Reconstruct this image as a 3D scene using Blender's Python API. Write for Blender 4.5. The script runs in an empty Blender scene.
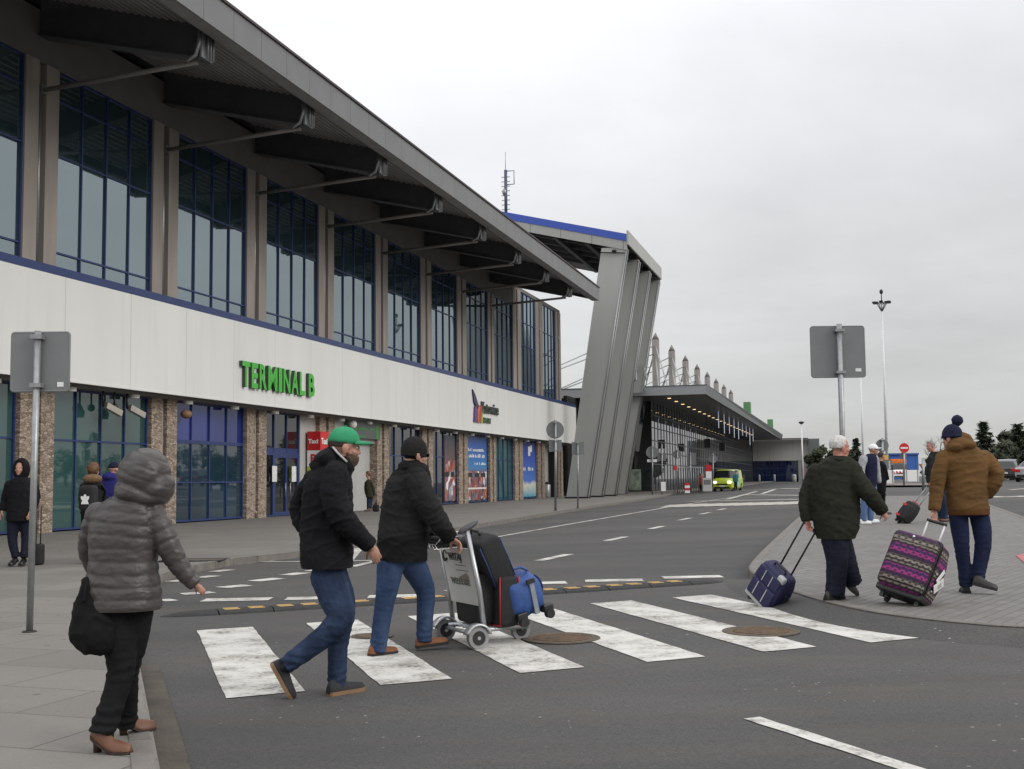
import bpy, bmesh, math, random
from mathutils import Vector, Matrix, noise, geometry
random.seed(7)
SC = bpy.context.scene; COL = SC.collection
V = Vector
# ------------------------------------------------------------------ camera
F = 1200.0; CAM = V((0, 0, 1.5))
RC = Matrix.Rotation(math.pi/2 + math.atan(96/1200.), 3, 'X') @ Matrix.Rotation(-0.0104, 3, 'Z')
cd = bpy.data.cameras.new('camera'); cam = bpy.data.objects.new('camera', cd); COL.objects.link(cam)
cam.matrix_world = Matrix.Translation(CAM) @ RC.to_4x4()
cd.sensor_width = 36.0; cd.lens = F/1024*36; cd.clip_start = .1; cd.clip_end = 20000
SC.camera = cam
AZ = 0.27065; U = V((math.sin(AZ), math.cos(AZ), 0)); N = V((-math.cos(AZ), math.sin(AZ), 0))
def sm(t): t = min(1., max(0., t)); return t*t*(3-2*t)
def G(x, y):
    w = x*N.x+y*N.y; s = x*U.x+y*U.y
    t = min(1., max(0., (18-w)/18.))
    return (.0135*t**1.5*min(81., max(0., y-6)) + .26*sm((w-8)/8.)*sm((s-98)/16.)
            + .4*sm((s-140)/90.)*sm((w-4)/8.))
def ray(px, py): return RC @ V(((px-512)/F, -(py-384.5)/F, -1.0))
def at(px, py, dz=0.):
    d = ray(px, py); t = 3.; st = .5; q = CAM
    while t < 600:
        q = CAM + d*t
        if q.z <= G(q.x, q.y)+dz:
            if st < .004: break
            t -= st; st *= .2
        t += st
    return q.copy()
def J(px, py, Y): d = ray(px, py); return CAM + d*(Y/d.y)
def W(s, w, z=0.): return U*s + N*w + V((0, 0, z))
# ------------------------------------------------------------------ materials
MATS = {}
def srgb(r, g, b): return tuple(((c/255.)/12.92 if c/255. < .04045 else ((c/255.+.055)/1.055)**2.4) for c in (r, g, b))
def mat(name, col, rough=.6, var=.15, scale=6., bump=0., bscale=60., metal=0., spec=.5, ior=1.5, emit=0., stretch=(1, 1, 1), col2=None, coat=0.):
    if name in MATS: return MATS[name]
    m = bpy.data.materials.new(name); m.use_nodes = True; nt = m.node_tree; n = nt.nodes; L = nt.links
    b = n['Principled BSDF']
    b.inputs['Roughness'].default_value = rough; b.inputs['Metallic'].default_value = metal
    b.inputs['Specular IOR Level'].default_value = spec; b.inputs['IOR'].default_value = ior
    if coat: b.inputs['Coat Weight'].default_value = coat
    tc = n.new('ShaderNodeTexCoord'); mp = n.new('ShaderNodeMapping'); mp.inputs['Scale'].default_value = stretch
    L.new(tc.outputs['Object'], mp.inputs['Vector'])
    nz = n.new('ShaderNodeTexNoise'); nz.inputs['Scale'].default_value = scale; nz.inputs['Detail'].default_value = 6
    L.new(mp.outputs['Vector'], nz.inputs['Vector'])
    rp = n.new('ShaderNodeValToRGB'); c2 = col2 or col
    rp.color_ramp.elements[0].position = .3; rp.color_ramp.elements[1].position = .7
    rp.color_ramp.elements[0].color = tuple(c*(1-var) for c in col[:3])+(1,)
    rp.color_ramp.elements[1].color = tuple(min(1, c*(1+var)) for c in c2[:3])+(1,)
    L.new(nz.outputs['Fac'], rp.inputs['Fac']); L.new(rp.outputs['Color'], b.inputs['Base Color'])
    if bump:
        n2 = n.new('ShaderNodeTexNoise'); n2.inputs['Scale'].default_value = bscale; n2.inputs['Detail'].default_value = 4
        L.new(mp.outputs['Vector'], n2.inputs['Vector'])
        bp = n.new('ShaderNodeBump'); bp.inputs['Strength'].default_value = bump; bp.inputs['Distance'].default_value = .01
        L.new(n2.outputs['Fac'], bp.inputs['Height']); L.new(bp.outputs['Normal'], b.inputs['Normal'])
    if emit:
        b.inputs['Emission Color'].default_value = tuple(col[:3])+(1,); b.inputs['Emission Strength'].default_value = emit
    MATS[name] = m; m['ramp'] = rp.name
    return m
def nodes(m): return m.node_tree.nodes, m.node_tree.links, m.node_tree.nodes['Principled BSDF']
def mathn(nt, op, a, b=None, clamp=False):
    n = nt.nodes.new('ShaderNodeMath'); n.operation = op; n.use_clamp = clamp
    for i, v in enumerate((a, b)):
        if v is None: continue
        if hasattr(v, 'links'): nt.links.new(v, n.inputs[i])
        else: n.inputs[i].default_value = v
    return n.outputs[0]
def mixc(nt, fac, a, b, mode='MIX'):
    n = nt.nodes.new('ShaderNodeMix'); n.data_type = 'RGBA'; n.blend_type = mode
    for i, v in ((0, fac), (6, a), (7, b)):
        if hasattr(v, 'links'): nt.links.new(v, n.inputs[i])
        else: n.inputs[i].default_value = v if i == 0 else tuple(v[:3])+(1,)
    return n.outputs[2]
def tex(nt, kind, scale, vec=None, **kw):
    n = nt.nodes.new('ShaderNodeTex'+kind); n.inputs['Scale'].default_value = scale
    for k, v in kw.items():
        if k in n.inputs: n.inputs[k].default_value = v
        else: setattr(n, k, v)
    if vec is not None: nt.links.new(vec, n.inputs['Vector'])
    return n
def ramp(nt, fac, p0, p1, c0=0., c1=1.):
    n = nt.nodes.new('ShaderNodeMapRange'); n.inputs[1].default_value = p0; n.inputs[2].default_value = p1
    n.inputs[3].default_value = c0; n.inputs[4].default_value = c1
    nt.links.new(fac, n.inputs[0]); return n.outputs[0]
def ocoord(nt, scale=(1, 1, 1), rot=(0, 0, 0), kind='Object'):
    t = nt.nodes.new('ShaderNodeTexCoord'); mp = nt.nodes.new('ShaderNodeMapping')
    mp.inputs['Scale'].default_value = scale; mp.inputs['Rotation'].default_value = rot
    nt.links.new(t.outputs[kind], mp.inputs['Vector']); return mp.outputs[0]
def setcol(m, out):
    n, L, b = nodes(m)
    for l in list(b.inputs['Base Color'].links): L.remove(l)
    L.new(out, b.inputs['Base Color'])
def basecol(m): return nodes(m)[2].inputs['Base Color'].links[0].from_socket
# ------------------------------------------------------------------ mesh builder
class MB:
    def __init__(s): s.v = []; s.f = []; s.m = []; s.s = []
    def add(s, vs, fs, mi=0, smooth=False):
        o = len(s.v); s.v += [tuple(p) for p in vs]
        for f in fs: s.f.append(tuple(i+o for i in f)); s.m.append(mi); s.s.append(smooth)
        return s
    def box(s, x0, x1, y0, y1, z0, z1, mi=0):
        vs = [(x, y, z) for z in (z0, z1) for y in (y0, y1) for x in (x0, x1)]
        return s.add(vs, [(0, 2, 3, 1), (4, 5, 7, 6), (0, 1, 5, 4), (2, 6, 7, 3), (0, 4, 6, 2), (1, 3, 7, 5)], mi)
    def obox(s, c, ax, ay, az, mi=0):
        c = V(c); ax = V(ax); ay = V(ay); az = V(az)
        vs = [c+ax*i+ay*j+az*k for k in (-1, 1) for j in (-1, 1) for i in (-1, 1)]
        return s.add(vs, [(0, 2, 3, 1), (4, 5, 7, 6), (0, 1, 5, 4), (2, 6, 7, 3), (0, 4, 6, 2), (1, 3, 7, 5)], mi)
    def prism(s, poly, off, mi=0, mi_side=None):
        n = len(poly); off = V(off); vs = [V(p) for p in poly]+[V(p)+off for p in poly]
        s.add(vs, [tuple(range(n))[::-1], tuple(range(n, 2*n))], mi)
        o = len(s.v)-2*n
        for i in range(n):
            j = (i+1) % n; s.f.append((o+i, o+j, o+n+j, o+n+i)); s.m.append(mi if mi_side is None else mi_side); s.s.append(False)
        return s
    def tube(s, pts, r, n=8, mi=0, cap=True, smooth=True, round_=False, flat=None):
        pts = [V(p) for p in pts]; k = len(pts)
        if not isinstance(r, (list, tuple)): r = [r]*k
        r = list(r)
        if round_:
            d0 = (pts[0]-pts[1]).normalized(); d1 = (pts[-1]-pts[-2]).normalized()
            a, b = pts[0], pts[-1]; ra, rb = r[0], r[-1]
            pts = [a+d0*ra*.98, a+d0*ra*.7]+pts+[b+d1*rb*.7, b+d1*rb*.98]
            r = [ra*.15, ra*.72]+r+[rb*.72, rb*.15]; k += 4
        rings = []; prev = None
        for i in range(k):
            d = (pts[min(i+1, k-1)]-pts[max(i-1, 0)]).normalized()
            if prev is None:
                a = V((0, 0, 1)) if abs(d.z) < .9 else V((1, 0, 0)); x = d.cross(a).normalized()
            else:
                x = (prev-d*prev.dot(d))
                x = x.normalized() if x.length > 1e-6 else d.orthogonal().normalized()
            prev = x; y = d.cross(x)
            fx, fy = flat or (1, 1)
            rings.append([pts[i]+x*(math.cos(t)*r[i]*fx)+y*(math.sin(t)*r[i]*fy) for t in [2*math.pi*j/n for j in range(n)]])
        o = len(s.v)
        for g in rings: s.v += [tuple(p) for p in g]
        for i in range(k-1):
            for j in range(n):
                j2 = (j+1) % n
                s.f.append((o+i*n+j, o+i*n+j2, o+(i+1)*n+j2, o+(i+1)*n+j)); s.m.append(mi); s.s.append(smooth)
        if cap:
            s.f.append(tuple(o+j for j in range(n))[::-1]); s.m.append(mi); s.s.append(False)
            s.f.append(tuple(o+(k-1)*n+j for j in range(n))); s.m.append(mi); s.s.append(False)
        return s
    def loft(s, rings, mi=0, smooth=True, cap=True, closed=True):
        n = len(rings[0]); o = len(s.v)
        for g in rings: s.v += [tuple(p) for p in g]
        for i in range(len(rings)-1):
            for j in range(n if closed else n-1):
                j2 = (j+1) % n
                s.f.append((o+i*n+j, o+i*n+j2, o+(i+1)*n+j2, o+(i+1)*n+j)); s.m.append(mi); s.s.append(smooth)
        if cap:
            s.f.append(tuple(o+j for j in range(n))[::-1]); s.m.append(mi); s.s.append(False)
            k = len(rings)-1
            s.f.append(tuple(o+k*n+j for j in range(n))); s.m.append(mi); s.s.append(False)
        return s
    def ell(s, c, ax, ay, az, nu=16, nv=10, mi=0, fn=None):
        c = V(c); ax = V(ax); ay = V(ay); az = V(az); o = len(s.v)
        for i in range(nv+1):
            ph = math.pi*i/nv
            for j in range(nu):
                th = 2*math.pi*j/nu; a, b, h = math.sin(ph)*math.cos(th), math.sin(ph)*math.sin(th), math.cos(ph)
                k = fn(a, b, h) if fn else 1.
                s.v.append(tuple(c+(ax*a+ay*b+az*h)*k))
        for i in range(nv):
            for j in range(nu):
                j2 = (j+1) % nu
                s.f.append((o+i*nu+j, o+(i+1)*nu+j, o+(i+1)*nu+j2, o+i*nu+j2)); s.m.append(mi); s.s.append(True)
        return s
    def disc(s, c, ax, ay, n=24, mi=0):
        c = V(c); ax = V(ax); ay = V(ay)
        return s.add([c+ax*math.cos(2*math.pi*i/n)+ay*math.sin(2*math.pi*i/n) for i in range(n)], [tuple(range(n))], mi)
    def mesh(s, name, off=V((0, 0, 0))):
        me = bpy.data.meshes.new(name); off = V(off)
        me.from_pydata([(p[0]-off.x, p[1]-off.y, p[2]-off.z) for p in s.v], [], s.f)
        me.polygons.foreach_set('material_index', s.m); me.polygons.foreach_set('use_smooth', s.s)
        me.validate(); me.update(); return me
    def build(s, name, m, parent=None, off=(0, 0, 0), loc=None, bevel=0.):
        me = s.mesh(name, off)
        return link(me, name, m, parent, loc, bevel)
def link(me, name, m, parent=None, loc=None, bevel=0.):
    for x in (m if isinstance(m, (list, tuple)) else [m]): me.materials.append(x)
    o = bpy.data.objects.new(name, me); COL.objects.link(o)
    if parent: o.parent = parent
    if loc is not None: o.location = loc
    if bevel:
        b = o.modifiers.new('bevel', 'BEVEL'); b.width = bevel; b.segments = 2; b.limit_method = 'ANGLE'
    return o
def tag(o, label=None, cat=None, group=None, kind=None):
    if label: o['label'] = label
    if cat: o['category'] = cat
    if group: o['group'] = group
    if kind: o['kind'] = kind
    return o
def thing(name, label, cat, loc=(0, 0, 0), rz=0., group=None):
    o = bpy.data.objects.new(name, None); COL.objects.link(o); o.empty_display_size = .2
    o.location = loc; o.rotation_euler = (0, 0, rz)
    return tag(o, label, cat, group)
def copy_tree(o, parent=None):
    c = o.copy(); COL.objects.link(c)
    if parent: c.parent = parent
    for ch in list(o.children): copy_tree(ch, c)
    return c
def text_mb(txt, size, depth, bold=0., sx=1.):
    cu = bpy.data.curves.new('t', 'FONT'); cu.body = txt; cu.size = size; cu.extrude = depth/2; cu.offset = bold; cu.resolution_u = 3
    ob = bpy.data.objects.new('t', cu); COL.objects.link(ob); bpy.context.view_layer.update()
    me = bpy.data.meshes.new_from_object(ob.evaluated_get(bpy.context.evaluated_depsgraph_get()))
    mb = MB(); mb.add([(v.co.x*sx, v.co.y, v.co.z) for v in me.vertices], [tuple(p.vertices) for p in me.polygons])
    bpy.data.objects.remove(ob); bpy.data.curves.remove(cu); bpy.data.meshes.remove(me)
    return mb
def place(mb, org, ax, ay, az):
    org = V(org); ax = V(ax); ay = V(ay); az = V(az)
    mb.v = [tuple(org+ax*p[0]+ay*p[1]+az*p[2]) for p in mb.v]; return mb
def merge(a, b, mi=None):
    o = len(a.v); a.v += b.v; a.f += [tuple(i+o for i in f) for f in b.f]; a.m += (b.m if mi is None else [mi]*len(b.m)); a.s += b.s
    return a
# ------------------------------------------------------------------ world + sun
wd = bpy.data.worlds.new('World'); SC.world = wd; wd.use_nodes = True; nt = wd.node_tree
bg = nt.nodes['Background']
geo = nt.nodes.new('ShaderNodeTexCoord'); sep = nt.nodes.new('ShaderNodeSeparateXYZ'); nt.links.new(geo.outputs['Generated'], sep.inputs[0])
zc = mathn(nt, 'MAXIMUM', sep.outputs[2], 0.)
den = mathn(nt, 'ADD', zc, .16)
cmb = nt.nodes.new('ShaderNodeCombineXYZ')
nt.links.new(mathn(nt, 'DIVIDE', sep.outputs[0], den), cmb.inputs[0]); nt.links.new(mathn(nt, 'DIVIDE', sep.outputs[1], den), cmb.inputs[1])
c1 = tex(nt, 'Noise', .75, cmb.outputs[0], Detail=6., Roughness=.55, Distortion=.35)
c2 = tex(nt, 'Noise', 2.6, cmb.outputs[0], Detail=5., Roughness=.5)
cl = mathn(nt, 'ADD', mathn(nt, 'MULTIPLY', c1.outputs['Fac'], .75), mathn(nt, 'MULTIPLY', c2.outputs['Fac'], .25))
cloud = ramp(nt, cl, .34, .68, .88, 1.14)
# overcast: brighter towards the zenith and to the left of the view
lum = mathn(nt, 'ADD', mathn(nt, 'MULTIPLY', zc, 1.0), .615)
side = mathn(nt, 'MULTIPLY', mathn(nt, 'MINIMUM', sep.outputs[0], .4), -.3)
lum = mathn(nt, 'ADD', lum, side)
lum = mathn(nt, 'MULTIPLY', lum, cloud)
hue = nt.nodes.new('ShaderNodeCombineColor')
warm = mixc(nt, ramp(nt, sep.outputs[2], 0., .35), (.985, 1.0, .985), (.99, .995, 1.03))
vm = nt.nodes.new('ShaderNodeVectorMath'); vm.operation = 'SCALE'; nt.links.new(warm, vm.inputs[0]); nt.links.new(lum, vm.inputs['Scale'])
sky = nt.nodes.new('ShaderNodeTexSky'); sky.sky_type = 'NISHITA'; sky.sun_disc = False
vs = nt.nodes.new('ShaderNodeVectorMath'); vs.operation = 'SCALE'; nt.links.new(sky.outputs[0], vs.inputs[0]); vs.inputs['Scale'].default_value = .006
va = nt.nodes.new('ShaderNodeVectorMath'); va.operation = 'ADD'; nt.links.new(vm.outputs[0], va.inputs[0]); nt.links.new(vs.outputs[0], va.inputs[1])
nt.links.new(va.outputs[0], bg.inputs['Color']); bg.inputs['Strength'].default_value = 1.
sl = bpy.data.lights.new('sun', 'SUN'); so = bpy.data.objects.new('sun', sl); COL.objects.link(so)
sl.energy = 1.35; sl.angle = math.radians(30); sl.color = (1, .97, .93)
sdir = V((.82, -.42, .48)).normalized()       # towards the sun
so.rotation_euler = sdir.to_track_quat('Z', 'Y').to_euler()
so.location = (20, -20, 40)
sky.sun_elevation = math.asin(sdir.z); sky.sun_rotation = math.atan2(sdir.x, sdir.y)
SC.view_settings.view_transform = 'Standard'; SC.view_settings.look = 'None'; SC.view_settings.exposure = 0; SC.view_settings.gamma = 1
SC.render.engine = 'CYCLES'
SC.cycles.max_bounces = 6; SC.cycles.diffuse_bounces = 3; SC.cycles.glossy_bounces = 3; SC.cycles.transparent_max_bounces = 8
# ------------------------------------------------------------------ shared materials
def panel_lines(m, period, axis=0, width=.012, dark=.55, hor=None):
    nt = m.node_tree; t = nt.nodes.new('ShaderNodeTexCoord'); s = nt.nodes.new('ShaderNodeSeparateXYZ'); nt.links.new(t.outputs['Object'], s.inputs[0])
    f = mathn(nt, 'FRACT', mathn(nt, 'DIVIDE', s.outputs[axis], period))
    l = mathn(nt, 'LESS_THAN', f, width/period)
    if hor:
        f2 = mathn(nt, 'FRACT', mathn(nt, 'DIVIDE', s.outputs[2], hor)); l = mathn(nt, 'MAXIMUM', l, mathn(nt, 'LESS_THAN', f2, width/hor))
    c = basecol(m); setcol(m, mixc(nt, l, c, (.0, .0, .0))) if dark == 0 else setcol(m, mixc(nt, mathn(nt, 'MULTIPLY', l, 1-dark), c, (.02, .02, .02)))
    return m
M_white = panel_lines(mat('white_fascia_panel', (.72, .72, .68), .45, .04, .7, stretch=(1, 1, .25)), 3.34, 0, .022, .6)
def add_stains(m, col, amt=.35, sc=(.9, .9, .06)):
    nt = m.node_tree; n = tex(nt, 'Noise', 2.2, ocoord(nt, sc), Detail=5.)
    setcol(m, mixc(nt, mathn(nt, 'MULTIPLY', ramp(nt, n.outputs['Fac'], .52, .75), amt), basecol(m), col))
add_stains(M_white, (.55, .54, .49), .25)
M_conc = mat('warm_concrete', (.30, .265, .235), .85, .12, 1.2, .25, 40, stretch=(1, 1, .3)); add_stains(M_conc, (.17, .15, .13), .5)
M_stone = mat('stone_cladding', (.30, .24, .19), .9, .25, 9, .0)
_nt = M_stone.node_tree
_v = tex(_nt, 'Voronoi', 5.5, ocoord(_nt, (1, 1, 2.4)), feature='F1'); _c = mixc(_nt, ramp(_nt, _v.outputs['Color'], .1, .9), (.17, .125, .09), (.46, .37, .29)); setcol(M_stone, _c)
_e = tex(_nt, 'Voronoi', 5.5, ocoord(_nt, (1, 1, 2.4)), feature='DISTANCE_TO_EDGE')
setcol(M_stone, mixc(_nt, ramp(_nt, _e.outputs['Distance'], .0, .09), (.10, .08, .065), basecol(M_stone)))
_b = _nt.nodes.new('ShaderNodeBump'); _b.inputs['Strength'].default_value = .8; _b.inputs['Distance'].default_value = .03
_nt.links.new(_e.outputs['Distance'], _b.inputs['Height']); _nt.links.new(_b.outputs[0], nodes(M_stone)[2].inputs['Normal'])
M_blue = mat('blue_frame_paint', (.018, .036, .13), .4, .1, 3)
M_roof = mat('dark_roof_metal', (.05, .05, .052), .55, .12, 2, stretch=(.3, 1, 1))
M_soffit = mat('corrugated_soffit', (.22, .215, .205), .6, .15, 1.5)
M_header = mat('header_concrete', (.17, .16, .15), .85, .12, 1, .2, 30)
M_fas = panel_lines(mat('grey_roof_fascia', (.17, .172, .168), .45, .06, 1.2, metal=.2), 1.67, 0, .03, .35)
M_edge = mat('brown_roof_edge', (.06, .045, .045), .6)
M_grey = mat("grey_metal_cladding", (.38, .38, .36), .5, .06, .8, stretch=(1, 1, .2))
M_greyd = mat('grey_cladding_dark', (.15, .152, .15), .5, .06, .8, metal=.25, stretch=(1, 1, .2))
M_lightgrey = mat('light_grey_panel', (.42, .42, .40), .5, .05, 1.)
M_bluepaint = mat('bright_blue_trim', (.035, .085, .42), .4, .05)
M_galv = mat('galvanised_steel', (.30, .31, .31), .4, .12, 20, metal=.6)
M_signback = mat('grey_sign_back', (.185, .19, .19), .45, .05, 5, metal=.3)
M_black = mat('black_plastic', (.012, .012, .012), .45, .1)
M_rubber = mat('black_rubber', (.02, .02, .02), .8, .2, 30)
M_whitep = mat('white_paint', (.78, .78, .76), .5, .04)
M_red = mat('red_sign_paint', (.55, .015, .02), .45, .05)
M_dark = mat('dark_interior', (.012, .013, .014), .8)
def glass(name, col, ior=2.0, rough=.02, wav=.03):
    m = mat(name, col, rough, .3, .25, wav, .7, ior=ior); return m
M_gl = glass("upper_window_glass", (.022, .042, .050), 3.5); nodes(M_gl)[2].inputs["Specular Tint"].default_value = (.86, 1., 1.04, 1)
M_gl2 = glass('ground_floor_glass', (.026, .072, .068), 1.9)
M_gl3 = glass('blue_filmed_glass', (.022, .035, .20), 1.6)
M_gl4 = glass('teal_glass', (.025, .095, .105), 1.8)
M_gl5 = glass('dark_curtain_glass', (.012, .014, .015), 1.9)
# ------------------------------------------------------------------ ground
M_asph = mat('asphalt', (.058, .058, .057), .85, .12, 60, .5, 160)
_nt = M_asph.node_tree; _o = ocoord(_nt)
_n = tex(_nt, 'Noise', .35, _o, Detail=8., Roughness=.65)
_c = mixc(_nt, ramp(_nt, _n.outputs['Fac'], .35, .7), (.046, .045, .043), (.076, .073, .068))
_g = tex(_nt, 'Noise', 75, _o, Detail=4., Roughness=.7)
_c = mixc(_nt, ramp(_nt, _g.outputs['Fac'], .42, .66, .0, .62), _c, (.145, .14, .132))
_g2 = tex(_nt, 'Noise', 38, _o, Detail=5., Roughness=.75)
_c = mixc(_nt, ramp(_nt, _g2.outputs['Fac'], .5, .68, .0, .8), _c, (.021, .0205, .02))
_st = tex(_nt, 'Noise', .9, ocoord(_nt, (.28, 1.3, 1), (0, 0, .25)), Detail=7., Roughness=.7)
_c = mixc(_nt, ramp(_nt, _st.outputs['Fac'], .48, .72, 0., .75), _c, (.095, .081, .064))
_p = tex(_nt, 'Voronoi', 5.5, _o, feature='F1', Randomness=1., voronoi_dimensions='2D'); _r = tex(_nt, 'Noise', .5, _o, Detail=2.)
_sz = ramp(_nt, _r.outputs['Fac'], .44, .68, .0, .085)
_w = mathn(_nt, 'LESS_THAN', _p.outputs['Distance'], _sz)
_h = _nt.nodes.new('ShaderNodeSeparateColor'); _nt.links.new(_p.outputs['Color'], _h.inputs[0])
_w = mathn(_nt, 'MULTIPLY', _w, mathn(_nt, 'GREATER_THAN', _h.outputs[0], .74))
_c = mixc(_nt, mathn(_nt, 'MULTIPLY', _w, .75), _c, (.40, .39, .36)); setcol(M_asph, _c)
_k = tex(_nt, 'Noise', .16, ocoord(_nt, (.35, 1.2, 1), (0, 0, -.27)), Detail=5., Roughness=.6)
_c = mixc(_nt, ramp(_nt, _k.outputs['Fac'], .44, .58, 0., .6), basecol(M_asph), (.036, .0355, .035))
setcol(M_asph, _c)
def grid_axis(lo, hi, step, far):
    a = []; x = lo
    while x <= hi+1e-6: a.append(x); x += step
    d = step*2
    while a[-1] < far: a.append(a[-1]+d); d *= 1.7
    d = step*2
    while a[0] > -far: a.insert(0, a[0]-d); d *= 1.7
    return a
gs = grid_axis(-20, 250, 1.0, 6000); gw = grid_axis(-60, 36, 1.0, 6000)
mb = MB(); vs = []
for s in gs:
    for w in gw:
        p = U*s+N*w; vs.append((p.x, p.y, G(p.x, p.y)))
k = len(gw)
mb.add(vs, [(i*k+j, i*k+j+1, (i+1)*k+j+1, (i+1)*k+j)[::-1] for i in range(len(gs)-1) for j in range(k-1)], 0, True)
tag(mb.build('road', M_asph), kind='structure')
def drape(poly, dz, maxl=1.0, lift=.00012):
    bm = bmesh.new(); vv = [bm.verts.new((p[0], p[1], 0)) for p in poly]
    for tr in geometry.tessellate_polygon([[V((p[0], p[1], 0)) for p in poly]]):
        if len(set(tr)) == 3: bm.faces.new([vv[i] for i in tr])
    for _ in range(9):
        e = [x for x in bm.edges if x.calc_length() > maxl*(1+max(0, min(x.verts[0].co.y, x.verts[1].co.y)-40)*.012)]
        if not e: break
        bmesh.ops.subdivide_edges(bm, edges=e, cuts=1); bmesh.ops.triangulate(bm, faces=[f for f in bm.faces if len(f.verts) > 3], quad_method='SHORT_EDGE', ngon_method='EAR_CLIP')
    bmesh.ops.recalc_face_normals(bm, faces=bm.faces[:])
    mb = MB(); bm.verts.ensure_lookup_table()
    up = sum(f.normal.z*f.calc_area() for f in bm.faces) > 0
    mb.add([(v.co.x, v.co.y, G(v.co.x, v.co.y)+dz+lift*max(0, v.co.y)) for v in bm.verts],
           [tuple(v.index for v in (f.verts if f.normal.z > 0 else reversed(f.verts))) for f in bm.faces], 0, False)
    bm.free(); return mb
def dens(path, step=.5):
    out = []
    for a, b in zip(path, path[1:]):
        n = max(1, int((b-a).length/step)); out += [a.lerp(b, i/n) for i in range(n)]
    return out+[path[-1]]
def smooth_path(p, it=2):
    for _ in range(it):
        q = [p[0]]
        for a, b in zip(p, p[1:]): q += [a.lerp(b, .25), a.lerp(b, .75)]
        p = q+[p[-1]]
    return p
def flat2(p): return V((p.x, p.y, 0))
M_slab = mat('pavement_slabs', (.175, .165, .148), .85, .12, 3, .3, 90)
_nt = M_slab.node_tree
_br = tex(_nt, 'Brick', 1., ocoord(_nt, (1, 1, 1), (0, 0, .33)), **{'Mortar Size': .008, 'Brick Width': 1.5, 'Row Height': .75, 'Mortar Smooth': .2, 'Bias': -.2})
_br.inputs['Color1'].default_value = (.165, .155, .138, 1); _br.inputs['Color2'].default_value = (.215, .20, .178, 1); _br.inputs['Mortar'].default_value = (.07, .062, .052, 1)
_n = tex(_nt, 'Noise', .8, ocoord(_nt), Detail=8., Roughness=.7); _n2 = tex(_nt, 'Noise', 70, ocoord(_nt), Detail=3.)
_c = mixc(_nt, ramp(_nt, _n.outputs['Fac'], .38, .72, 0., .5), _br.outputs['Color'], (.125, .112, .095))
_c = mixc(_nt, ramp(_nt, _n2.outputs['Fac'], .4, .7, 0., .28), _c, (.26, .245, .225))
_vg = tex(_nt, 'Voronoi', 2.6, ocoord(_nt), feature='F1', voronoi_dimensions='2D'); _hg = _nt.nodes.new('ShaderNodeSeparateColor'); _nt.links.new(_vg.outputs['Color'], _hg.inputs[0])
_gm = mathn(_nt, 'MULTIPLY', mathn(_nt, 'LESS_THAN', _vg.outputs['Distance'], mathn(_nt, 'MULTIPLY', _hg.outputs[1], .09)), mathn(_nt, 'GREATER_THAN', _hg.outputs[0], .6))
_c = mixc(_nt, mathn(_nt, 'MULTIPLY', _gm, .55), _c, (.06, .055, .05)); setcol(M_slab, _c)
M_kerb = mat('kerb_stone', (.17, .155, .135), .85, .2, 4, .4, 60)
M_gutter = mat('dirty_gutter', (.075, .062, .048), .9, .35, 3, .5, 40)
M_paver = mat('concrete_pavers', (.19, .18, .165), .85, .15, 2, .3, 80)
_nt = M_paver.node_tree
_br = tex(_nt, 'Brick', 1., ocoord(_nt, (1, 1, 1), (0, 0, -.93)), **{'Mortar Size': .007, 'Brick Width': .24, 'Row Height': .12, 'Mortar Smooth': .3})
_br.inputs['Color1'].default_value = (.155, .15, .142, 1); _br.inputs['Color2'].default_value = (.205, .198, .188, 1); _br.inputs['Mortar'].default_value = (.075, .064, .05, 1)
_n = tex(_nt, 'Noise', .9, ocoord(_nt), Detail=8., Roughness=.7)
_c = mixc(_nt, ramp(_nt, _n.outputs['Fac'], .4, .7, 0., .6), _br.outputs['Color'], (.125, .115, .10)); setcol(M_paver, _c)
def kerb(path, name, width=.14, h=.12, inner=-1, mtl=None, lift=0.):
    pts = dens(path, .6); mb = MB(); rings = []
    for i, p in enumerate(pts):
        d = (pts[min(i+1, len(pts)-1)]-pts[max(i-1, 0)]).normalized(); nn = V((-d.y, d.x, 0))*inner
        z = G(p.x, p.y); q = p+nn*width; zt = z+h+.006+lift*p.y
        c = .02
        rings.append([V((p.x, p.y, z-.03)), V((p.x, p.y, zt-c)), V((p.x+nn.x*c, p.y+nn.y*c, zt)), V((q.x, q.y, zt)), V((q.x, q.y, z-.03))])
    for i in range(0, len(rings)-1, 2):
        g = [list(r_) for r_ in rings[i:i+3]]
        if len(g) < 2: continue
        for e, o_ in ((0, 1), (-1, -2)):
            g[e] = [a+(b-a).normalized()*.006 for a, b in zip(g[e], g[o_])]
        mb.loft(g, 0, False, True, True)
    bm = bmesh.new(); me = mb.mesh('k'); bm.from_mesh(me); bmesh.ops.recalc_face_normals(bm, faces=bm.faces[:]); bm.to_mesh(me); bm.free()
    o = link(me, name, mtl or M_kerb); return tag(o, kind='structure')
near = [at(160, 769, .12), at(137, 652, .12)]; dn = (near[0]-near[1]).normalized()
kp = [near[0]+dn*14, near[0], near[1], flat2(near[1])-dn*3.2, flat2(near[1])-dn*5.6, at(163, 573, .12), at(190, 566, .12), at(234, 558.5, .12), at(300, 551.5, .12), at(460, 527, .12), at(590, 506, .12), at(640, 499, .12)]
kp = [flat2(p) for p in kp]
e0 = kp[-1]; kp += [flat2(W(104, 14.6)), flat2(W(130, 13.6)), flat2(W(180, 13.5)), flat2(W(238, 13.5))]
c = smooth_path(kp[3:8], 3); kp = kp[:3]+c+kp[8:]
side = [flat2(W(238, 40)), flat2(W(-30, 40)), kp[0]+V((-14, -4, 0))]
pav = drape(kp+side, .12, 1.3, 0.); tag(pav.build('pavement', M_slab), kind='structure')
kerb(kp, 'kerb', .13, .12, 1)
gut = [p for p in kp[:3]]; mb = MB()
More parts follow.
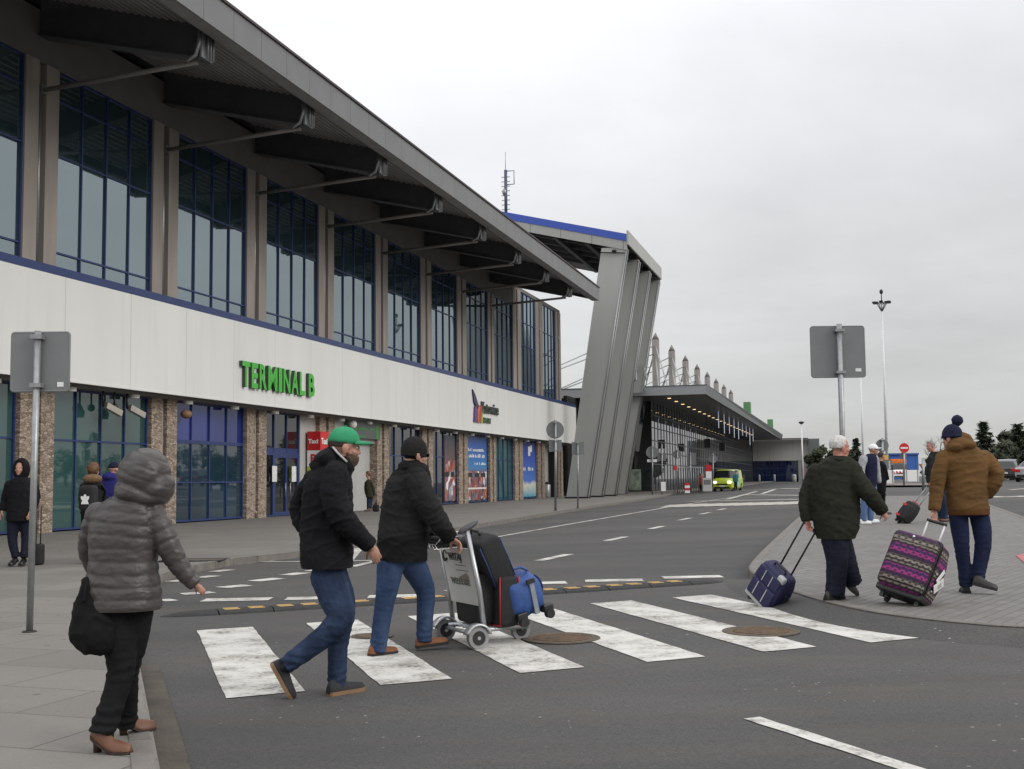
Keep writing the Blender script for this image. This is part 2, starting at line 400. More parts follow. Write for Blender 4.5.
q = [p+V((dn.y, -dn.x, 0))*-.0 for p in gut]
nr = V((-dn.y, dn.x, 0)); nr = nr if nr.x > 0 else -nr
tag(drape([gut[0], gut[2], gut[2]+nr*.17, gut[0]+nr*.2], .012, .6, 0).build('gutter', M_gutter), kind='structure')
isl = [(748.5, 564), (775, 538), (803, 513), (822, 504), (845, 498), (880, 496), (930, 495.5), (970, 498), (1000, 508), (1030, 519), (1300, 575)]
isl2 = [(1350, 655), (1024, 627), (989, 625.5), (899.5, 616.5), (840, 606), (786, 590), (760, 578), (749.5, 571)]
ip = [flat2(at(x, y, .12)) for x, y in isl]; ip2 = [flat2(at(x, y, .12)) for x, y in isl2]
tot = ip2[1:]+ip[:-1]; tot = smooth_path(tot, 2)
poly = tot+[ip[-1], ip2[0]]
tag(drape(poly, .12, 1.0, 0.).build('paved_island', M_paver), kind='structure')
kerb(tot, 'kerb', .13, .12, -1)
mb = MB(); rg = []; ap = dens(smooth_path([flat2(at(x, y, .12)) for x, y in isl2[::-1]], 2), .5)
for i, p in enumerate(ap):
    d = (ap[min(i+1, len(ap)-1)]-ap[max(i-1, 0)]).normalized(); nn = V((d.y, -d.x, 0)); f = min(1., i/6.); z = G(p.x, p.y)
    rg.append([p+V((0, 0, z+.004)) - nn*.02, p+nn*.0+V((0, 0, z+.004+.108*f)), p+nn*.08+V((0, 0, z+.004+.085*f)), p+nn*(.34)+V((0, 0, z+.02)), p+nn*.45+V((0, 0, G(p.x, p.y)-.02))])
mb.loft(rg, 0, True, False, False); bm = bmesh.new(); me = mb.mesh('kerb_apron'); bm.from_mesh(me)
bmesh.ops.recalc_face_normals(bm, faces=bm.faces[:])
if sum(f.normal.z for f in bm.faces) < 0: bmesh.ops.reverse_faces(bm, faces=bm.faces[:])
bm.to_mesh(me); bm.free(); tag(link(me, 'kerb_apron', M_asph), kind='structure')
def gnormal(p): return V((G(p.x-.3, p.y)-G(p.x+.3, p.y), G(p.x, p.y-.3)-G(p.x, p.y+.3), .6)).normalized()
# ------------------------------------------------------------------ road paint
def paint(name, wear=.5, c=(.62, .61, .57), seed=0.):
    m = mat(name, c, .75, .05, 8, .3, 120); nt = m.node_tree
    a = tex(nt, 'Noise', 2.2, ocoord(nt, (1, 1, 1)), Detail=9., Roughness=.72); b = tex(nt, 'Noise', 28., ocoord(nt), Detail=4.)
    f = mathn(nt, 'ADD', mathn(nt, 'MULTIPLY', a.outputs['Fac'], .62), mathn(nt, 'MULTIPLY', b.outputs['Fac'], .38))
    dirt = mixc(nt, ramp(nt, a.outputs['Fac'], .38, .58), c, (.47, .45, .40))
    setcol(m, mixc(nt, ramp(nt, f, wear, wear+.14, 0., .9), dirt, (.095, .09, .08))); return m
M_zebra = paint('zebra_paint', .50)
M_line = paint('white_line_paint', .50)
M_faint = paint('worn_line_paint', .50, (.5, .48, .43))
M_faint2 = paint('dirty_crossing_paint', .50, (.46, .42, .35))
def rough(pts, amp=.006):
    out = []; rnd = random.Random(int(abs(pts[0].x*1000)+abs(pts[0].y*777)))
    for a, b in zip(pts, pts[1:]+pts[:1]):
        d = b-a; n_ = V((-d.y, d.x, 0)).normalized(); k = max(1, min(24, int(d.length/.16)))
        for i in range(k): out.append(a+d*(i/k)+n_*rnd.uniform(-amp, amp))
    return out
def quad(pts, name, m, dz=.005): tag(drape(rough([flat2(p) for p in pts]) if (pts[0]-pts[2]).length < 8 and pts[0].y < 45 else [flat2(p) for p in pts], dz, .9).build(name, m), kind='structure')
def line(p, q, w, name='road_marking', m=None):
    a = flat2(at(*p)); b = flat2(at(*q)); d = (b-a).normalized(); n_ = V((-d.y, d.x, 0))*(w/2)
    quad([a-n_, b-n_, b+n_, a+n_], name, m or M_line)
A1, A6 = flat2(at(197, 631)), flat2(at(672, 598)); ex = (A6-A1)/5.
B1, B6 = flat2(at(226, 699)), flat2(at(870, 643)); 
for i in range(6):
    a = A1.lerp(A6, i/5.); b = B1.lerp(B6, i/5.); h = ex*.5
    quad([a, b, b+h, a+h], 'crosswalk_stripe', M_zebra)
for a in [((203, 600.5), (271, 599.2)), ((286, 599), (353, 597.6)), ((368, 597.2), (418, 596)), ((452, 592), (510, 585.5)), ((537, 583.5), (566.5, 582.7)), ((585, 581.2), (643, 580.2)), ((663, 578), (721.6, 576.6))]:
    line(a[0], a[1], .36)
for a in [((182, 594.5), (213, 592.5)), ((220, 588), (248, 585.5)), ((254, 581.5), (280, 578.5)), ((285, 575.5), (304, 573)), ((312, 571.5), (330, 568.5)), ((161, 601), (174, 600))]:
    line(a[0], a[1], .30, m=M_line)
for a in [((170, 582), (182, 580.5)), ((199, 578), (216, 576)), ((213, 572), (231, 570))]: line(a[0], a[1], .25, m=M_faint)
line((234, 562.6), (385, 560.6), .14, m=M_line); line((234, 562), (310, 551.8), .12, m=M_faint); line((310, 551.8), (420, 536), .12, m=M_faint)
line((268, 561.5), (300, 555.5), .14, m=M_faint); line((345, 561), (358, 547), .3, m=M_line); line((352, 567), (392, 557.5), .16, m=M_line)
line((392, 552), (498, 537), .13, m=M_line); line((498, 537), (560, 526), .13, m=M_line); line((560, 526), (670, 507), .15, m=M_line); line((670, 507), (740, 496), .15, m=M_faint)
for a in [((539, 561), (569, 554.5)), ((607, 541), (625, 537)), ((650, 529.2), (663, 526.4)), ((679, 520.6), (690, 518.2)), ((701, 514.4), (710, 512.5)), ((718, 510.3), (725, 508.8))]:
    line(a[0], a[1], .2)
line((752, 718.5), (960, 785.5), .12)
# far crossing: broad dirty stripes across the road, and the lines beyond it
for i in range(9):
    x = 672+i*15; y = 507.2-i*.35
    line((x, y), (x+9, y-2.6), 1.1, 'crosswalk_stripe', M_faint2)
line((690, 501.5), (800, 499.5), .5, m=M_faint2); line((745, 495), (800, 495.6), .3, m=M_line); line((727, 499.5), (757, 491.5), .3, m=M_faint)
line((762, 494), (775, 489.5), .3, m=M_line); line((800, 489), (740, 490.2), .3, m=M_faint)
line((986, 497.2), (1006, 496.8), 1.2, m=M_line); line((1014, 496.4), (1040, 496.8), 1.2, m=M_line); line((1010, 490), (1040, 487.5), .3, m=M_faint)
# red paver patch at the right edge of the island
quad([at(1016, 556, .12), at(1030, 553, .12), at(1044, 562, .12), at(1026, 565, .12)], 'red_pavers', mat('red_paver_paint', (.42, .13, .13), .8, .15, 20), .128)
# ------------------------------------------------------------------ manhole covers
M_rust = mat('rusty_iron', (.13, .085, .05), .8, .3, 12, .7, 40); M_rust2 = mat('rusty_iron_ring', (.09, .07, .05), .85, .3, 12, .6, 50)
def manhole(px, py, r, label):
    p = at(px, py); t = thing('manhole_cover', label, 'manhole cover', (p.x, p.y, p.z+.002)); t.rotation_euler = V((0, 0, 1)).rotation_difference(gnormal(p)).to_euler()
    mb = MB(); rr = [r*.78, r*.79, r*.99, r]; zz = [.006, .012, .012, .004]
    mb.loft([[V((math.cos(a)*q, math.sin(a)*q, z)) for a in [2*math.pi*i/40 for i in range(40)]] for q, z in zip(rr, zz)], 0, False, False)
    mb.build('ring', M_rust2, t)
    m2 = MB(); m2.disc((0, 0, .007), (r*.78, 0, 0), (0, r*.78, 0), 40)
    for a in range(-4, 5):
        y = a*r*.16; hl = math.sqrt(max(0, (r*.72)**2-y*y)); m2.box(-hl, hl, y-.015, y+.015, .0072, .014)
    m2.build('lid', M_rust, t)
manhole(761, 632, .36, 'rusty round manhole cover in the zebra stripe nearest the island')
manhole(561, 639, .36, 'rusty round manhole cover behind the front wheel of the luggage trolley')
manhole(372, 637, .2, 'small rusty manhole cover beside the shoe of the man pushing the trolley')
p = at(194, 560.5, .12); t = thing('drain_cover', 'dark oval drain cover at the pavement edge right of the hooded woman', 'drain cover', (p.x, p.y, p.z+.003))
MB().box(-.5, .5, -.3, .3, 0, .012).build('grate', M_rust2, t)
MB().box(-.55, .55, -.35, -.3, 0, .016).box(-.55, .55, .3, .35, 0, .016).box(-.55, -.5, -.3, .3, 0, .016).box(.5, .55, -.3, .3, 0, .016).build('frame', M_rubber, t)
# ------------------------------------------------------------------ rubber speed bump
a = flat2(at(160, 617)); b = flat2(at(724, 581.5)); d = (b-a).normalized(); nn = V((-d.y, d.x, 0)); Ls = (b-a).length
t = thing('speed_bump', 'long low black rubber speed bump with yellow reflective pads behind the zebra crossing', 'speed bump', (a.x, a.y, G(a.x, a.y)))
M_yel = mat('yellow_reflector', (.62, .38, .12), .6, .2, 30); NM = 12; sl_ = Ls/NM; M_bump = mat('speed_bump_rubber', (.028, .028, .028), .85, .25, 20, .5, 50)
prof = [(-.19, 0), (-.17, .022), (-.1, .045), (.1, .045), (.17, .022), (.19, 0)]
for i in range(NM):
    m1 = MB(); rings = []; first, last = i == 0, i == NM-1
    ts = [0, .25, .5, .75, 1] if (first or last) else [0, 1]
    for f in ts:
        p = a+d*(sl_*(i+.012+f*.976)); k = 1.
        if first: k = math.sqrt(max(.03, 1-(1-f)**2))
        if last: k = math.sqrt(max(.03, 1-f**2))
        rings.append([V((p.x, p.y, G(p.x, p.y)))+nn*(x*k)+V((0, 0, z*k)) for x, z in prof])
    m1.loft(rings, 0, False, True, True); 
    sg = m1.build('bump_segment', M_bump, t, t.location)
    if first or last: continue
    for fc in (.27, .73):
        m2 = MB()
        for s_ in (-.062, .05):
            p = a+d*(sl_*(i+fc)); z = G(p.x, p.y)
            m2.obox(V((p.x, p.y, z+.047))+nn*s_, d*.085, nn*.019, V((0, 0, .004)))
        m2.build('reflector', M_yel, sg, t.location)
# ------------------------------------------------------------------ terminal building (local frame: x along the facade, y into the building)
RZ = math.pi/2-AZ
def local(s0, w0, z0, label, cat, name):
    p = W(s0, w0, z0); t = thing(name, label, cat, p, RZ); t['_o'] = (s0, w0, z0); return t
class LB(MB):
    def __init__(s, o): super().__init__(); s.o = o
    def b(s, s0, s1, w0, w1, z0, z1, mi=0): return s.box(s0-s.o[0], s1-s.o[0], w0-s.o[1], w1-s.o[1], z0-s.o[2], z1-s.o[2], mi)
    def p(s, a, w, z): return V((a-s.o[0], w-s.o[1], z-s.o[2]))
O = (60., 22.6, .12)
T = local(*O, 'long two storey white and grey airport terminal with sloping roof and green TERMINAL B sign', 'terminal', 'terminal_building')
cols = [(28.97, 30.5), (35.65, 37.25), (42.35, 44), (49.06, 50.7), (55.84, 57.47), (62.5, 64.26), (68.99, 70.78), (75.54, 76.94), (81.7, 83.87), (88.25, 90.43), (94.78, 96.55)]
for k in (1, 2, 3): cols.insert(0, (28.97-6.68*k, 30.5-6.68*k))
SE = 96.55; SL = cols[0][0]
# core mass, header and fascia
core = LB(O); core.b(SL+.02, 83.0, 23.3, 52, .1, 15.5); core.b(83.0, SE-.05, 23.3, 52, .1, 15.45)
core.b(SL, SL+.4, 22.7, 23.3, .12, 15.4)
core.build('core_wall', M_lightgrey, T)
h = LB(O); h.b(SL, 81.7, 22.6, 23.3, 14.0, 15.55); h.b(81.7, SE, 22.6, 23.3, 15.3, 15.55); h.b(SL, SE+.02, 22.95, 23.3, 7.6, 7.83); h.build('header_beam', M_header, T)
f = LB(O)
f.b(SL, 98.6, 21.8, 22.25, 4.55, 7.55); f.b(SL, 98.6, 21.78, 21.83, 4.50, 4.56)
f.build('white_fascia', M_white, T)
f = LB(O); f.b(SL, 98.6, 21.795, 22.95, 7.552, 7.80); f.build('sill_trim', M_blue, T)
f = LB(O); f.b(SL, 98.6, 22.25, 23.28, 4.42, 4.56); f.build('soffit', M_header, T)
f = LB(O)
M_lamp = mat('white_soffit_lamp', (.72, .70, .64), .5, .03)
for i in range(26):
    s = 11+i*3.34; lm = LB(O)
    lm.tube([lm.p(s, 22.35, 4.42), lm.p(s, 22.35, 4.30)], .17, 14, 0, True, False); lm.build('soffit_lamp', M_lamp, T)
# columns
for a, b in cols:
    c = LB(O); m_ = (a+b)/2
    zt = 14.0 if a < 81 else 15.3
    c.b(a, m_-.17, 22.55, 23.1, 7.8, zt); c.b(m_+.17, b, 22.55, 23.1, 7.8, zt); c.b(m_-.17, m_+.17, 22.75, 23.1, 7.8, zt)
    c.build('upper_column', M_conc, T)
    c = LB(O); c.tube([c.p(m_, 22.66, 7.8), c.p(m_, 22.66, 13.3)], .055, 8); c.b(m_-.12, m_+.12, 22.5, 22.72, 13.05, 13.3); c.build('downpipe', M_galv, T)
    c = LB(O); c.b(a, m_-.15, 22.5, 23.1, .12, 4.42); c.b(m_+.15, b, 22.5, 23.1, .12, 4.42); c.b(m_-.15, m_+.15, 22.72, 23.1, .12, 4.42)
    c.build('stone_column', M_stone, T)
    c = LB(O); c.tube([c.p(m_, 22.62, 4.42), c.p(m_, 22.62, .45), c.p(m_, 22.5, .3)], .06, 8); c.build('downpipe', M_conc, T)
# windows
def window(s0, s1, z0, z1, w, panes, trans, g, fm=M_blue, fr=.062, gname='glass', jit=0.):
    o = LB(O); n = panes
    o.b(s0, s0+fr, w-.06, w+.06, z0, z1); o.b(s1-fr, s1, w-.06, w+.06, z0, z1)
    o.b(s0+fr, s1-fr, w-.06, w+.06, z0, z0+fr); o.b(s0+fr, s1-fr, w-.06, w+.06, z1-fr, z1)
    for i in range(1, n):
        x = s0+(s1-s0)*i/n; o.b(x-fr*.42, x+fr*.42, w-.055, w+.055, z0+fr, z1-fr)
    for z in trans: o.b(s0+fr, s1-fr, w-.05, w+.05, z-fr*.42, z+fr*.42)
    fo = o.build('window', fm, T); q = LB(O)
    zs = [z0]+list(trans)+[z1]
    for i in range(n):
        for j in range(len(zs)-1):
            x0 = s0+(s1-s0)*i/n; x1 = s0+(s1-s0)*(i+1)/n; t1 = random.uniform(-1, 1)*.006; t2 = random.uniform(-1, 1)*.006
            q.add([q.p(x0, w+t1, zs[j]), q.p(x1, w-t1, zs[j]), q.p(x1, w-t1+t2, zs[j+1]), q.p(x0, w+t1+t2, zs[j+1])], [(0, 1, 2, 3)])
    q.build(gname, g, fo); return fo
M_white2 = mat('white_vinyl', (.7, .7, .68), .4)
for (a, b), (c, d) in zip(cols, cols[1:]):
    window(b, c, 7.8, 14.0 if b < 83 else 15.3, 22.68, 4, (8.46, 11.4, 13.1), M_gl)
names = {}
gx = [M_gl5, M_gl5, M_gl2, M_gl2, M_gl3, None, None, M_gl5, M_gl5, M_gl4, M_gl4, M_gl4, None]
for i, ((a, b), (c, d)) in enumerate(zip(cols, cols[1:])):
    k = i-3
    if k in (2, 3, 9): continue
    if k == 1:
        window(b, c, .16, 3.0, 22.72, 4, (1.55,), glass('blue_grey_glass', (.018, .042, .062), 2.0)); window(b, c, 3.0, 4.42, 22.72, 4, (), M_gl3); continue
    tr = (2.85,) if k < 5 else (2.9,)
    window(b, c, .16, 4.42, 22.72, 4, tr, gx[i] or M_gl4)
# bay 2: blue doors and grey wall, bay 3: entrance niche, bay 9: dark passage
def door(s0, s1, w, z1, label=None):
    fo = window(s0, s1, .14, z1, w, 2, (), M_gl5, fr=.16); fo.name = 'door'; fo.data.name = 'door'
    for x in ((s0+s1)/2-.22, (s0+s1)/2+.22):
        o = LB(O); o.tube([o.p(x, w-.12, .9), o.p(x, w-.12, 1.5)], .025, 8); o.build('handle', M_galv, fo)
    return fo
a, b = cols[5][1], cols[6][0]
window(44.0, 47.5, 2.7, 4.42, 22.8, 3, (), M_gl5); window(44.0, 45.1, .14, 2.7, 22.8, 1, (), M_gl5); d = door(45.1, 47.5, 22.8, 2.7)
o = LB(O); o.b(44.0, 47.5, 22.76, 22.84, 2.66, 2.95); o.build('door_header', M_blue, T)
for x in (44.75, 46.55): o = LB(O); o.b(x, x+.42, 22.62, 22.63, 1.55, 2.2); o.build('door_notice', M_white2, d if x > 45 else T)
o = LB(O); o.b(47.5, 49.06, 22.7, 23.2, .12, 4.42); o.build('grey_wall', M_lightgrey, T)
o = LB(O); o.b(50.7, 51.6, 22.7, 22.8, .12, 4.42); o.b(53.3, 55.84, 22.9, 23.2, .12, 4.0); o.b(50.7, 55.84, 22.62, 23.2, 3.4, 4.42); o.build('grey_wall', M_greyd if False else M_lightgrey, T)
door(51.6, 53.3, 22.86, 3.3)
M_led = mat('green_led', (.035, .2, .04), .5, 0, emit=.03)
o = LB(O); o.b(52.0, 55.9, 22.36, 22.5, 3.6, 4.42); bd = o.build('display_board', mat('display_casing', (.09, .10, .095), .5), T)
o = LB(O)
for x0, x1, z0, z1 in [(52.5, 52.95, 3.95, 4.05), (52.62, 52.72, 3.75, 4.2), (53.1, 54.2, 4.0, 4.1), (53.2, 54.0, 3.65, 3.72), (54.5, 55.1, 4.0, 4.1), (55.3, 55.7, 3.6, 4.25)]: o.b(x0, x1, 22.352, 22.36, z0, z1)
o.build('display_text', M_led, bd)
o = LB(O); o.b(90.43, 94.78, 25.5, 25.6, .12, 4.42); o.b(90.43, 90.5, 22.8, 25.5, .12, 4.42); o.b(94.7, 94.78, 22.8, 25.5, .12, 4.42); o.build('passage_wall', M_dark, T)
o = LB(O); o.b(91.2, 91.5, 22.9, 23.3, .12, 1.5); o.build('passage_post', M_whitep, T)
# posters behind the glass
def poster(s0, s1, z0, z1, stops, name, blobs, w=22.656):
    m = mat(name, (.1, .2, .5), .35, .1); nt = m.node_tree
    c = nt.nodes.new('ShaderNodeTexCoord'); sp = nt.nodes.new('ShaderNodeSeparateXYZ'); nt.links.new(c.outputs['Object'], sp.inputs[0])
    f = ramp(nt, sp.outputs[2], z0-O[2], z1-O[2]); r = nt.nodes.new('ShaderNodeValToRGB')
    while len(r.color_ramp.elements) < len(stops): r.color_ramp.elements.new(.5)
    for e, (p_, col) in zip(r.color_ramp.elements, stops): e.position = p_; e.color = tuple(col)+(1,)
    n = tex(nt, 'Noise', 1.3, ocoord(nt), Detail=5.)
    nt.links.new(mathn(nt, 'ADD', f, mathn(nt, 'MULTIPLY', mathn(nt, 'SUBTRACT', n.outputs['Fac'], .5), .25)), r.inputs['Fac'])
    col = r.outputs['Color']
    if blobs:
        v = tex(nt, 'Voronoi', 3.2, ocoord(nt, (1, 1, .8)), feature='F1'); s_ = nt.nodes.new('ShaderNodeSeparateColor'); nt.links.new(v.outputs['Color'], s_.inputs[0])
        r2 = nt.nodes.new('ShaderNodeValToRGB')
        for e, cc in zip([r2.color_ramp.elements[0], r2.color_ramp.elements[1]]+[r2.color_ramp.elements.new(x) for x in (.25, .5, .75)], [(.02, .02, .03), (.5, .3, .06), (.35, .05, .04), (.4, .13, .05), (.07, .12, .2)]): e.color = cc+(1,)
        nt.links.new(s_.outputs[0], r2.inputs['Fac'])
        col = mixc(nt, mathn(nt, 'MULTIPLY', mathn(nt, 'LESS_THAN', f, blobs), .85), col, r2.outputs['Color'])
    setcol(m, col)
    o = LB(O); o.b(s0, s1, w-.004, w, z0, z1); po = o.build('poster', m, T)
    return po
p5 = poster(66.7, 68.7, .35, 4.2, [(0, (.03, .12, .28)), (.3, (.3, .1, .05)), (.55, (.13, .07, .06)), (1, (.02, .035, .05))], 'orange_poster_print', .62)
p6 = poster(70.9, 75.3, .3, 4.3, [(0, (.08, .05, .06)), (.4, (.16, .08, .07)), (.5, (.03, .2, .45)), (.75, (.02, .12, .42)), (1, (.015, .05, .25))], 'beach_poster_print', .45)
p8 = poster(83.95, 88.1, .3, 4.3, [(0, (.05, .3, .4)), (.22, (.6, .6, .5)), (.3, (.06, .16, .5)), (.7, (.03, .08, .38)), (1, (.015, .03, .2))], 'blue_sky_poster_print', 0)
def bars(po, rects, m=M_white2, w=22.649):
    o = LB(O)
    for r in rects: o.b(r[0], r[1], w-.002, w, r[2], r[3])
    o.build('poster_lettering', m, po)
def scribble(x0, x1, z, h, seed):
    rnd = random.Random(seed); out = []; x = x0
    while x < x1:
        wd_ = rnd.uniform(.10, .28)
        if rnd.random() > .18: out.append((x, min(x1, x+wd_*.75), z+h*rnd.uniform(0, .15), z+h*rnd.uniform(.6, 1)))
        x += wd_
    return out
bars(p6, scribble(71.1, 74.6, 3.35, .22, 1)+scribble(71.4, 74.8, 2.95, .26, 2)+scribble(72.6, 75, 2.5, .2, 3)+[(71.1, 75.1, .98, 1.08)])
bars(p6, [(71.2, 72.1, 1.75, 2.0), (72.6, 73.5, 1.75, 2.0), (74, 74.9, 1.75, 2.0)], M_black, 22.646)
bars(p5, [(66.8, 67.5, 1.75, 2.05), (67.8, 68.5, 1.75, 2.05)], M_black)
bars(p8, scribble(84.1, 87.4, 2.2, .3, 5)+[(85.9, 86.5, 3.3, 4.0), (86.5, 87.0, 3.6, 4.1)])
# roof with corrugated soffit, rafters, struts
RS = 82.4; K = .27
rf = LB(O); z = lambda w: 14.98+K*(w-16.45)
prof = [(16.5, z(16.45)-.05), (24.5, z(24.5)-.05), (24.5, z(24.5)-.30), (16.5, z(16.45)-.30)]
rf.prism([rf.p(SL-2, w, zz) for w, zz in prof], (RS-SL+2, 0, 0)); rf.b(SL-2, RS, 24.5, 53, z(24.5)-.3, z(24.5)-.05)
rf.build('roof', M_roof, T)
fb = LB(O); fb.b(SL-2, RS+.02, 16.42, 16.5, 14.05, 14.95); fb.build('roof_fascia', M_fas, T)
fb = LB(O); fb.b(SL-2, RS+.04, 16.36, 16.62, 14.95, 15.03); fb.build('roof_edge', M_edge, T)
fb = LB(O); fb.add([fb.p(RS+.01, 16.5, 14.05), fb.p(RS+.01, 16.5, z(16.5)-.05), fb.p(RS+.01, 24.5, z(24.5)-.05), fb.p(RS+.01, 24.5, z(24.5)-1.0)], [(0, 1, 2, 3)]); fb.prism([fb.p(RS-.1, 16.5, 14.05), fb.p(RS-.1, 16.5, z(16.5)-.06), fb.p(RS-.1, 24.5, z(24.5)-.06), fb.p(RS-.1, 24.5, z(24.5)-1.0)], (.1, 0, 0)); fb.build('roof_end', M_roof, T)
so_ = LB(O); pr = []; w = 16.9; i = 0
while w < 22.55:
    zz = 14.45+K*(w-16.9); pr += [(w, zz), (w+.09, zz), (w+.125, zz-.05), (w+.215, zz-.05)]; w += .25
pr.append((22.6, 14.45+K*5.7)); so_.loft([[so_.p(s, a, b) for a, b in pr] for s in (SL-1.9, RS-.1)], 0, False, False, False)
so_.b(SL-1.9, RS-.1, 16.5, 16.9, 14.05, 14.12); so_.build('corrugated_soffit', M_soffit, T)
so_ = LB(O); so_.b(SL-1.9, RS-.1, 16.9, 17.0, 14.1, 14.42); so_.build('edge_beam', M_roof, T)
M_raft = mat('dark_steel_rafter', (.062, .062, .064), .6, .15, 2)
for a, b in cols[:12]:
    m_ = (a+b)/2
    if m_ > RS: break
    r = LB(O); lo = lambda w: 13.50+.235*(w-17.1)
    r.prism([r.p(m_-.16, 17.2, lo(17.2)), r.p(m_-.16, 22.58, lo(22.6)), r.p(m_-.16, 22.58, 14.40+K*5.7), r.p(m_-.16, 17.2, 14.40+K*.3)], (.32, 0, 0))
    r.prism([r.p(m_-.27, 17.2, lo(17.2)-.05), r.p(m_-.27, 22.58, lo(22.6)-.05), r.p(m_-.27, 22.58, lo(22.6)), r.p(m_-.27, 17.2, lo(17.2))], (.54, 0, 0))
    ra = r.build('rafter', M_raft, T)
    e = LB(O); e.b(m_-.3, m_+.3, 17.14, 17.2, 13.5, 14.3); 
    for x in (-.05, .1, .24): e.tube([e.p(m_+x, 17.08, 14.35), e.p(m_+x, 17.08, 13.5)], .035, 8)
    e.build('end_plate', M_galv, ra)
    e = LB(O); e.tube([e.p(m_-.32, 17.2, 14.3), e.p(m_-.34, 17.2, 13.9), e.p(m_-.34, 17.3, 13.55), e.p(m_-.3, 17.6, 13.42)], .06, 8); e.build('downpipe', M_galv, ra)
    e = LB(O); e.tube([e.p(m_, 22.5, 13.15), e.p(m_-.1, 17.4, 13.42)], .075, 8); e.build('strut', M_header, ra)
# lettering TERMINAL B: every letter a part, green face and dark returns
M_lgreen = mat('green_letter_face', (.055, .43, .035), .4, .04); M_lside = mat('dark_letter_side', (.05, .06, .05), .6)
def letter(ch, x0, x1, z0, z1, w, dep, name='sign_letter', face=None, bold=.03, par=None):
    t = text_mb(ch, 1., .2, bold)
    xs = [p[0] for p in t.v]; ys = [p[1] for p in t.v]; a0, a1, b0, b1 = min(xs), max(xs), min(ys), max(ys)
    o = LB(O); vs = [o.p(x0+(p[0]-a0)/(a1-a0)*(x1-x0), w-(dep if p[2] > 0 else 0), z0+(p[1]-b0)/(b1-b0)*(z1-z0)) for p in t.v]
    for f_ in t.f:
        fr = all(t.v[i][2] > 0 for i in f_); o.f.append(f_); o.m.append(0 if fr else 1); o.s.append(False)
    o.v = [tuple(p) for p in vs]; return o.build(name, [face or M_lgreen, M_lside], par or T)
LW = [('T', .62), ('E', .52), ('R', .6), ('M', .78), ('I', .3), ('N', .62), ('A', .64), ('L', .5), (' ', .12), ('B', .6)]
tot_ = sum(x for _, x in LW)+.12*9; sc_ = (46.72-40.36)/tot_; x = 40.36
for ch, wd_ in LW:
    if ch != ' ': letter(ch, x, x+wd_*sc_, 5.11, 6.08, 21.78, .13)
    x += (wd_+.12)*sc_
# airport emblem: dark leaf, coloured stripes and two lines of writing
lg = LB(O); pts = [(69.35, 7.05), (69.9, 6.72), (70.55, 6.1), (70.3, 5.85), (69.6, 6.3)]
lg.prism([lg.p(a, 21.7, b) for a, b in pts], (0, .08, 0)); lo_ = lg.build('emblem', mat('indigo_emblem', (.035, .03, .10), .4), T)
for i, (c0, c1) in enumerate([((69.75, 69.85), (70.35, 70.3)), ((70.4, 70.2), (70.75, 70.6)), ((70.8, 70.45), (71.15, 70.85)), ((71.2, 70.8), (71.55, 71.3))]):
    o = LB(O); zt = 6.2-.03*i if i else 6.05
    o.prism([o.p(c0[0], 21.7, zt), o.p(c1[0], 21.7, zt-.02), o.p(c1[1], 21.7, 5.08), o.p(c0[1]-.25+.15*i, 21.7, 5.08)], (0, .08, 0))
    o.build('emblem_stripe', mat('emblem_colour_%s' % ['violet', 'orange', 'red', 'lime'][i], [(.12, .05, .2), (.6, .16, .03), (.45, .03, .05), (.3, .42, .03)][i], .4), lo_)
letter('Katowice', 71.2, 74.9, 5.72, 6.42, 21.78, .1, 'sign_lettering', M_lside, .015, lo_)
letter('AIRPORT', 71.3, 73.2, 5.1, 5.45, 21.78, .08, 'sign_lettering', mat('green_grey_lettering', (.13, .19, .12), .5), .01, lo_)
# cctv cameras and lamp under the soffit
for s in (32.6, 33.9):
    o = LB(O); o.tube([o.p(s, 22.3, 4.42), o.p(s, 22.3, 3.95)], .035, 8); o.tube([o.p(s, 22.3, 3.95), o.p(s+.1, 22.2, 3.9)], .03, 8); ca = o.build('camera_bracket', M_black, T)
    o = LB(O); o.obox(o.p(s+.25, 22.1, 3.85), (.26, -.1, -.12), (.04, .09, 0), (.03, 0, .09)); o.build('security_camera', mat('camera_casing', (.35, .31, .26), .5), ca)
o = LB(O); o.tube([o.p(33.2, 22.3, 4.42), o.p(33.2, 22.3, 4.02)], .03, 8); o.ell(o.p(33.2, 22.3, 3.95), (.12, 0, 0), (0, .12, 0), (0, 0, .12)); o.build('dome_camera', M_black, T)
o = LB(O); o.ell(o.p(52.3, 22.3, 4.2), (.2, 0, 0), (0, .2, 0), (0, 0, .2)); o.build('globe_lamp', M_lamp, T)
o = LB(O); o.ell(o.p(37.6, 22.35, 3.95), (.22, 0, 0), (0, .2, 0), (0, 0, .16)); o.tube([o.p(37.6, 22.5, 4.0), o.p(37.6, 22.35, 4.0)], .03); o.build('siren', mat('brown_siren', (.22, .13, .07), .6), T)
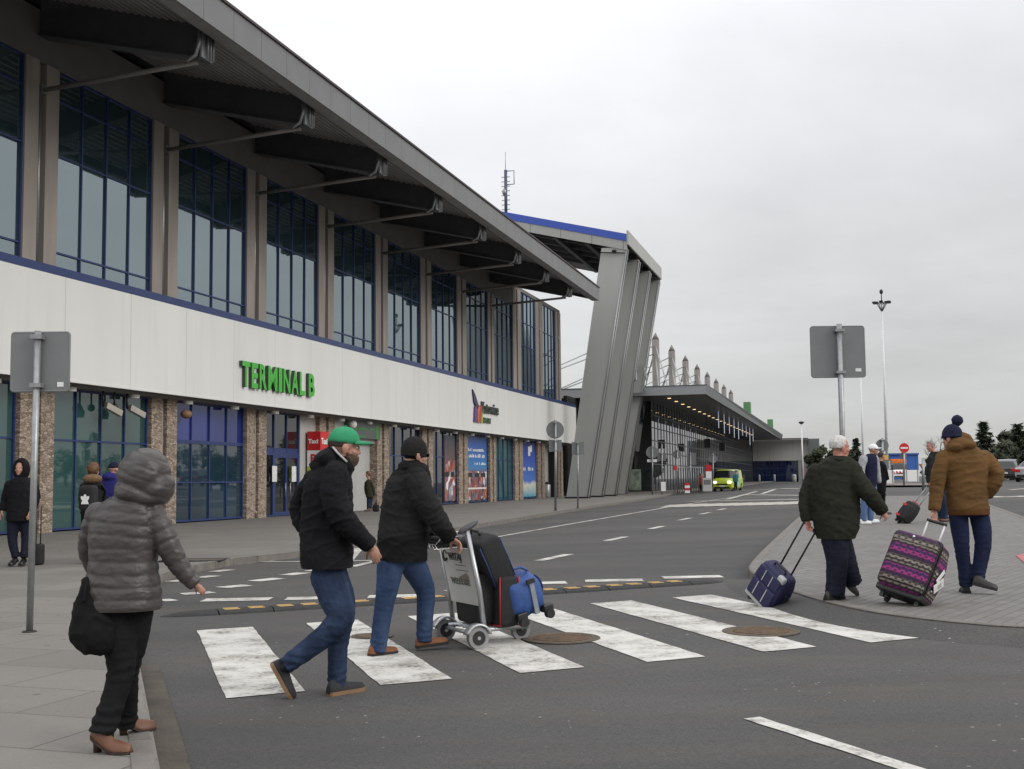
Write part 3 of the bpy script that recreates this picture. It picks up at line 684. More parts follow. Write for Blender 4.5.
# projecting taxi sign box
o = LB(O); o.b(48.0, 48.9, 21.98, 22.6, 2.9, 3.72); tx = o.build('taxi_sign_box', M_red, T)
o = LB(O); o.b(48.0, 48.9, 21.98, 22.6, 2.2, 2.892); o.build('white_panel', M_whitep, tx)
o = LB(O); o.b(48.0, 48.9, 21.98, 22.6, 1.7, 2.192); o.build('yellow_panel', mat('lime_panel', (.45, .5, .08), .5), tx)
a_ = V((0, 1, 0)); lb = LB(O); mA = place(text_mb('Taxi', .27, .01, .009), lb.p(47.99, 22.55, 3.2), (0, -1, 0), (0, 0, 1), (-1, 0, 0)); mA.build('sign_writing', M_whitep, tx)
mA = place(text_mb('Taxi', .36, .01, .012), lb.p(48.08, 21.97, 3.18), (1, 0, 0), (0, 0, 1), (0, -1, 0)); mA.build('sign_writing', M_whitep, tx)
mA = place(text_mb('P', .5, .01, .018), lb.p(47.99, 22.45, 2.38), (0, -1, 0), (0, 0, 1), (-1, 0, 0)); mA.build('sign_writing', M_red, tx)
# sandwich bins beside the facade
def litter_bin(px, py, label, Y=None):
    p = at(px, py, .12); t = thing('litter_bin', label, 'litter bin', p, RZ); m1 = MB()
    m1.loft([[V((math.cos(a)*r, math.sin(a)*r, z)) for a in [2*math.pi*i/20 for i in range(20)]] for r, z in [(.28, 0), (.3, .05), (.3, 1.0), (.26, 1.05)]]); m1.build('bin_body', M_galv, t)
    m2 = MB(); m2.loft([[V((math.cos(a)*r, math.sin(a)*r, z)) for a in [2*math.pi*i/20 for i in range(20)]] for r, z in [(.24, 1.05), (.2, 1.15), (.22, 1.2), (.1, 1.25)]]); m2.build('bin_lid', M_black, t)
litter_bin(445.5, 504.5, 'steel litter bin by the orange poster window of the terminal')
litter_bin(547, 497.5, 'pale litter bin at the dark passage near the slanted pylons')
# ------------------------------------------------------------------ slanted gate structure
O2 = (96., 18., .12)
Pg = local(*O2, 'tall grey gate of slanted slab pylons carrying a sloping roof with a blue trim', 'gate structure', 'pylon_gate')
def SP(s, w, z): return V((s-O2[0], w-O2[1], z-O2[2]))
g0, g1 = 88.0, 104.7
for s in (88.0, 93.5, 99.0, 104.0):
    o = MB(); o.prism([SP(s, 20.3, .12), SP(s, 18.7, .12), SP(s, 15.42, 18.9), SP(s, 17.3, 18.9)], (.7, 0, 0)); py_ = o.build('pylon', M_grey, Pg)
    o = MB(); o.tube([SP(s+.0, 18.66, .12), SP(s+.0, 15.38, 18.8)], .05, 6); o.tube([SP(s+.7, 18.66, .12), SP(s+.7, 15.38, 18.8)], .05, 6); o.build('pylon_trim', M_galv, py_)
    o = MB(); o.box(s-.05-O2[0], s+.75-O2[0], 18.6-O2[1], 20.4-O2[1], 0, .12); o.build('pylon_foot', M_dark, py_)
zr = lambda w: 19.3+.247*(w-15.35)
def band(s, z0, z1, m, name, dp=.1):
    o = MB(); o.prism([SP(s, 15.35, zr(15.35)+z0), SP(s, 27, zr(27)+z0), SP(s, 27, zr(27)+z1), SP(s, 15.35, zr(15.35)+z1)], (dp, 0, 0)); o.build(name, m, Pg)
band(88.0-.1, .0, .55, M_bluepaint, 'blue_trim', .1); band(88.0-.06, -.68, -.005, panel_lines(mat('grey_gate_panel', (.36, .36, .34), .5, .05), 2.4, 1, .05, .3), 'roof_panel', .1)
band(104.6, -.68, .55, M_grey, 'roof_panel', .1)
o = MB(); o.prism([SP(88.1, 15.5, zr(15.5)-.1), SP(88.1, 27, zr(27)-.1), SP(88.1, 27, zr(27)+.5), SP(88.1, 15.5, zr(15.5)+.5)], (16.4, 0, 0)); o.build('roof', M_roof, Pg)
o = MB(); o.box(g0-.12-O2[0], g1-O2[0], 15.22-O2[1], 15.35-O2[1], 19.05-O2[2], 20.1-O2[2]); o.build('edge_fascia', M_grey, Pg)
for w in (16.2, 18.5, 21, 24): 
    o = MB(); o.box(88.2-O2[0], 104.4-O2[0], w-.15-O2[1], w+.15-O2[1], zr(w)-.75-O2[2], zr(w)-.1-O2[2]); o.build('roof_beam', M_raft, Pg)
for s in (90.5, 93.6, 96.5, 99.4, 102): 
    o = MB(); o.prism([SP(s, 15.6, zr(15.6)-.5), SP(s, 27, zr(27)-.5), SP(s, 27, zr(27)-.1), SP(s, 15.6, zr(15.6)-.1)], (.2, 0, 0)); o.build('roof_beam', M_raft, Pg)
o = MB(); q0 = SP(87.95, 16.9, 17.5); o.tube([SP(87.85, 17.4, 18.55), SP(87.85, 15.5, 18.4)], .05, 6); o.ell(SP(87.8, 16.3, 18.6), (.15, 0, 0), (0, .2, 0), (0, 0, .1)); o.build('floodlight', M_black, Pg)
# roof aerial
p = W(91, 25.6, zr(25.6)+.5); t = thing('radio_aerial', 'thin blue grey radio aerial rising above the gate roof', 'aerial', p, RZ)
top = J(506.5, 170, p.y).z-p.z; tip = J(505, 152, p.y).z-p.z
o = MB(); o.tube([(0, 0, -.3), (0, 0, top)], .13, 8); o.build('mast', mat('aerial_blue_grey', (.06, .075, .12), .5), t)
o = MB(); o.tube([(0, 0, top), (0, 0, tip)], .025, 6); o.build('whip', M_galv, t)
o = MB()
for i in range(9): z_ = .4+i*(top-.6)/9; o.tube([(0, -.35, z_), (0, .35, z_)], .035, 6)
o.build('rung', M_galv, t)
o = MB(); o.tube([(0, 0, top-.1), (0, -.7, top-.1), (0, -.7, top-1.2), (0, 0, top-1.2)], .05, 6); o.build('loop_antenna', M_galv, t)
o = MB(); o.ell((0, .1, top*.55), (.2, 0, 0), (0, .2, 0), (0, 0, .3)); o.build('junction_box', M_galv, t)
# ------------------------------------------------------------------ far terminal hall with mast-stayed canopy
O3 = (150., 17.4, 0.)
H = local(*O3, 'far glass terminal hall under a dark flat canopy hung from tall round masts', 'terminal', 'terminal_hall')
def HP(s, w, z): return V((s-O3[0], w-O3[1], z-O3[2]))
def hb(o, s0, s1, w0, w1, z0, z1): return o.box(s0-O3[0], s1-O3[0], w0-O3[1], w1-O3[1], z0, z1)
c0, c1, wo = 105., 234., 11.5
o = MB(); o.prism([HP(c0, wo, 9.7), HP(c0, 60, 9.7), HP(c0+1.6, 60, 8.7), HP(c0+1.6, wo+1.4, 8.7)], (0, 0, 0)) if False else None
can = MB()
can.add([HP(c0, wo, 9.68), HP(c1, wo, 9.68), HP(c1, 60, 9.68), HP(c0, 60, 9.68), HP(c0-.0, wo-.0, 9.6), HP(c1, wo, 9.6), HP(c1, 60, 9.6), HP(c0, 60, 9.6),
         HP(c0-1.6, wo-.05, 8.72), HP(c1, wo+.25, 8.72), HP(c1, 60, 8.72), HP(c0-1.6, 60, 8.72)],
        [(0, 1, 2, 3), (0, 4, 5, 1), (1, 5, 6, 2), (3, 2, 6, 7), (0, 3, 7, 4), (4, 8, 9, 5), (5, 9, 10, 6), (7, 11, 8, 4), (6, 10, 11, 7), (8, 11, 10, 9)])
can.build('canopy', mat('dark_canopy_metal', (.10, .103, .105), .5, .08, .5, metal=.2), H)
o = MB(); o.add([HP(c0-1.45, wo+.2, 8.70), HP(c1-.2, wo+.4, 8.70), HP(c1-.2, 59, 8.70), HP(c0-1.45, 59, 8.70)], [(0, 1, 2, 3)]); o.build('canopy_soffit', panel_lines(mat('canopy_soffit_panel', (.085, .088, .092), .35, .05), 3., 0, .05, .6), H)
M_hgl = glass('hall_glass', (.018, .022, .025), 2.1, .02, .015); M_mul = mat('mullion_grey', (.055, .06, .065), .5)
g = MB()
for i in range(41): 
    s0 = 111+i*3; g.add([HP(s0, 17.4, .2), HP(s0+3, 17.4, .2), HP(s0+3, 17.4, 8.7), HP(s0, 17.4, 8.7)], [(0, 1, 2, 3)])
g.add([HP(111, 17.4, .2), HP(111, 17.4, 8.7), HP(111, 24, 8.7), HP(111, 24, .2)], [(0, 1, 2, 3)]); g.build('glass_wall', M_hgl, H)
for i in range(62):
    s0 = 111+i*2.; o = MB(); hb(o, s0-.05, s0+.05, 17.36, 17.395, .2, 8.7); o.build('mullion', M_mul, H)
for z_ in (2.9, 4.0, 5.1, 6.3, 7.5): o = MB(); hb(o, 111, 234, 17.37, 17.39, z_-.05, z_+.05); o.build('transom', M_mul, H)
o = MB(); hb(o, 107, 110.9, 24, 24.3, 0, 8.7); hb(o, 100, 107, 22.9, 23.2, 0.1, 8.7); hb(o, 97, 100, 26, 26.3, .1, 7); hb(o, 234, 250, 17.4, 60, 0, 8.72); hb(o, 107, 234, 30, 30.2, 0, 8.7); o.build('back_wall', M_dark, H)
o = MB(); hb(o, 97, 234, 24.3, 60, .1, .3) ; o.build('hall_floor', M_lightgrey, H)
M_warm = mat('warm_downlight', (1, .72, .38), .5, 0, emit=1.6)
for i in range(22):
    s0 = 107+i*4.6; o = MB(); o.tube([HP(s0, 15.1, 8.70), HP(s0, 15.1, 8.66)], .16, 10, 0, True, False); o.build('downlight', M_warm, H)
for s0, w0, z0 in [(109, 20.5, 6.3), (108.6, 21.2, 6.3), (109, 20.8, 5.7), (108.5, 21.6, 5.75), (108, 19.6, 6.9)]:
    o = MB(); o.ell(HP(s0, w0, z0), (.12, 0, 0), (0, .12, 0), (0, 0, .12)); o.build('downlight', M_warm, H)
o = MB(); hb(o, 109, 109.1, 19.8, 22.6, 3.9, 4.05); hb(o, 109, 109.1, 22.3, 22.4, 3.9, 5.0); o.build('neon_tube', mat('orange_neon', (1, .25, .05), .5, 0, emit=1.2), H)
o = MB(); hb(o, 108, 108.1, 20.6, 22.4, 2.0, 2.35); o.build('shop_sign', mat('red_lit_sign', (.75, .03, .03), .5, 0, emit=.5), H)
o = MB(); hb(o, 108.2, 108.3, 18.0, 19.1, .5, 2.4); o.build('shop_poster', mat('pale_poster', (.24, .3, .22), .5, .5, 2.5), H)
o = MB(); hb(o, 108.4, 108.9, 19.4, 19.9, 0.1, 6.7); o.build('hall_column', M_greyd, H)
for s0 in (134.5, 151): o = MB(); hb(o, s0, s0+.3, 14.5, 15.2, 4.9, 5.9); hb(o, s0+.1, s0+.15, 14.8, 14.85, 5.9, 8.7); o.build('hanging_board', M_black, H)
M_mast = mat('brownish_mast', (.19, .17, .16), .6, .1, 2)
for i in range(-1, 8):
    s0 = 131.8+12.85*i
    o = MB(); o.tube([HP(s0, 20, .2), HP(s0, 20, 16.9)], .42, 14, 0, True); o.tube([HP(s0, 20, 16.9), HP(s0, 20, 17.7)], [.42, .04], 14); mo = o.build('mast', M_mast, H)
    cb = MB()
    if i <= 3:
        for dz in (0, .9):
            cb.tube([HP(s0, 20, 16.3-dz*1.5), HP(s0-20, 15.8+dz, 9.7)], .07, 6); 
            cb.tube([HP(s0, 20, 16.3-dz), HP(s0-14, 30, 9.7)], .06, 6)
            cb.tube([HP(s0, 20, 16.3-dz), HP(s0+18, 25+dz, 9.7)], .06, 6)
        cb.build('stay_cable', M_galv, mo)
# flanking green rooftop signs of the canopy
M_sgn = mat('green_sign_panel', (.10, .25, .10), .5, .1)
for (px, y0, y1, s_) in [(750.5, 400, 413, 162), (773.5, 418, 428, 212.)]:
    d_ = ray(px, y1); o = MB(); w_ = wo+.6
    hb(o, s_, s_+1.6, w_, w_+.9, 9.95, 11.6); r_ = o.build('roof_sign', M_sgn, H)
    o = MB(); hb(o, s_+.3, s_+.4, w_+.3, w_+.5, 9.6, 9.95); hb(o, s_+1.9, s_+2, w_+.3, w_+.5, 9.6, 9.95); o.build('sign_bracket', M_black, r_)
M_ice = mat('white_string_light', (.7, .76, .9), .5, 0, emit=.35)
rnd = random.Random(3)
for i in range(9):
    s0 = 131+i*6.2; o = MB(); o.tube([HP(s0, 13.2, 8.7), HP(s0, 13.2, 8.7-1.5-rnd.random()*1.2)], .045, 5); o.build('string_light', M_ice, H)
# end building across the road end
O4 = (240., 12., .6)
E_ = local(*O4, 'low grey panelled building with blue glazing closing the far end of the road', 'building', 'panelled_building')
def EP(o, s0, s1, w0, w1, z0, z1): return o.box(s0-O4[0], s1-O4[0], w0-O4[1], w1-O4[1], z0-O4[2], z1-O4[2])
o = MB(); EP(o, 236, 262, 6.9, 30, 4.75, 8.85); o.build('panel_band', panel_lines(mat('grey_beige_panel', (.56, .545, .51), .5, .05), 2.2, 1, .05, .55), E_)
o = MB(); EP(o, 236.5, 262, 8.9, 30, .4, 4.75); o.build('glass_wall', glass('deep_blue_glass', (.008, .018, .07), 1.5), E_)
for i in range(12): o = MB(); EP(o, 236.4, 236.52, 9.0+i*.75, 9.06+i*.75, .4, 4.75); o.build('mullion', M_blue, E_)
for z_ in (2., 3.3): o = MB(); EP(o, 236.42, 236.5, 9, 18, z_, z_+.1); o.build('transom', M_blue, E_)
o = MB(); EP(o, 236.2, 262, 6.9, 8.9, .4, 4.75); o.build('corner_wall', M_lightgrey, E_)
o = MB(); EP(o, 235, 238, 4.9, 6.88, .4, 8.1+.75); o.build('end_pillar', M_greyd, E_)
o = MB(); EP(o, 236.1, 236.19, 7.5, 8.3, 2.0, 3.2); o.build('notice', mat('pink_notice', (.55, .3, .35), .5), E_)
o = MB(); EP(o, 233, 235.9, 6.9, 30, 8.86, 8.95); o.build('roof_edge', M_edge, E_)
# ------------------------------------------------------------------ road signs and masts
M_hole = mat('dark_base_hole', (.03, .025, .02), .9)
def pole_sign(px, py, topy, rad, dz, label, plates, name='road_sign', cat='road sign', Y=None, toppx=None):
    """post standing on the ground at pixel foot; plates given as (kind, pixel box) read at the post's distance"""
    p = at(px, py, dz) if Y is None else None
    if p is None:
        q = J(px, py, Y); p = V((q.x, q.y, G(q.x, q.y)+dz))
    t = thing(name, label, cat, p)
    tp = J(toppx if toppx else px, topy, p.y)-p
    o = MB(); o.tube([(0, 0, 0), tp], rad, 12); o.build('post', M_galv, t)
    o = MB(); o.tube([(0, 0, 0.0), (0, 0, .012)], [rad*2.2, rad*1.9], 14); o.build('post_base', M_hole, t)
    def on(y): f = (J(px, y, p.y)-p).z/tp.z; return tp*f
    for kind, x0, x1, y0, y1, m in plates:
        a = J((x0+x1)/2, (y0+y1)/2, p.y)-p; hw = (x1-x0)/2*p.y/F; hh = (y1-y0)/2*p.y/F; a.y += rad+.02 if kind != 'front' else -rad-.02
        o = MB()
        if kind in ('rect', 'front'):
            r = min(hw, hh)*.1; pts = []
            for cx, cz, a0 in ((hw-r, hh-r, 0), (-hw+r, hh-r, 90), (-hw+r, -hh+r, 180), (hw-r, -hh+r, 270)):
                for k in range(5): th = math.radians(a0+k*22.5); pts.append((cx+r*math.cos(th), 0, cz+r*math.sin(th)))
            o.prism([a+V(q) for q in pts], (0, .02, 0)); o.tube([a+V((q[0], .008, q[2])) for q in pts+pts[:1]], .012, 6, 0, False)
        elif kind == 'disc':
            pts = [(hw*math.cos(2*math.pi*k/36), 0, hw*math.sin(2*math.pi*k/36)) for k in range(36)]
            o.prism([a+V(q) for q in pts], (0, .02, 0)); o.tube([a+V((q[0], .008, q[2])) for q in pts+pts[:1]], .012, 6, 0, False)
        elif kind == 'tri':
            o.prism([a+V(q) for q in ((-hw, 0, hh), (0, 0, -hh), (hw, 0, hh))], (0, .02, 0))
        elif kind == 'noentry':
            pts = [(hw*math.cos(2*math.pi*k/36), 0, hw*math.sin(2*math.pi*k/36)) for k in range(36)]
            a.y = -rad-.04; o.prism([a+V(q) for q in pts], (0, .02, 0))
            s_ = o.build('sign_plate', M_red, t); o = MB(); o.box(a.x-hw*.75, a.x+hw*.75, a.y-.006, a.y-.001, a.z-hw*.17, a.z+hw*.17); o.build('white_bar', M_whitep, s_); continue
        s_ = o.build('sign_plate', m, t)
        if kind in ('rect', 'disc') and hw > .2:
            o = MB()
            for k in (.82, -.82):
                c = on((y0+y1)/2)+V((0, 0, hh*k)); o.obox(c+V((0, .0, 0)), (rad*1.7, 0, 0), (0, rad+.012, 0), (0, 0, .02))
                o.build('clamp', M_galv, t); o = MB()
    return t, p
M_sticker = mat('white_sticker', (.75, .75, .73), .5)
t, p = pole_sign(29.5, 632, 331, .031, .12, 'back of a square grey sign on a leaning post at the left pavement edge', [('rect', 9, 67, 331.5, 391, M_signback)], toppx=38)
a = J(58.5, 384, p.y)-p; o = MB(); o.box(a.x-.03, a.x+.03, .035, .0365, a.z-.02, a.z+.02)
o = MB(); y_ = .031+.02-.003; o.box(a.x-.03, a.x+.03, y_-.002, y_, a.z-.022, a.z+.022); o.build('sticker', M_sticker, t)
t, p = pole_sign(846, 557, 324, .042, .12, 'back of a square grey sign on a tall post behind the white haired man', [('rect', 812, 866, 325.5, 377, M_signback)], toppx=839)
a = J(859.5, 369.5, p.y)-p; o = MB(); y_ = .042+.02-.003; o.box(a.x-.045, a.x+.045, y_-.002, y_, a.z-.025, a.z+.025); o.build('sticker', M_sticker, t)
pole_sign(555.5, 510.5, 420, .05, .12, 'round sign back above a small plate on a post before the passage and pylons', [('disc', 546.5, 563.8, 421, 438.4, M_signback), ('rect', 549, 561.5, 440, 451.5, M_signback)])
pole_sign(577.8, 508, 442, .035, .12, 'thin post with a small square plate in front of the first slanted pylon', [('rect', 572, 584, 442, 454.5, M_signback)])
pole_sign(652.4, 494.5, 446, .06, .12, 'pale round sign back over a white strip beside the glass hall corner', [('disc', 646.2, 658.4, 446.2, 458.4, M_signback), ('rect', 647.5, 657, 459.5, 462, M_whitep)])
pole_sign(662, 494.5, 444, .05, .12, 'plain thin post with a small square plate right of the pale round sign', [('rect', 657.5, 666, 453, 461, M_greyd), ('front', 661, 665.5, 482, 491, M_whitep)])
pole_sign(677.5, 494, 448, .05, .12, 'dark round sign back over a small red plate in front of the glass hall', [('disc', 673, 681.6, 449.6, 459, M_greyd), ('front', 673.5, 676.5, 466, 470, M_red)])
pole_sign(690.5, 492, 452, .05, .12, 'square dark sign back on a post between the two round signs of the hall', [('rect', 687, 696, 453, 465, M_greyd)])
pole_sign(713, 491, 453, .05, .12, 'round grey sign back rising behind the yellow van', [('disc', 709, 717, 454.5, 463.5, M_signback)])
pole_sign(882.5, 490, 438, .06, 0, 'round grey sign back on a post behind the man in a white cap', [('disc', 876.3, 889, 439, 452, M_signback)])
pole_sign(904, 487, 443, .06, 0, 'round red no entry sign with a white bar before the blue shed', [('noentry', 898.8, 908.6, 443, 453, M_red), ('disc', 900.5, 907, 452.5, 459, M_signback)])
pole_sign(923, 482, 458, .07, 0, 'small orange inverted triangle sign between the blue shed and bare tree', [('tri', 919, 926.5, 463.8, 469.5, mat('orange_sign', (.62, .25, .03), .5))], Y=62)
pole_sign(881.5, 483, 453, .08, 0, 'yellow direction sign panel behind the man in a white cap', [('front', 876, 887.5, 455.5, 459.5, mat('yellow_sign', (.75, .45, .03), .5)), ('front', 878, 888, 460, 468, M_signback)], Y=66)
def totem(px, y0, y1, w, label, name):
    p = at(px, y1, .12); t = thing(name, label, 'totem', p); h_ = (y1-y0)*p.y/F; n_ = 4
    for i in range(n_):
        o = MB(); o.box(-w/2, w/2, -.12, .12, h_*i/n_+.001, h_*(i+1)/n_-.001); o.build('panel', (M_whitep, M_red)[i % 2], t)
totem(709, 465, 491, .5, 'tall red and white column left of the yellow van', 'marker_column')
totem(687.3, 483, 493, .42, 'short red and white marker block on the pavement by the railings', 'marker_block')
p = at(707, 491.5, .12); t = thing('ticket_machine', 'pale grey box standing at the foot of the red and white column', 'machine', p)
MB().box(-.4, .4, -.3, .3, 0, 1.15).build('cabinet', M_lightgrey, t, bevel=.03); MB().box(-.3, .3, -.32, -.301, .6, 1.0).build('panel_door', M_greyd, t)
# railing in front of the hall
a = at(675, 493, .12); b = at(703, 491, .12); t = thing('railing', 'grey vertical bar railing on the pavement in front of the glass hall', 'railing', a)
d = b-a; o = MB(); o.tube([(0, 0, 2.2), (d.x, d.y, 2.2)], .04, 6); o.tube([(0, 0, .2), (d.x, d.y, .2)], .03, 6); o.build('rail', M_galv, t)
for i in range(13): o = MB(); q = d*(i/12.); o.tube([(q.x, q.y, 0), (q.x, q.y, 2.25)], .045, 6); o.build('bar', M_galv, t)
# bollards before the end building
for k, (x, lab) in enumerate([(771, 'steel bollard before the blue glazing, left of three'), (781, 'steel bollard before the blue glazing, middle of three'), (788.5, 'wider steel bollard before the blue glazing, nearest the corner wall')]):
    p = W(232, 16.0-k*2.8 if k < 2 else 9.6); p.z = G(p.x, p.y); t = thing('bollard', lab, 'bollard', p, 0, 'bollards before the end building')
    r_ = .22 if k < 2 else .45; o = MB(); o.tube([(0, 0, 0), (0, 0, 1.25), (0, 0, 1.4)], [r_, r_, r_*.6], 12); o.build('post', M_lightgrey, t)
    o = MB(); o.tube([(0, 0, 1.0), (0, 0, 1.1)], r_*1.04, 12); o.build('band', M_greyd, t)
p = W(228, 20.5); p.z = G(p.x, p.y); t = thing('concrete_block', 'pale concrete block standing behind the yellow van', 'concrete block', p, RZ); MB().box(-1.2, 1.2, -1.2, 1.2, 0, 1.5).build('block', M_lightgrey, t, bevel=.06)
# floodlight masts
M_pale = mat('pale_grey_mast_paint', (.68, .69, .69), .5, .06, 3)
def mast(px, py_top, Y, rad, label, heads):
    q = J(px, 479, Y); b_ = V((q.x, q.y, G(q.x, q.y))); t = thing('floodlight_mast' if heads else 'lamp_post', label, 'floodlight mast' if heads else 'lamp post', b_)
    tp = J(px-(4.6 if heads == 2 else 1.), py_top, Y)-b_; tp = V((tp.x*.0, 0, tp.z))
    o = MB(); o.tube([(0, 0, 0), tp], [rad, rad*.5], 10); o.build('mast', M_pale, t)
    if heads == 2:
        o = MB()
        for k in range(10): th = k*math.tau/10; o.tube([tp+V((0, 0, -.9)), tp+V((math.cos(th)*.5, math.sin(th)*.5, -.05))], .05, 5)
        o.tube([tp+V(((.5)*math.cos(k*math.tau/16), .5*math.sin(k*math.tau/16), 0)) for k in range(17)], .06, 5); o.build('head_ring', M_galv, t)
        for k in range(6):
            th = k*math.tau/6+.15; dv = V((math.cos(th), math.sin(th), 0)); sd = V((-dv.y, dv.x, 0))
            o = MB(); o.obox(tp+dv*.68+V((0, 0, .05)), dv*.26, sd*.17, V((0, 0, .08))+dv*.03); o.build('floodlight', M_black, t)
        o = MB(); o.tube([tp, tp+V((0, 0, 1.1))], .05, 6); o.ell(tp+V((0, 0, 1.15)), (.18, 0, 0), (0, .18, 0), (0, 0, .25)); o.build('beacon', M_black, t)
    elif heads == 1:
        o = MB(); o.tube([tp, tp+V((0, 0, .25))], [.2, .55], 12); o.tube([tp+V((0, 0, .25)), tp+V((0, 0, .45))], [.55, .3], 12); o.build('lantern', M_black, t)
    return t
mast(887.8, 303, 120, .15, 'very tall floodlight mast with a ring of lamps right of the square sign', 2)
mast(864, 366, 150, .16, 'thin distant mast rising behind the square sign plate', 1)
mast(803, 424, 210, .2, 'lamp post with a round lantern above the grey panelled end building', 1)
# white boards, kerb refuge, blue shed
def board(x0, x1, y0, y1, label):
    p = at((x0+x1)/2, y1); t = thing('white_board', label, 'board', p, 0, 'white boards by the car park exit'); k = p.y/F; w_ = (x1-x0)*k/2; h_ = (y1-y0)*k
    MB().box(-w_, w_, -.04, .04, .22, h_).build('board_panel', M_whitep, t)
    for s in (-w_+.06, w_-.1): o = MB(); o.box(s, s+.06, -.05, -.041, 0, h_); o.build('leg', M_galv, t)
board(880, 894, 470, 487, 'taller white board just right of the man in a white cap'); board(905.5, 919, 470, 485, 'white board under the no entry sign, right of the orange truck')
q = [at(858, 487.5), at(965, 487), at(1000, 486), at(960, 485.2), at(858, 485.5)]
tag(drape([flat2(x) for x in q], .12, 2.).build('traffic_island', M_kerb), kind='structure')
p = J(905, 478, 170); p.z = G(p.x, p.y); t = thing('blue_shed', 'long blue metal shed behind the no entry sign', 'shed', p); k = 170/F
o = MB(); o.box(-14*k, 14*k, 0, 12, 0, 20*k+.6); o.build('wall', panel_lines(mat('blue_sheet_metal', (.03, .11, .38), .5, .1), 1.5, 0, .1, .5), t)
o = MB(); o.box(-14.3*k, 14.3*k, -.2, 12.2, 20*k+.6, 20*k+.85); o.build('roof', mat('blue_roof', (.025, .08, .28), .5), t)
# ------------------------------------------------------------------ vehicles
M_carglass = mat('car_glass', (.012, .014, .016), .05, .1, ior=1.6); M_tyre = mat('tyre', (.015, .015, .015), .85); M_rim = mat('alloy_rim', (.35, .35, .36), .35, .05, metal=.8)
M_tail = mat('tail_light_red', (.5, .012, .015), .25); M_head = mat('headlight_glass', (.75, .75, .72), .15); M_plate = mat('number_plate', (.72, .72, .70), .5)
def car(label, cat, name, loc, rz, paint, st, L_, wb, group=None, wheels=(.8, .8), R=.32, glassx=None, lit=False, face='rear', belt=2):
    """st: stations (x, z_low, z_belt, z_roof, half_width, half_width_roof) from the nose backwards"""
    t = thing(name, label, cat, loc, rz, group)
    def ring(s):
        x, zl, zb, zr_, w, wr = s
        h = [(w*.90, zl), (w, zl+.12), (w*1.0, (zl+zb)*.55), (w*.985, zb-.03), (w*.95, zb), (wr+.02, zr_-.07), (wr*.86, zr_-.012), (wr*.4, zr_)]
        return [V((x, y, z)) for y, z in h]+[V((x, -y, z)) for y, z in reversed(h)]
    rg = [ring(s) for s in st]; body = MB(); gcells = []; n = 16
    for i in range(len(st)-1):
        for j in range(n):
            j2 = (j+1) % n; q = [rg[i][j], rg[i][j2], rg[i+1][j2], rg[i+1][j]]
            side_ = j in (4, 10); top_ = j in (5, 6, 7, 8, 9)
            a0, a1 = st[i][3]-st[i][2], st[i+1][3]-st[i+1][2]
            isg = (side_ and min(a0, a1) > .22 and glassx and any(g0 <= st[i][0] and st[i+1][0] <= g1 for g0, g1 in glassx)) or ((top_ or side_) and abs(a0-a1) > .22)
            if isg: gcells.append((i, j))
            else: body.add(q, [(0, 1, 2, 3)], 0, True)
    for r_ in (rg[0], rg[-1]): body.add(r_, [tuple(range(n))])
    bo = body.build('body', paint, t); left = set(gcells)
    while left:
        st_ = [left.pop()]; comp = []
        while st_:
            c = st_.pop(); comp.append(c)
            for d_ in ((1, 0), (-1, 0), (0, 1), (0, -1)):
                e = (c[0]+d_[0], c[1]+d_[1])
                if e in left: left.remove(e); st_.append(e)
        g_ = MB()
        for i, j in comp: g_.add([rg[i][j], rg[i][(j+1) % n], rg[i+1][(j+1) % n], rg[i+1][j]], [(0, 1, 2, 3)], 0, True)
        g_.build('window_glass', M_carglass, t)
    W0 = max(s[4] for s in st); x0, x1 = st[0][0], st[-1][0]
    for x in (x0+wheels[0], x1-wheels[1]):
        for s in (-1, 1):
            o = MB(); o.tube([(x, s*(W0-.2), R), (x, s*(W0+.012), R)], R+.05, 20, 0, True, False); o.build('wheel_arch', M_black, bo)
            o = MB(); o.tube([(x, s*(W0-.18), R), (x, s*(W0-.0), R), (x, s*(W0+.02), R)], [R, R, R*.92], 20, 0, True, False); wo_ = o.build('wheel', M_tyre, t)
            o = MB(); o.tube([(x, s*(W0+.015), R), (x, s*(W0+.03), R)], [R*.66, R*.6], 16, 0, True, False); o.build('rim', M_rim, wo_)
    z1, z0 = st[-1], st[0]
    hl_ = mat('lit_headlight', (1, .95, .8), .3, 0, emit=3.5) if lit else M_head
    for s in (-1, 1):
        zf = st[0][2]-.08 if not lit else .82
        o = MB(); o.obox((x0+.05, s*(st[0][4]*.80), zf), (.08, 0, 0), (0, .17, 0), (0, 0, .09)); o.build('headlight', hl_, t, bevel=.02)
        zr0 = z1[2]-.06; o = MB(); o.obox((x1-.03, s*(z1[4]*.80), zr0), (.06, 0, 0), (0, .17, 0), (0, 0, .10)); o.build('tail_light', M_tail, t, bevel=.02)
        gx_ = [s_ for s_ in st if s_[3]-s_[2] > .22][0]; o = MB(); o.ell((gx_[0]-.05, s*(W0+.1), gx_[2]+.06), (.06, 0, 0), (0, .11, 0), (0, 0, .09), 10, 6); o.build('mirror', M_black, t)
    o = MB(); o.box(x1+.005, x1+.02, -.26, .26, (z1[1]+z1[2])/2-.06, (z1[1]+z1[2])/2+.05); o.build('number_plate', M_plate, t)
    o = MB(); o.box(x0-.02, x0-.005, -.26, .26, z0[1]+.12, z0[1]+.23); o.build('number_plate', M_plate, t)
    o = MB(); o.box(x1-.01, x1+.03, -st[-1][4]*.9, st[-1][4]*.9, z1[1], z1[1]+.16); o.build('bumper', M_black, t)
    o = MB(); o.box(x0-.03, x0+.01, -st[0][4]*.85, st[0][4]*.85, z0[1], z0[1]+.12); o.box(x0-.015, x0+.01, -.5, .5, z0[2]-.16, z0[2]-.05); o.build('grille', M_black, t)
    return t, bo
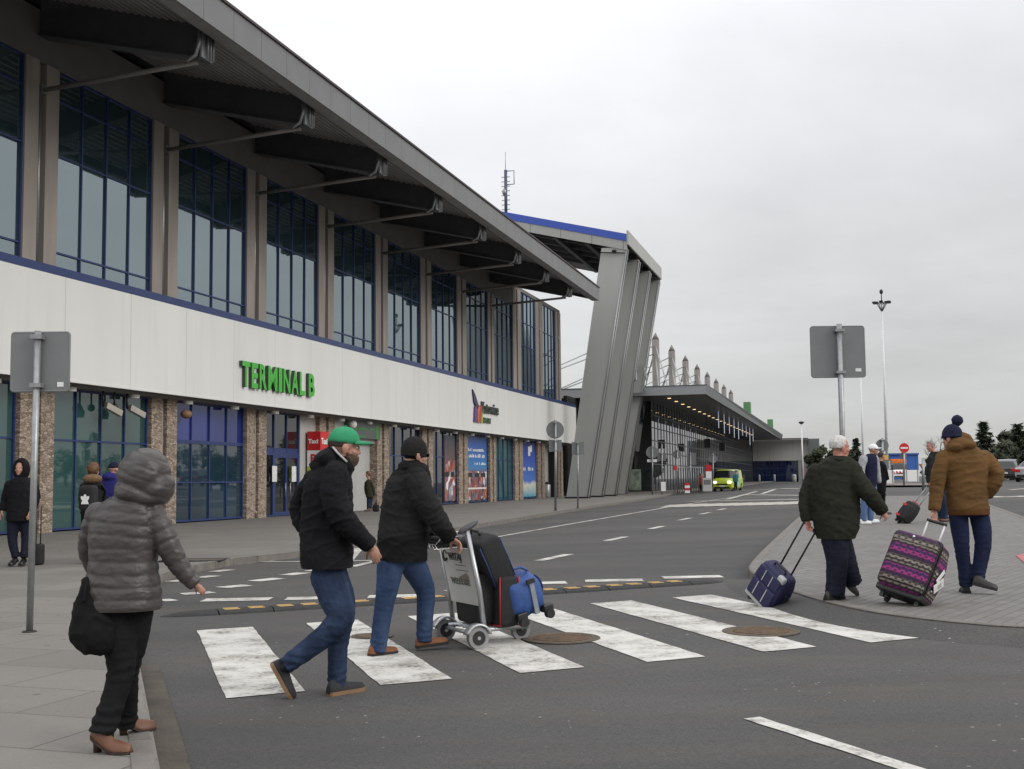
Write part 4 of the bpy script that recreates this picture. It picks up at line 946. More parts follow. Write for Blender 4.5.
def carpaint(name, c): return mat(name, c, .25, .03, 2., coat=.6)
SUV = [(0, .25, .72, .74, .72, .6), (.12, .22, .85, .87, .84, .7), (.95, .2, .98, 1.0, .9, .75), (1.15, .2, 1.0, 1.04, .9, .74), (1.75, .2, 1.02, 1.56, .9, .68), (2.3, .2, 1.02, 1.62, .9, .68), (2.38, .2, 1.02, 1.62, .9, .68), (3.2, .2, 1.02, 1.6, .9, .67), (3.28, .2, 1.02, 1.6, .9, .67), (4.0, .22, 1.02, 1.5, .88, .64), (4.15, .25, 1.0, 1.42, .87, .62), (4.45, .3, .95, .99, .84, .7), (4.5, .34, .85, .9, .8, .65)]
SED = [(0, .25, .62, .64, .7, .55), (.12, .2, .74, .77, .82, .65), (1.1, .18, .88, .92, .88, .7), (1.35, .18, .9, .95, .88, .7), (2.0, .18, .92, 1.40, .88, .6), (2.55, .18, .92, 1.44, .88, .6), (2.63, .18, .92, 1.44, .88, .6), (3.3, .2, .93, 1.38, .88, .58), (3.4, .2, .93, 1.36, .88, .58), (3.95, .22, .96, 1.03, .87, .66), (4.45, .25, .96, 1.0, .84, .68), (4.55, .3, .8, .85, .8, .62)]
VAN = [(0, .3, .72, .74, .84, .6), (.08, .25, .95, .97, .92, .72), (.55, .22, 1.12, 1.16, .97, .8), (.75, .22, 1.14, 1.2, .97, .8), (1.45, .22, 1.16, 1.88, .97, .80), (1.75, .22, 1.16, 1.96, .97, .80), (2.35, .22, 1.16, 1.97, .97, .8), (2.45, .22, 1.16, 1.97, .97, .8), (3.5, .22, 1.16, 1.97, .97, .8), (3.6, .22, 1.16, 1.97, .97, .8), (4.8, .25, 1.16, 1.95, .97, .79), (4.95, .28, 1.14, 1.9, .95, .77), (5.0, .34, 1.0, 1.3, .92, .7)]
def onground(px, py, Y=None):
    if Y is None: return at(px, py)
    q = J(px, py, Y); return V((q.x, q.y, G(q.x, q.y)))
# yellow van facing the camera
v0 = onground(722, 490, 108); fwd = V((-U.x-.03, -U.y+.25, 0)).normalized(); ang = math.atan2(-fwd.y+.0, -fwd.x)
fd = V((.0, -1., 0)); hx = V((.035, .999, 0)); ang = math.atan2(.93, .37)
M_lime = mat('lime_yellow_van_paint', (.42, .52, .02), .3, .04, 1, coat=.5)
vt, vb = car('bright lime yellow van with lit headlights parked at the far kerb', 'van', 'parked_van', v0, ang, M_lime, VAN, 5, 3, None, (.95, .95), .34, [(1.45, 2.35), (2.45, 3.5)], lit=True)
o = MB()
for s in (-1, 1): o.box(2.0, 3.3, s*.985-.008, s*.985+.008, .45, 1.05)
o.build('green_side_graphic', mat('pale_green_print', (.25, .55, .32), .4), vb)
o = MB(); o.add([V((.62, y, 1.135)) for y in (-.2, .2)]+[V((.72, y, 1.2)) for y in (.2, -.2)], [(0, 1, 2, 3)]); o.build('white_print', M_whitep, vb)
# parked cars at the right edge (tails towards us)
for (x, Y, pt, st, ang_, lab) in [(1012, 92, carpaint('dark_grey_car_paint', (.03, .033, .036)), SUV, -3.65, 'dark grey estate car parked just right of the brown jacket elbow'),
                                 (1042, 86, carpaint('silver_car_paint', (.38, .38, .39)), SED, -3.75, 'silver sedan with red tail lights parked at the right edge'),
                                 (1082, 84, carpaint('grey_car_paint', (.2, .2, .21)), SED, -3.75, 'grey sedan parked partly outside the right edge'),
                                 (990, 68, carpaint('white_car_paint', (.72, .72, .72)), SED, .6, 'white car glimpsed through the bent arm of the brown jacket man')]:
    if lab.startswith('white'): x = 983; Y = 96
    car(lab, 'car', 'parked_car', onground(x, 480, Y), ang_+math.pi/2, pt, st, 4.5, 2.6, 'cars parked on the right', glassx=[(1.5, 2.3), (2.38, 3.2), (2.0, 2.55), (2.63, 3.3)])
# orange and white airport truck
TR = [(0, .35, .9, .92, .9, .7), (.1, .3, 1.1, 1.12, 1.0, .8), (.3, .3, 1.2, 1.25, 1.0, .85), (.75, .3, 1.2, 2.0, 1.0, .85), (1.3, .3, 1.2, 2.1, 1.0, .86), (1.5, .3, 1.2, 2.1, 1.0, .86), (1.55, .3, 1.2, 2.45, 1.02, .92), (4.6, .35, 1.2, 2.45, 1.02, .92), (4.7, .4, 1.1, 2.3, 1.0, .9)]
tt, tb = car('small white service truck with an orange roof and red chevrons by the blue shed', 'truck', 'service_truck', onground(901, 480, 150), math.pi/2-.15, M_whitep, TR, 5, 3, None, (.9, .9), .4, [(.75, 1.3)])
o = MB(); o.box(1.5, 4.7, -.95, .95, 2.46, 2.6); o.box(.8, 1.5, -.88, .88, 2.11, 2.5); o.build('orange_roof', mat('orange_roof_paint', (.75, .2, .03), .5), tb)
for k in range(5): o = MB(); o.prism([(-.06, -.9+k*.4, .75), (-.06, -.72+k*.4, .75), (-.06, -.6+k*.4, 1.08), (-.06, -.78+k*.4, 1.08)], (.03, 0, 0)); o.build('red_chevron', M_red, tb)
# ------------------------------------------------------------------ trees
M_bark = mat('bark', (.055, .045, .036), .9, .3, 8, .5, 20); M_need = mat('dark_needles', (.018, .030, .014), .8, .5, .9, col2=(.042, .058, .026)); M_leaf = mat('evergreen_leaves', (.022, .032, .014), .8, .5, .7, col2=(.05, .058, .028)); M_twig = mat('bare_twigs', (.10, .085, .075), .9, .2)
def conifer(px, Y, pyb, pyt, wpx, label, seed, group='trees behind the car park'):
    rnd = random.Random(seed); q = J(px, pyb, Y); b_ = V((q.x, q.y, G(q.x, q.y))); k = Y/F
    h = J(px, pyt, Y).z-b_.z; t = thing('conifer_tree', label, 'tree', b_, rnd.random()*6, group); R_ = wpx*k/2
    o = MB(); o.tube([(0, 0, 0), (.05, 0, h*.5), (0, 0, h*.97)], [.18, .1, .02], 8); o.build('trunk', M_bark, t)
    c = MB(); nw = 26
    for i in range(nw):
        f = i/nw; z = h*(.06+.93*f); r = R_*(1-f)**.75*rnd.uniform(.75, 1.12)+.1
        for j in range(int(9-4*f)):
            th = rnd.random()*6.283; rr = r*rnd.uniform(.65, 1.15); dv = V((math.cos(th), math.sin(th), 0)); sd = V((-dv.y, dv.x, 0))
            for m_ in range(11):
                u_ = (m_+rnd.random())/11; p_ = V((0, 0, z-.22*rr*u_**1.5+.1*rr*u_))+dv*rr*u_+sd*rnd.uniform(-.18, .18)*rr*u_+V((0, 0, rnd.uniform(-.12, .1)))
                a_ = (dv*rnd.uniform(.4, 1)+sd*rnd.uniform(-.9, .9)+V((0, 0, rnd.uniform(-.5, .35)))).normalized()*rnd.uniform(.28, .6); b2 = a_.cross(V((rnd.uniform(-1, 1), rnd.uniform(-1, 1), 1))).normalized()*.12
                c.add([p_-b2, p_+b2, p_+a_], [(0, 1, 2)])
    c.build('crown', M_need, t)
def bush(px, Y, pyb, pyt, wpx, label, seed, m=None, name='evergreen_tree', n=4200, group='trees behind the car park', leaf=.42):
    rnd = random.Random(seed); q = J(px, pyb, Y); b_ = V((q.x, q.y, G(q.x, q.y))); k = Y/F; h = J(px, pyt, Y).z-b_.z; R_ = wpx*k/2
    t = thing(name, label, 'tree', b_, 0, group); o = MB(); o.tube([(0, 0, 0), (.1, 0, h*.45), (0, .1, h*.8)], [.2, .14, .03], 8)
    cl = []
    for i in range(16):
        th = rnd.random()*6.283; r = R_*rnd.uniform(.15, .8); z = h*rnd.uniform(.22, .85); r *= 1-.55*max(0, z/h-.45)
        cp = V((math.cos(th)*r, math.sin(th)*r, z)); cl.append((cp, rnd.uniform(.22, .4)*min(R_, h*.6))); o.tube([(0, 0, z*.55), cp], [.06, .02], 5)
    o.build('trunk', M_bark, t); c = MB()
    for i in range(n):
        cp, cr = cl[i % len(cl)]; v = V((rnd.gauss(0, 1), rnd.gauss(0, 1), rnd.gauss(0, .8))); p_ = cp+v.normalized()*cr*rnd.random()**.35*rnd.uniform(.8, 1.2)
        if p_.z < .05: continue
        a_ = V((rnd.uniform(-1, 1), rnd.uniform(-1, 1), rnd.uniform(-1, 1))).normalized()*leaf*rnd.uniform(.5, 1); b2 = a_.orthogonal().normalized()*leaf*.4
        c.add([p_-b2, p_+b2, p_+a_], [(0, 1, 2)])
    c.build('crown', m or M_leaf, t)
conifer(986, 112, 480, 420.5, 31, 'pointed spruce standing just right of the brown jacket man', 11)
conifer(1020, 105, 480, 423, 46, 'broad dark conifer at the right edge of the photo', 5)
bush(1013, 108, 480, 430, 40, 'bushy evergreen filling in behind the broad conifer', 21)
for i, (x, y, w_, lab) in enumerate([(957, 446, 34, 'low bush hidden behind the brown hood'), (973, 444, 36, 'low bush at the foot of the pointed spruce'), (999, 441, 40, 'low bush between the spruce and the broad conifer'), (1040, 440, 34, 'bushy tree beyond the right edge')]): bush(x, 100, 480, y, w_, lab, 30+i, name='evergreen_bush', n=4200)
bush(817, 190, 478, 441, 24, 'dark tree right of the grey end pillar', 41, n=4200, leaf=.6); bush(832, 185, 478, 446, 22, 'dark tree hidden behind the white haired head', 42, n=4200, leaf=.6)
conifer(857, 180, 478, 437, 20, 'dark pointed tree left of the white cap', 43); bush(849, 185, 478, 448, 20, 'dark bush under the pointed tree near the white cap', 44, n=3600, leaf=.6)
bush(927, 150, 480, 455, 12, 'dark shrub right of the blue shed', 45, n=1200, leaf=.3)
for i in range(7): bush(1080+i*55, 110, 480, 435-i % 3*6, 60, ['round evergreen', 'wide evergreen', 'tall evergreen'][i % 3]+' of the row outside the right edge', 50+i, n=1200)
def bare(px, Y, pyb, pyt, label, seed):
    rnd = random.Random(seed); q = J(px, pyb, Y); b_ = V((q.x, q.y, G(q.x, q.y))); h = J(px, pyt, Y).z-b_.z
    t = thing('bare_tree', label, 'tree', b_, 0, 'trees behind the car park'); tr = MB(); cr = MB()
    def grow(p, d, l, r, lev):
        q = p+d*l; mid = p.lerp(q, .5)+V((rnd.uniform(-1, 1), rnd.uniform(-1, 1), 0))*l*.06
        (tr if lev == 0 else cr).tube([p, mid, q], [r, r*.8, r*.6], 5 if lev > 1 else 7, 0, lev < 1)
        if lev >= 5: return
        for k in range(3 if lev < 4 else 3):
            nd = (d+V((rnd.uniform(-1, 1), rnd.uniform(-1, 1), rnd.uniform(-.25, .6)))*.75).normalized(); grow(p.lerp(q, rnd.uniform(.55, 1)), nd, l*rnd.uniform(.62, .85), r*.55, lev+1)
    grow(V((0, 0, 0)), V((0, 0, 1)), h*.27, .16, 0); tr.build('trunk', M_bark, t); cr.build('crown', M_twig, t)
bare(936, 125, 480, 421, 'leafless tree behind the man with the small black case', 3)
bare(1003, 140, 480, 424, 'leafless tree behind the spruce at the right', 8)
# ------------------------------------------------------------------ luggage
def rbox(o, hx, hy, z0, z1, r, n=5, bul=0., mi=0):
    """upright box with rounded vertical and horizontal edges, slightly bulging"""
    rings = []
    prof = [(0, r)]+[(r-r*math.cos(math.pi/2*k/4), r-r*math.sin(math.pi/2*k/4)) for k in range(1, 5)]
    zs = [(z0+a, b) for a, b in prof]+[(z0+(z1-z0)*f, -bul*math.sin(math.pi*f)) for f in (.3, .5, .7)]+[(z1-a, b) for a, b in reversed(prof)]
    for z, ins in zs:
        ax, ay = hx-ins, hy-ins; rr = min(r, ax*.9, ay*.9); pts = []
        for cx, cy, a0 in ((ax-rr, ay-rr, 0), (-ax+rr, ay-rr, 90), (-ax+rr, -ay+rr, 180), (ax-rr, -ay+rr, 270)):
            for k in range(n): th = math.radians(a0+90*k/(n-1)); pts.append(V((cx+rr*math.cos(th), cy+rr*math.sin(th), z)))
        rings.append(pts)
    o.loft(rings, mi); return o
M_navy = mat('navy_nylon', (.018, .018, .075), .55, .2, 25, .5, 250); M_trimg = mat('silver_trim', (.45, .45, .44), .4, .05); M_blk = mat('black_nylon', (.011, .011, .012), .75, .3, 30, .5, 250)
M_chrome = mat('bright_tube', (.62, .62, .63), .25, .03, metal=.85); M_plast = mat('white_tube', (.62, .62, .62), .3, .03)
def hmat(fwd, up):
    f = V(fwd).normalized(); u_ = V(up); u_ = (u_-f*u_.dot(f)).normalized(); r = f.cross(u_); return Matrix((r, f, u_)).transposed()   # local x right, y forward, z up
def suitcase(label, name, base, axis, front, hw, hd, L_, fab, handle_top, extras, group=None, tube_m=None, two=True):
    """case tilted on its wheels: base = wheel contact, axis = direction of the long side, front = direction its front faces"""
    z = V(axis).normalized(); y = -V(front); y = (y-z*y.dot(z)).normalized(); x = y.cross(z)
    m = Matrix((x, y, z)).transposed().to_4x4(); m.translation = base
    t = thing(name, label, 'suitcase', base); t.matrix_world = m; t.location = base; t.rotation_euler = m.to_3x3().to_euler()
    o = MB(); rbox(o, hw, hd, .06, L_, .055, bul=.02); b_ = o.build('shell', fab, t)
    for s in (-1, 1):
        o = MB(); o.tube([(s*(hw-.035)-.018, hd-.02, .035), (s*(hw-.035)+.018, hd-.02, .035)], .036, 16, 0, True, False); o.build('wheel', M_rubber, t)
        o = MB(); o.box(s*(hw-.035)-.03, s*(hw-.035)+.03, hd-.075, hd+.012, .03, .12); o.build('wheel_housing', M_black, t, bevel=.01)
        o = MB(); o.box(s*(hw-.06)-.02, s*(hw-.06)+.02, -hd+.02, -hd+.06, .0, .07); o.build('foot', M_black, t)
    ht = handle_top; o = MB(); sp = min(.09, .5*hw)
    for s in (-1, 1): o.tube([(s*sp, hd-.035, L_-.03), (s*sp, hd-.035, ht)], .0105, 8)
    o.build('handle_tube', tube_m or M_black, t)
    o = MB(); o.tube([(-sp-.015, hd-.035, ht), (sp+.015, hd-.035, ht)], .017, 10, 0, True); o.build('grip', M_black, t)
    extras(t, b_, hw, hd, L_); return t, m
def ex_navy(t, b_, hw, hd, L_):
    for z0, z1 in ((.16, .30), ): pass
    o = MB(); rbox(o, hw*.93, .03, .10, L_*.60, .022); o.v = [(a, b-hd-.012, c) for a, b, c in o.v]; pk = o.build('front_pocket', M_navy, t)
    o = MB(); rbox(o, hw*.90, .022, L_*.62, L_*.93, .018); o.v = [(a, b-hd-.008, c) for a, b, c in o.v]; o.build('front_pocket', M_navy, t)
    for x in (-.075, .065): o = MB(); o.box(x-.006, x+.006, -hd-.047, -hd-.040, .13, L_*.58); o.build('piping', M_trimg, pk)
    for x in (-.06, .05): o = MB(); o.box(x-.005, x+.005, -hd-.036, -hd-.029, L_*.64, L_*.9); o.build('piping', M_trimg, t)
    o = MB(); o.box(-hw*.98, hw*.98, -hd-.03, -hd+.03, .06, .115); o.build('corner_guard', M_trimg, t, bevel=.012)
    o = MB(); o.box(hw*.45, hw*.95, -hd-.02, -hd+.05, L_-.07, L_+.012); o.build('corner_guard', M_trimg, t, bevel=.02)
    o = MB(); o.tube([(-.09, -hd*.2, L_), (-.08, -hd*.2, L_+.035), (.08, -hd*.2, L_+.035), (.09, -hd*.2, L_)], .012, 8); o.build('carry_handle', M_black, t)
    o = MB(); o.tube([(hw, 0, L_*.35), (hw+.03, 0, L_*.37), (hw+.03, 0, L_*.6), (hw, 0, L_*.62)], .011, 8); o.build('carry_handle', M_black, t)
    for z in (.18, .28, L_-.18): o = MB(); o.ell((hw+.004, -.03, z), (.008, 0, 0), (0, .014, 0), (0, 0, .014), 8, 6); o.build('stud', M_trimg, t)
w1 = at(752, 603.5); w2 = at(771, 607)
base = (w1+w2)/2; base.z = G(base.x, base.y); hand_ = J(808, 527, 12.75)
axis = (J(805, 527, 12.9)-base); side_ = (w2-w1).normalized()
side_ = V((.86, -.36, 0)); fr = V((-.55, -.75, .35))
suitcase('dark navy soft trolley suitcase with silver piping pulled by the white haired man', 'trolley_suitcase', base, axis, fr, .19, .115, .52, M_navy, axis.length-.005, ex_navy)
# purple patterned suitcase
M_plaid = mat('purple_knit_pattern', (.1, .02, .1), .75, .1, 30, .4, 200); nt = M_plaid.node_tree
sp = nt.nodes.new('ShaderNodeSeparateXYZ'); nt.links.new(ocoord(nt), sp.inputs[0])
zf = mathn(nt, 'FRACT', mathn(nt, 'DIVIDE', sp.outputs[2], .215)); r = nt.nodes.new('ShaderNodeValToRGB'); r.color_ramp.interpolation = 'CONSTANT'
stops = [(0, (.035, .006, .05)), (.16, (.30, .022, .17)), (.34, (.05, .012, .10)), (.46, (.20, .015, .14)), (.54, (.012, .01, .014)), (.62, (.20, .165, .13)), (.70, (.02, .018, .02)), (.78, (.26, .22, .18)), (.9, (.07, .055, .05))]
while len(r.color_ramp.elements) < len(stops): r.color_ramp.elements.new(.5)
for e, (p_, c_) in zip(r.color_ramp.elements, stops): e.position = p_; e.color = c_+(1,)
nt.links.new(zf, r.inputs['Fac'])
fx = mathn(nt, 'SINE', mathn(nt, 'MULTIPLY', mathn(nt, 'ADD', sp.outputs[0], sp.outputs[1]), 2*math.pi/.075)); fz = mathn(nt, 'SINE', mathn(nt, 'MULTIPLY', sp.outputs[2], 2*math.pi/.05))
dk = mathn(nt, 'MULTIPLY', mathn(nt, 'GREATER_THAN', mathn(nt, 'MULTIPLY', fx, fz), .25), .8)
setcol(M_plaid, mixc(nt, dk, r.outputs['Color'], (.012, .008, .014)))
def ex_plaid(t, b_, hw, hd, L_):
    o = MB(); rbox(o, hw*.98, .075, .10, L_*.985, .06); o.v = [(a, b-hd-.05, c) for a, b, c in o.v]; pk = o.build('front_pocket', M_plaid, t)
    o = MB(); rbox(o, hw*.72, .03, .16, L_*.86, .03); o.v = [(a-.03, b-hd-.115, c) for a, b, c in o.v]; o.build('outer_pocket', M_plaid, pk)
    for yy, k in ((-hd-.002, .995), (-hd-.055, .985)):
        pts = []; a_, b2, r_ = hw*k+.004, L_*k, .05
        for cx, cz, q in ((a_-r_, b2-r_, 0), (-a_+r_, b2-r_, 90), (-a_+r_, .12+r_, 180), (a_-r_, .12+r_, 270)):
            for j in range(5): th = math.radians(q+22.5*j); pts.append((cx+r_*math.cos(th), yy, cz+r_*math.sin(th)))
        o = MB(); o.tube(pts+pts[:1], .009, 6, 0, False); o.build('zip_piping', M_black, t)
    o = MB(); o.box(-hw, hw, -hd-.05, hd, .055, .12); o.build('base_guard', M_black, t, bevel=.015)
    o = MB(); o.tube([(hw, 0, L_*.35), (hw+.035, 0, L_*.38), (hw+.035, 0, L_*.6), (hw, 0, L_*.63)], .013, 8); o.build('carry_handle', M_black, t)
    for x, y, z in ((-.02, -hd-.13, L_*.93), (.1, -hd-.13, L_*.52), (hw+.01, -.08, L_*.55), (hw+.01, -.05, L_*.3), (-.1, -hd-.13, .2)):
        o = MB(); o.ell((x, y, z), (.016, 0, 0), (0, .016, 0), (0, 0, .016), 8, 6); o.build('zip_pull', M_chrome, t)
    o = MB(); o.obox((hw+.045, -.01, L_*.42), (.004, 0, .0), (.0, .035, -.03), (.01, .055, .065)); tg = o.build('luggage_tag', M_sticker, t)
    o = MB(); o.obox((hw+.05, .0, L_*.43), (.003, 0, 0), (0, .02, -.017), (.004, .02, .024)); o.build('tag_print', M_lightgrey, tg)
    o = MB(); o.obox((hw+.045, -.045, L_*.55), (.004, 0, .0), (.0, .02, -.01), (.005, .035, .07)); o.build('luggage_tag', M_sticker, t)
w1 = at(885, 604.5, .12); w2 = at(917, 605.5, .12); base = (w1+w2)/2+V((.02, .05, 0)); base.z = G(base.x, base.y)+.12
axis = J(934, 519, base.y+.12)-base
suitcase('large purple and beige knit patterned suitcase pulled by the man in the brown jacket', 'trolley_suitcase', base, axis, V((-.5, -.72, .4)), .245, .14, .70, M_plaid, axis.length, ex_plaid, None, M_plast)
def ex_small(t, b_, hw, hd, L_):
    o = MB(); rbox(o, hw*.85, .03, .1, L_*.8, .025); o.v = [(a, b-hd-.012, c) for a, b, c in o.v]; o.build('front_pocket', M_blk, t)
    for z0 in (.12, L_*.7): o = MB(); o.box(-hw*.9, -hw*.2, -hd-.05, -hd-.043, z0, z0+.05); o.build('red_trim', M_red, t)
    o = MB(); o.tube([(-.09, 0, L_), (-.08, 0, L_+.03), (.08, 0, L_+.03), (.09, 0, L_)], .012, 8); o.build('carry_handle', M_red, t)
base = at(900, 523.5, .12); axis = J(928.7, 485, base.y)-base
suitcase('small black cabin case with red trims pulled by the grey haired man', 'trolley_suitcase', base, axis, V((-.8, -.5, .3)), .165, .105, .58, M_blk, axis.length, ex_small, None, M_galv)
# ------------------------------------------------------------------ luggage trolley
tb = at(461, 644.5); fw = V((.885, .465, 0)).normalized(); rt = V((fw.y, -fw.x, 0)); ta = math.atan2(fw.y, fw.x)
TZ = G(tb.x, tb.y); tb.z = TZ
tr = thing('luggage_trolley', 'metal airport luggage trolley with an advertising board pushed across the zebra', 'luggage trolley', tb, ta)   # local x forward, y left
M_alu = mat('brushed_aluminium', (.42, .43, .44), .35, .08, 6, metal=.7)
hwT = .34
for s in (-1, 1):
    o = MB(); o.tube([(.075, s*(hwT-.015), .15), (.03, s*(hwT-.02), .5), (-.085, s*(hwT-.025), 1.02)], .021, 10, 0, True, True, flat=(1, 1.15)); o.build('upright', M_alu, tr)
    o = MB(); o.tube([(0, s*hwT-.028, .095), (0, s*hwT+.028, .095)], .095, 24, 0, True, False); wh = o.build('wheel', mat('grey_tyre', (.25, .25, .25), .7), tr)
    o = MB(); o.tube([(0, s*hwT-.031, .095), (0, s*hwT+.031, .095)], .062, 20, 0, True, False); o.build('rim', M_black, wh)
    o = MB(); o.tube([(0, s*hwT-.034, .095), (0, s*hwT+.034, .095)], .016, 10, 0, True, False); o.build('hub', M_alu, wh)
    o = MB(); n = 12
    rg = [[V((math.cos(th)*r, s*hwT+y, .095+math.sin(th)*r)) for r, y in ((.105, -.05), (.125, -.045), (.125, .045), (.105, .05))] for th in [math.radians(15+150*k/n) for k in range(n+1)]]
    o.loft(rg, 0, True, True, True); o.build('mudguard', M_alu, tr)
    o = MB(); o.tube([(-.10, s*(hwT-.065), 1.0), (-.16, s*(hwT-.07), 1.0), (-.22, s*(hwT-.08), .985)], .018, 8); o.build('handle_arm', M_plast, tr)
    o = MB(); o.tube([(.0, s*(hwT-.07), .15), (.62, s*.10, .13)], .02, 8); o.build('base_rail', M_alu, tr)
o = MB(); o.tube([(-.22, -hwT+.05, .985), (-.235, 0, .985), (-.22, hwT-.05, .985)], .017, 10); o.build('push_bar', M_alu, tr)
for s in (-1, 1): o = MB(); o.ell((-.07, s*(hwT-.03), 1.05), (.10, 0, .055), (0, .035, 0), (-.012, 0, .026), 14, 8); o.build('brake_lever', mat('grey_lever', (.06, .06, .065), .45), tr)
bd = MB(); bz = lambda z: .028-.205*(z-.5)
bd.add([V((bz(z)+dx, y, z)) for dx in (-.012, .012) for z in (.36, .86) for y in (-hwT+.045, hwT-.045)], [(0, 1, 3, 2), (4, 6, 7, 5), (0, 4, 5, 1), (2, 3, 7, 6), (0, 2, 6, 4), (1, 5, 7, 3)])
bo = bd.build('board', mat('silver_board', (.50, .50, .48), .4, .06, 5), tr)
def btxt(s_, size, y, z, m=M_black):
    mb_ = text_mb(s_, size, .004, .002); nx = V((-1, 0, -.205)).normalized(); uz = V((-.205, 0, 1)).normalized()
    place(mb_, V((bz(z)-.015, y, z)), (0, -1, 0), uz, nx); mb_.build('board_writing', m, bo)
btxt('WITAJ', .095, .165, .745); btxt('WELCOME', .08, .20, .53, M_greyd)
o = MB(); o.tube([V((bz(.78)-.015, .235-.04*math.cos(th), .78+.045*math.sin(th))) for th in [math.radians(20+k*14) for k in range(23)]], .011, 6, 0, True); o.build('board_symbol', M_black, bo)
o = MB()
for z, y0, y1 in ((.70, .06, -.17), (.655, .06, -.2), ): o.add([V((bz(z)-.0135, y, z+dz)) for y, dz in ((y0, 0), (y1, 0), (y1, .02), (y0, .02))], [(0, 1, 2, 3)])
o.build('board_lines', M_greyd, bo)
o = MB(); o.add([V((bz(z)-.0138, y, z)) for y, z in ((.10, .56), (-.02, .545), (-.2, .60), (-.15, .64), (-.02, .61))], [(0, 1, 2, 3, 4)]); o.build('board_picture', mat('brownish_picture', (.2, .17, .12), .5), bo)
bk = MB()
for i in range(8): y = -hwT+.09+i*(2*hwT-.18)/7; bk.tube([(-.1, y, .88), (-.34, y, .86), (-.36, y, .90)], .006, 6)
for x, z in ((-.12, .88), (-.2, .873), (-.28, .866), (-.36, .90)): bk.tube([(x, -hwT+.09, z), (x, hwT-.09, z)], .007, 6)
for s in (-1, 1): bk.tube([(-.1, s*(hwT-.09), .97), (-.3, s*(hwT-.09), .96), (-.36, s*(hwT-.09), .90)], .007, 6)
bk.build('wire_basket', M_chrome, tr)
o = MB(); o.tube([(.60, -.024, .09), (.60, .024, .09)], .09, 22, 0, True, False); wh = o.build('wheel', MATS['grey_tyre'], tr)
o = MB(); o.tube([(.60, -.027, .09), (.60, .027, .09)], .055, 18, 0, True, False); o.build('rim', M_black, wh)
o = MB(); 
for s in (-1, 1): o.tube([(.62, s*.035, .16), (.60, s*.035, .09)], .012, 8)
o.box(.56, .66, -.05, .05, .12, .15); o.build('wheel_fork', M_alu, tr)
o = MB()
for y in (-.2, -.1, 0, .1, .2): o.tube([(.02, y, .155), (.62, y*.5, .145)], .011, 6)
o.tube([(.3, -.2, .15), (.3, .2, .15)], .012, 6); o.tube([(0, -hwT, .12), (0, hwT, .12)], .018, 8); o.build('load_bars', M_alu, tr)
def tw(x, y, z): return tb+fw*x+V((-fw.y, fw.x, 0))*y+V((0, 0, z))
def bagbox(label, name, cat, c, ax, up, hx, hy, hz, m, r=.04, bul=.01):
    x = V(ax).normalized(); z = V(up); z = (z-x*z.dot(x)).normalized(); y = z.cross(x); mm = Matrix((x, y, z)).transposed(); t = thing(name, label, cat, c); t.rotation_euler = mm.to_euler()
    o = MB(); rbox(o, hx, hy, -hz, hz, r, bul=bul); o.build('shell', m, t); return t
fx_ = fw; up_ = V((0, 0, 1))
# big black case standing right behind the board
t = bagbox('black suitcase standing behind the board of the luggage trolley', 'suitcase', 'suitcase', tw(.165, .05, .40), fw, up_, .085, .22, .225, M_blk)
o = MB(); o.tube([(-.02, -.1, .225), (-.02, -.09, .26), (-.02, .09, .26), (-.02, .1, .225)], .012, 8); o.build('carry_handle', M_black, t)
o = MB(); o.tube([(-.05, .221, -.2), (-.05, .221, .2)], .006, 6); o.build('zip', M_trimg, t)
M_redtr = mat('red_piping', (.35, .01, .02), .5)
t = bagbox('black suitcase with red piping standing low on the trolley', 'suitcase', 'suitcase', tw(.35, -.06, .385), fw, up_, .10, .22, .225, M_blk)
for x in (-.102, .102):
    pts = [(x*.97, -.222+.0, z) for z in (-.2, 0, .2)]
    o = MB(); o.tube([(x*.93, -.215, -.215), (x*.97, -.222, 0), (x*.93, -.215, .215)], .007, 6); o.tube([(x*.93, -.215, -.215), (x*.95, .2, -.22)], .007, 6); o.build('red_piping', M_redtr, t)
o = MB(); o.tube([(0, -.08, .225), (0, -.07, .26), (0, .07, .26), (0, .08, .225)], .012, 8); o.build('carry_handle', M_black, t)
# black case leaning at the top
t = bagbox('black suitcase with blue piping leaning slantwise on top of the trolley load', 'suitcase', 'suitcase', tw(.235, -.04, .745), fw*.87+V((0, 0, .42)), V((-.42, -.29, .87)), .11, .23, .23, M_blk)
o = MB()
for x in (-.118, .118): o.tube([(x*.92, -.222, -.19), (x*.92, -.231, 0), (x*.92, -.222, .19)], .006, 6)
o.build('blue_piping', mat('blue_piping', (.02, .035, .15), .5), t)
o = MB(); o.tube([(0, -.09, .25), (0, -.08, .29), (0, .08, .29), (0, .09, .25)], .013, 8); o.build('carry_handle', M_black, t)
# blue wheeled duffel
M_duf = mat('royal_blue_nylon', (.022, .07, .24), .6, .2, 12, .5, 200)
t = thing('duffel_bag', 'royal blue wheeled duffel bag lying on the front of the trolley', 'bag', tw(.51, -.08, .43))
x_ = (fw*.97+V((0, 0, .24))).normalized(); y_ = V((-fw.y, fw.x, 0)); z_ = x_.cross(y_); t.rotation_euler = Matrix((x_, y_, z_)).transposed().to_euler()
o = MB(); rg = []
for k in range(13):
    f = k/12.; x = -.21+.42*f; e = math.sqrt(max(.05, 1-abs(2*f-1)**5)); hh_ = .205*e*(1-.10*f)+.01*math.sin(f*9); ww_ = .25*e
    rg.append([V((x, ww_*(abs(math.cos(a))**.6)*(1 if math.cos(a) > 0 else -1), hh_*(abs(math.sin(a))**.7)*(1 if math.sin(a) > 0 else -1)-.02+.012*math.sin(3*a+k))) for a in [math.tau*j/28 for j in range(28)]])
o.loft(rg); b_ = o.build('body', M_duf, t)
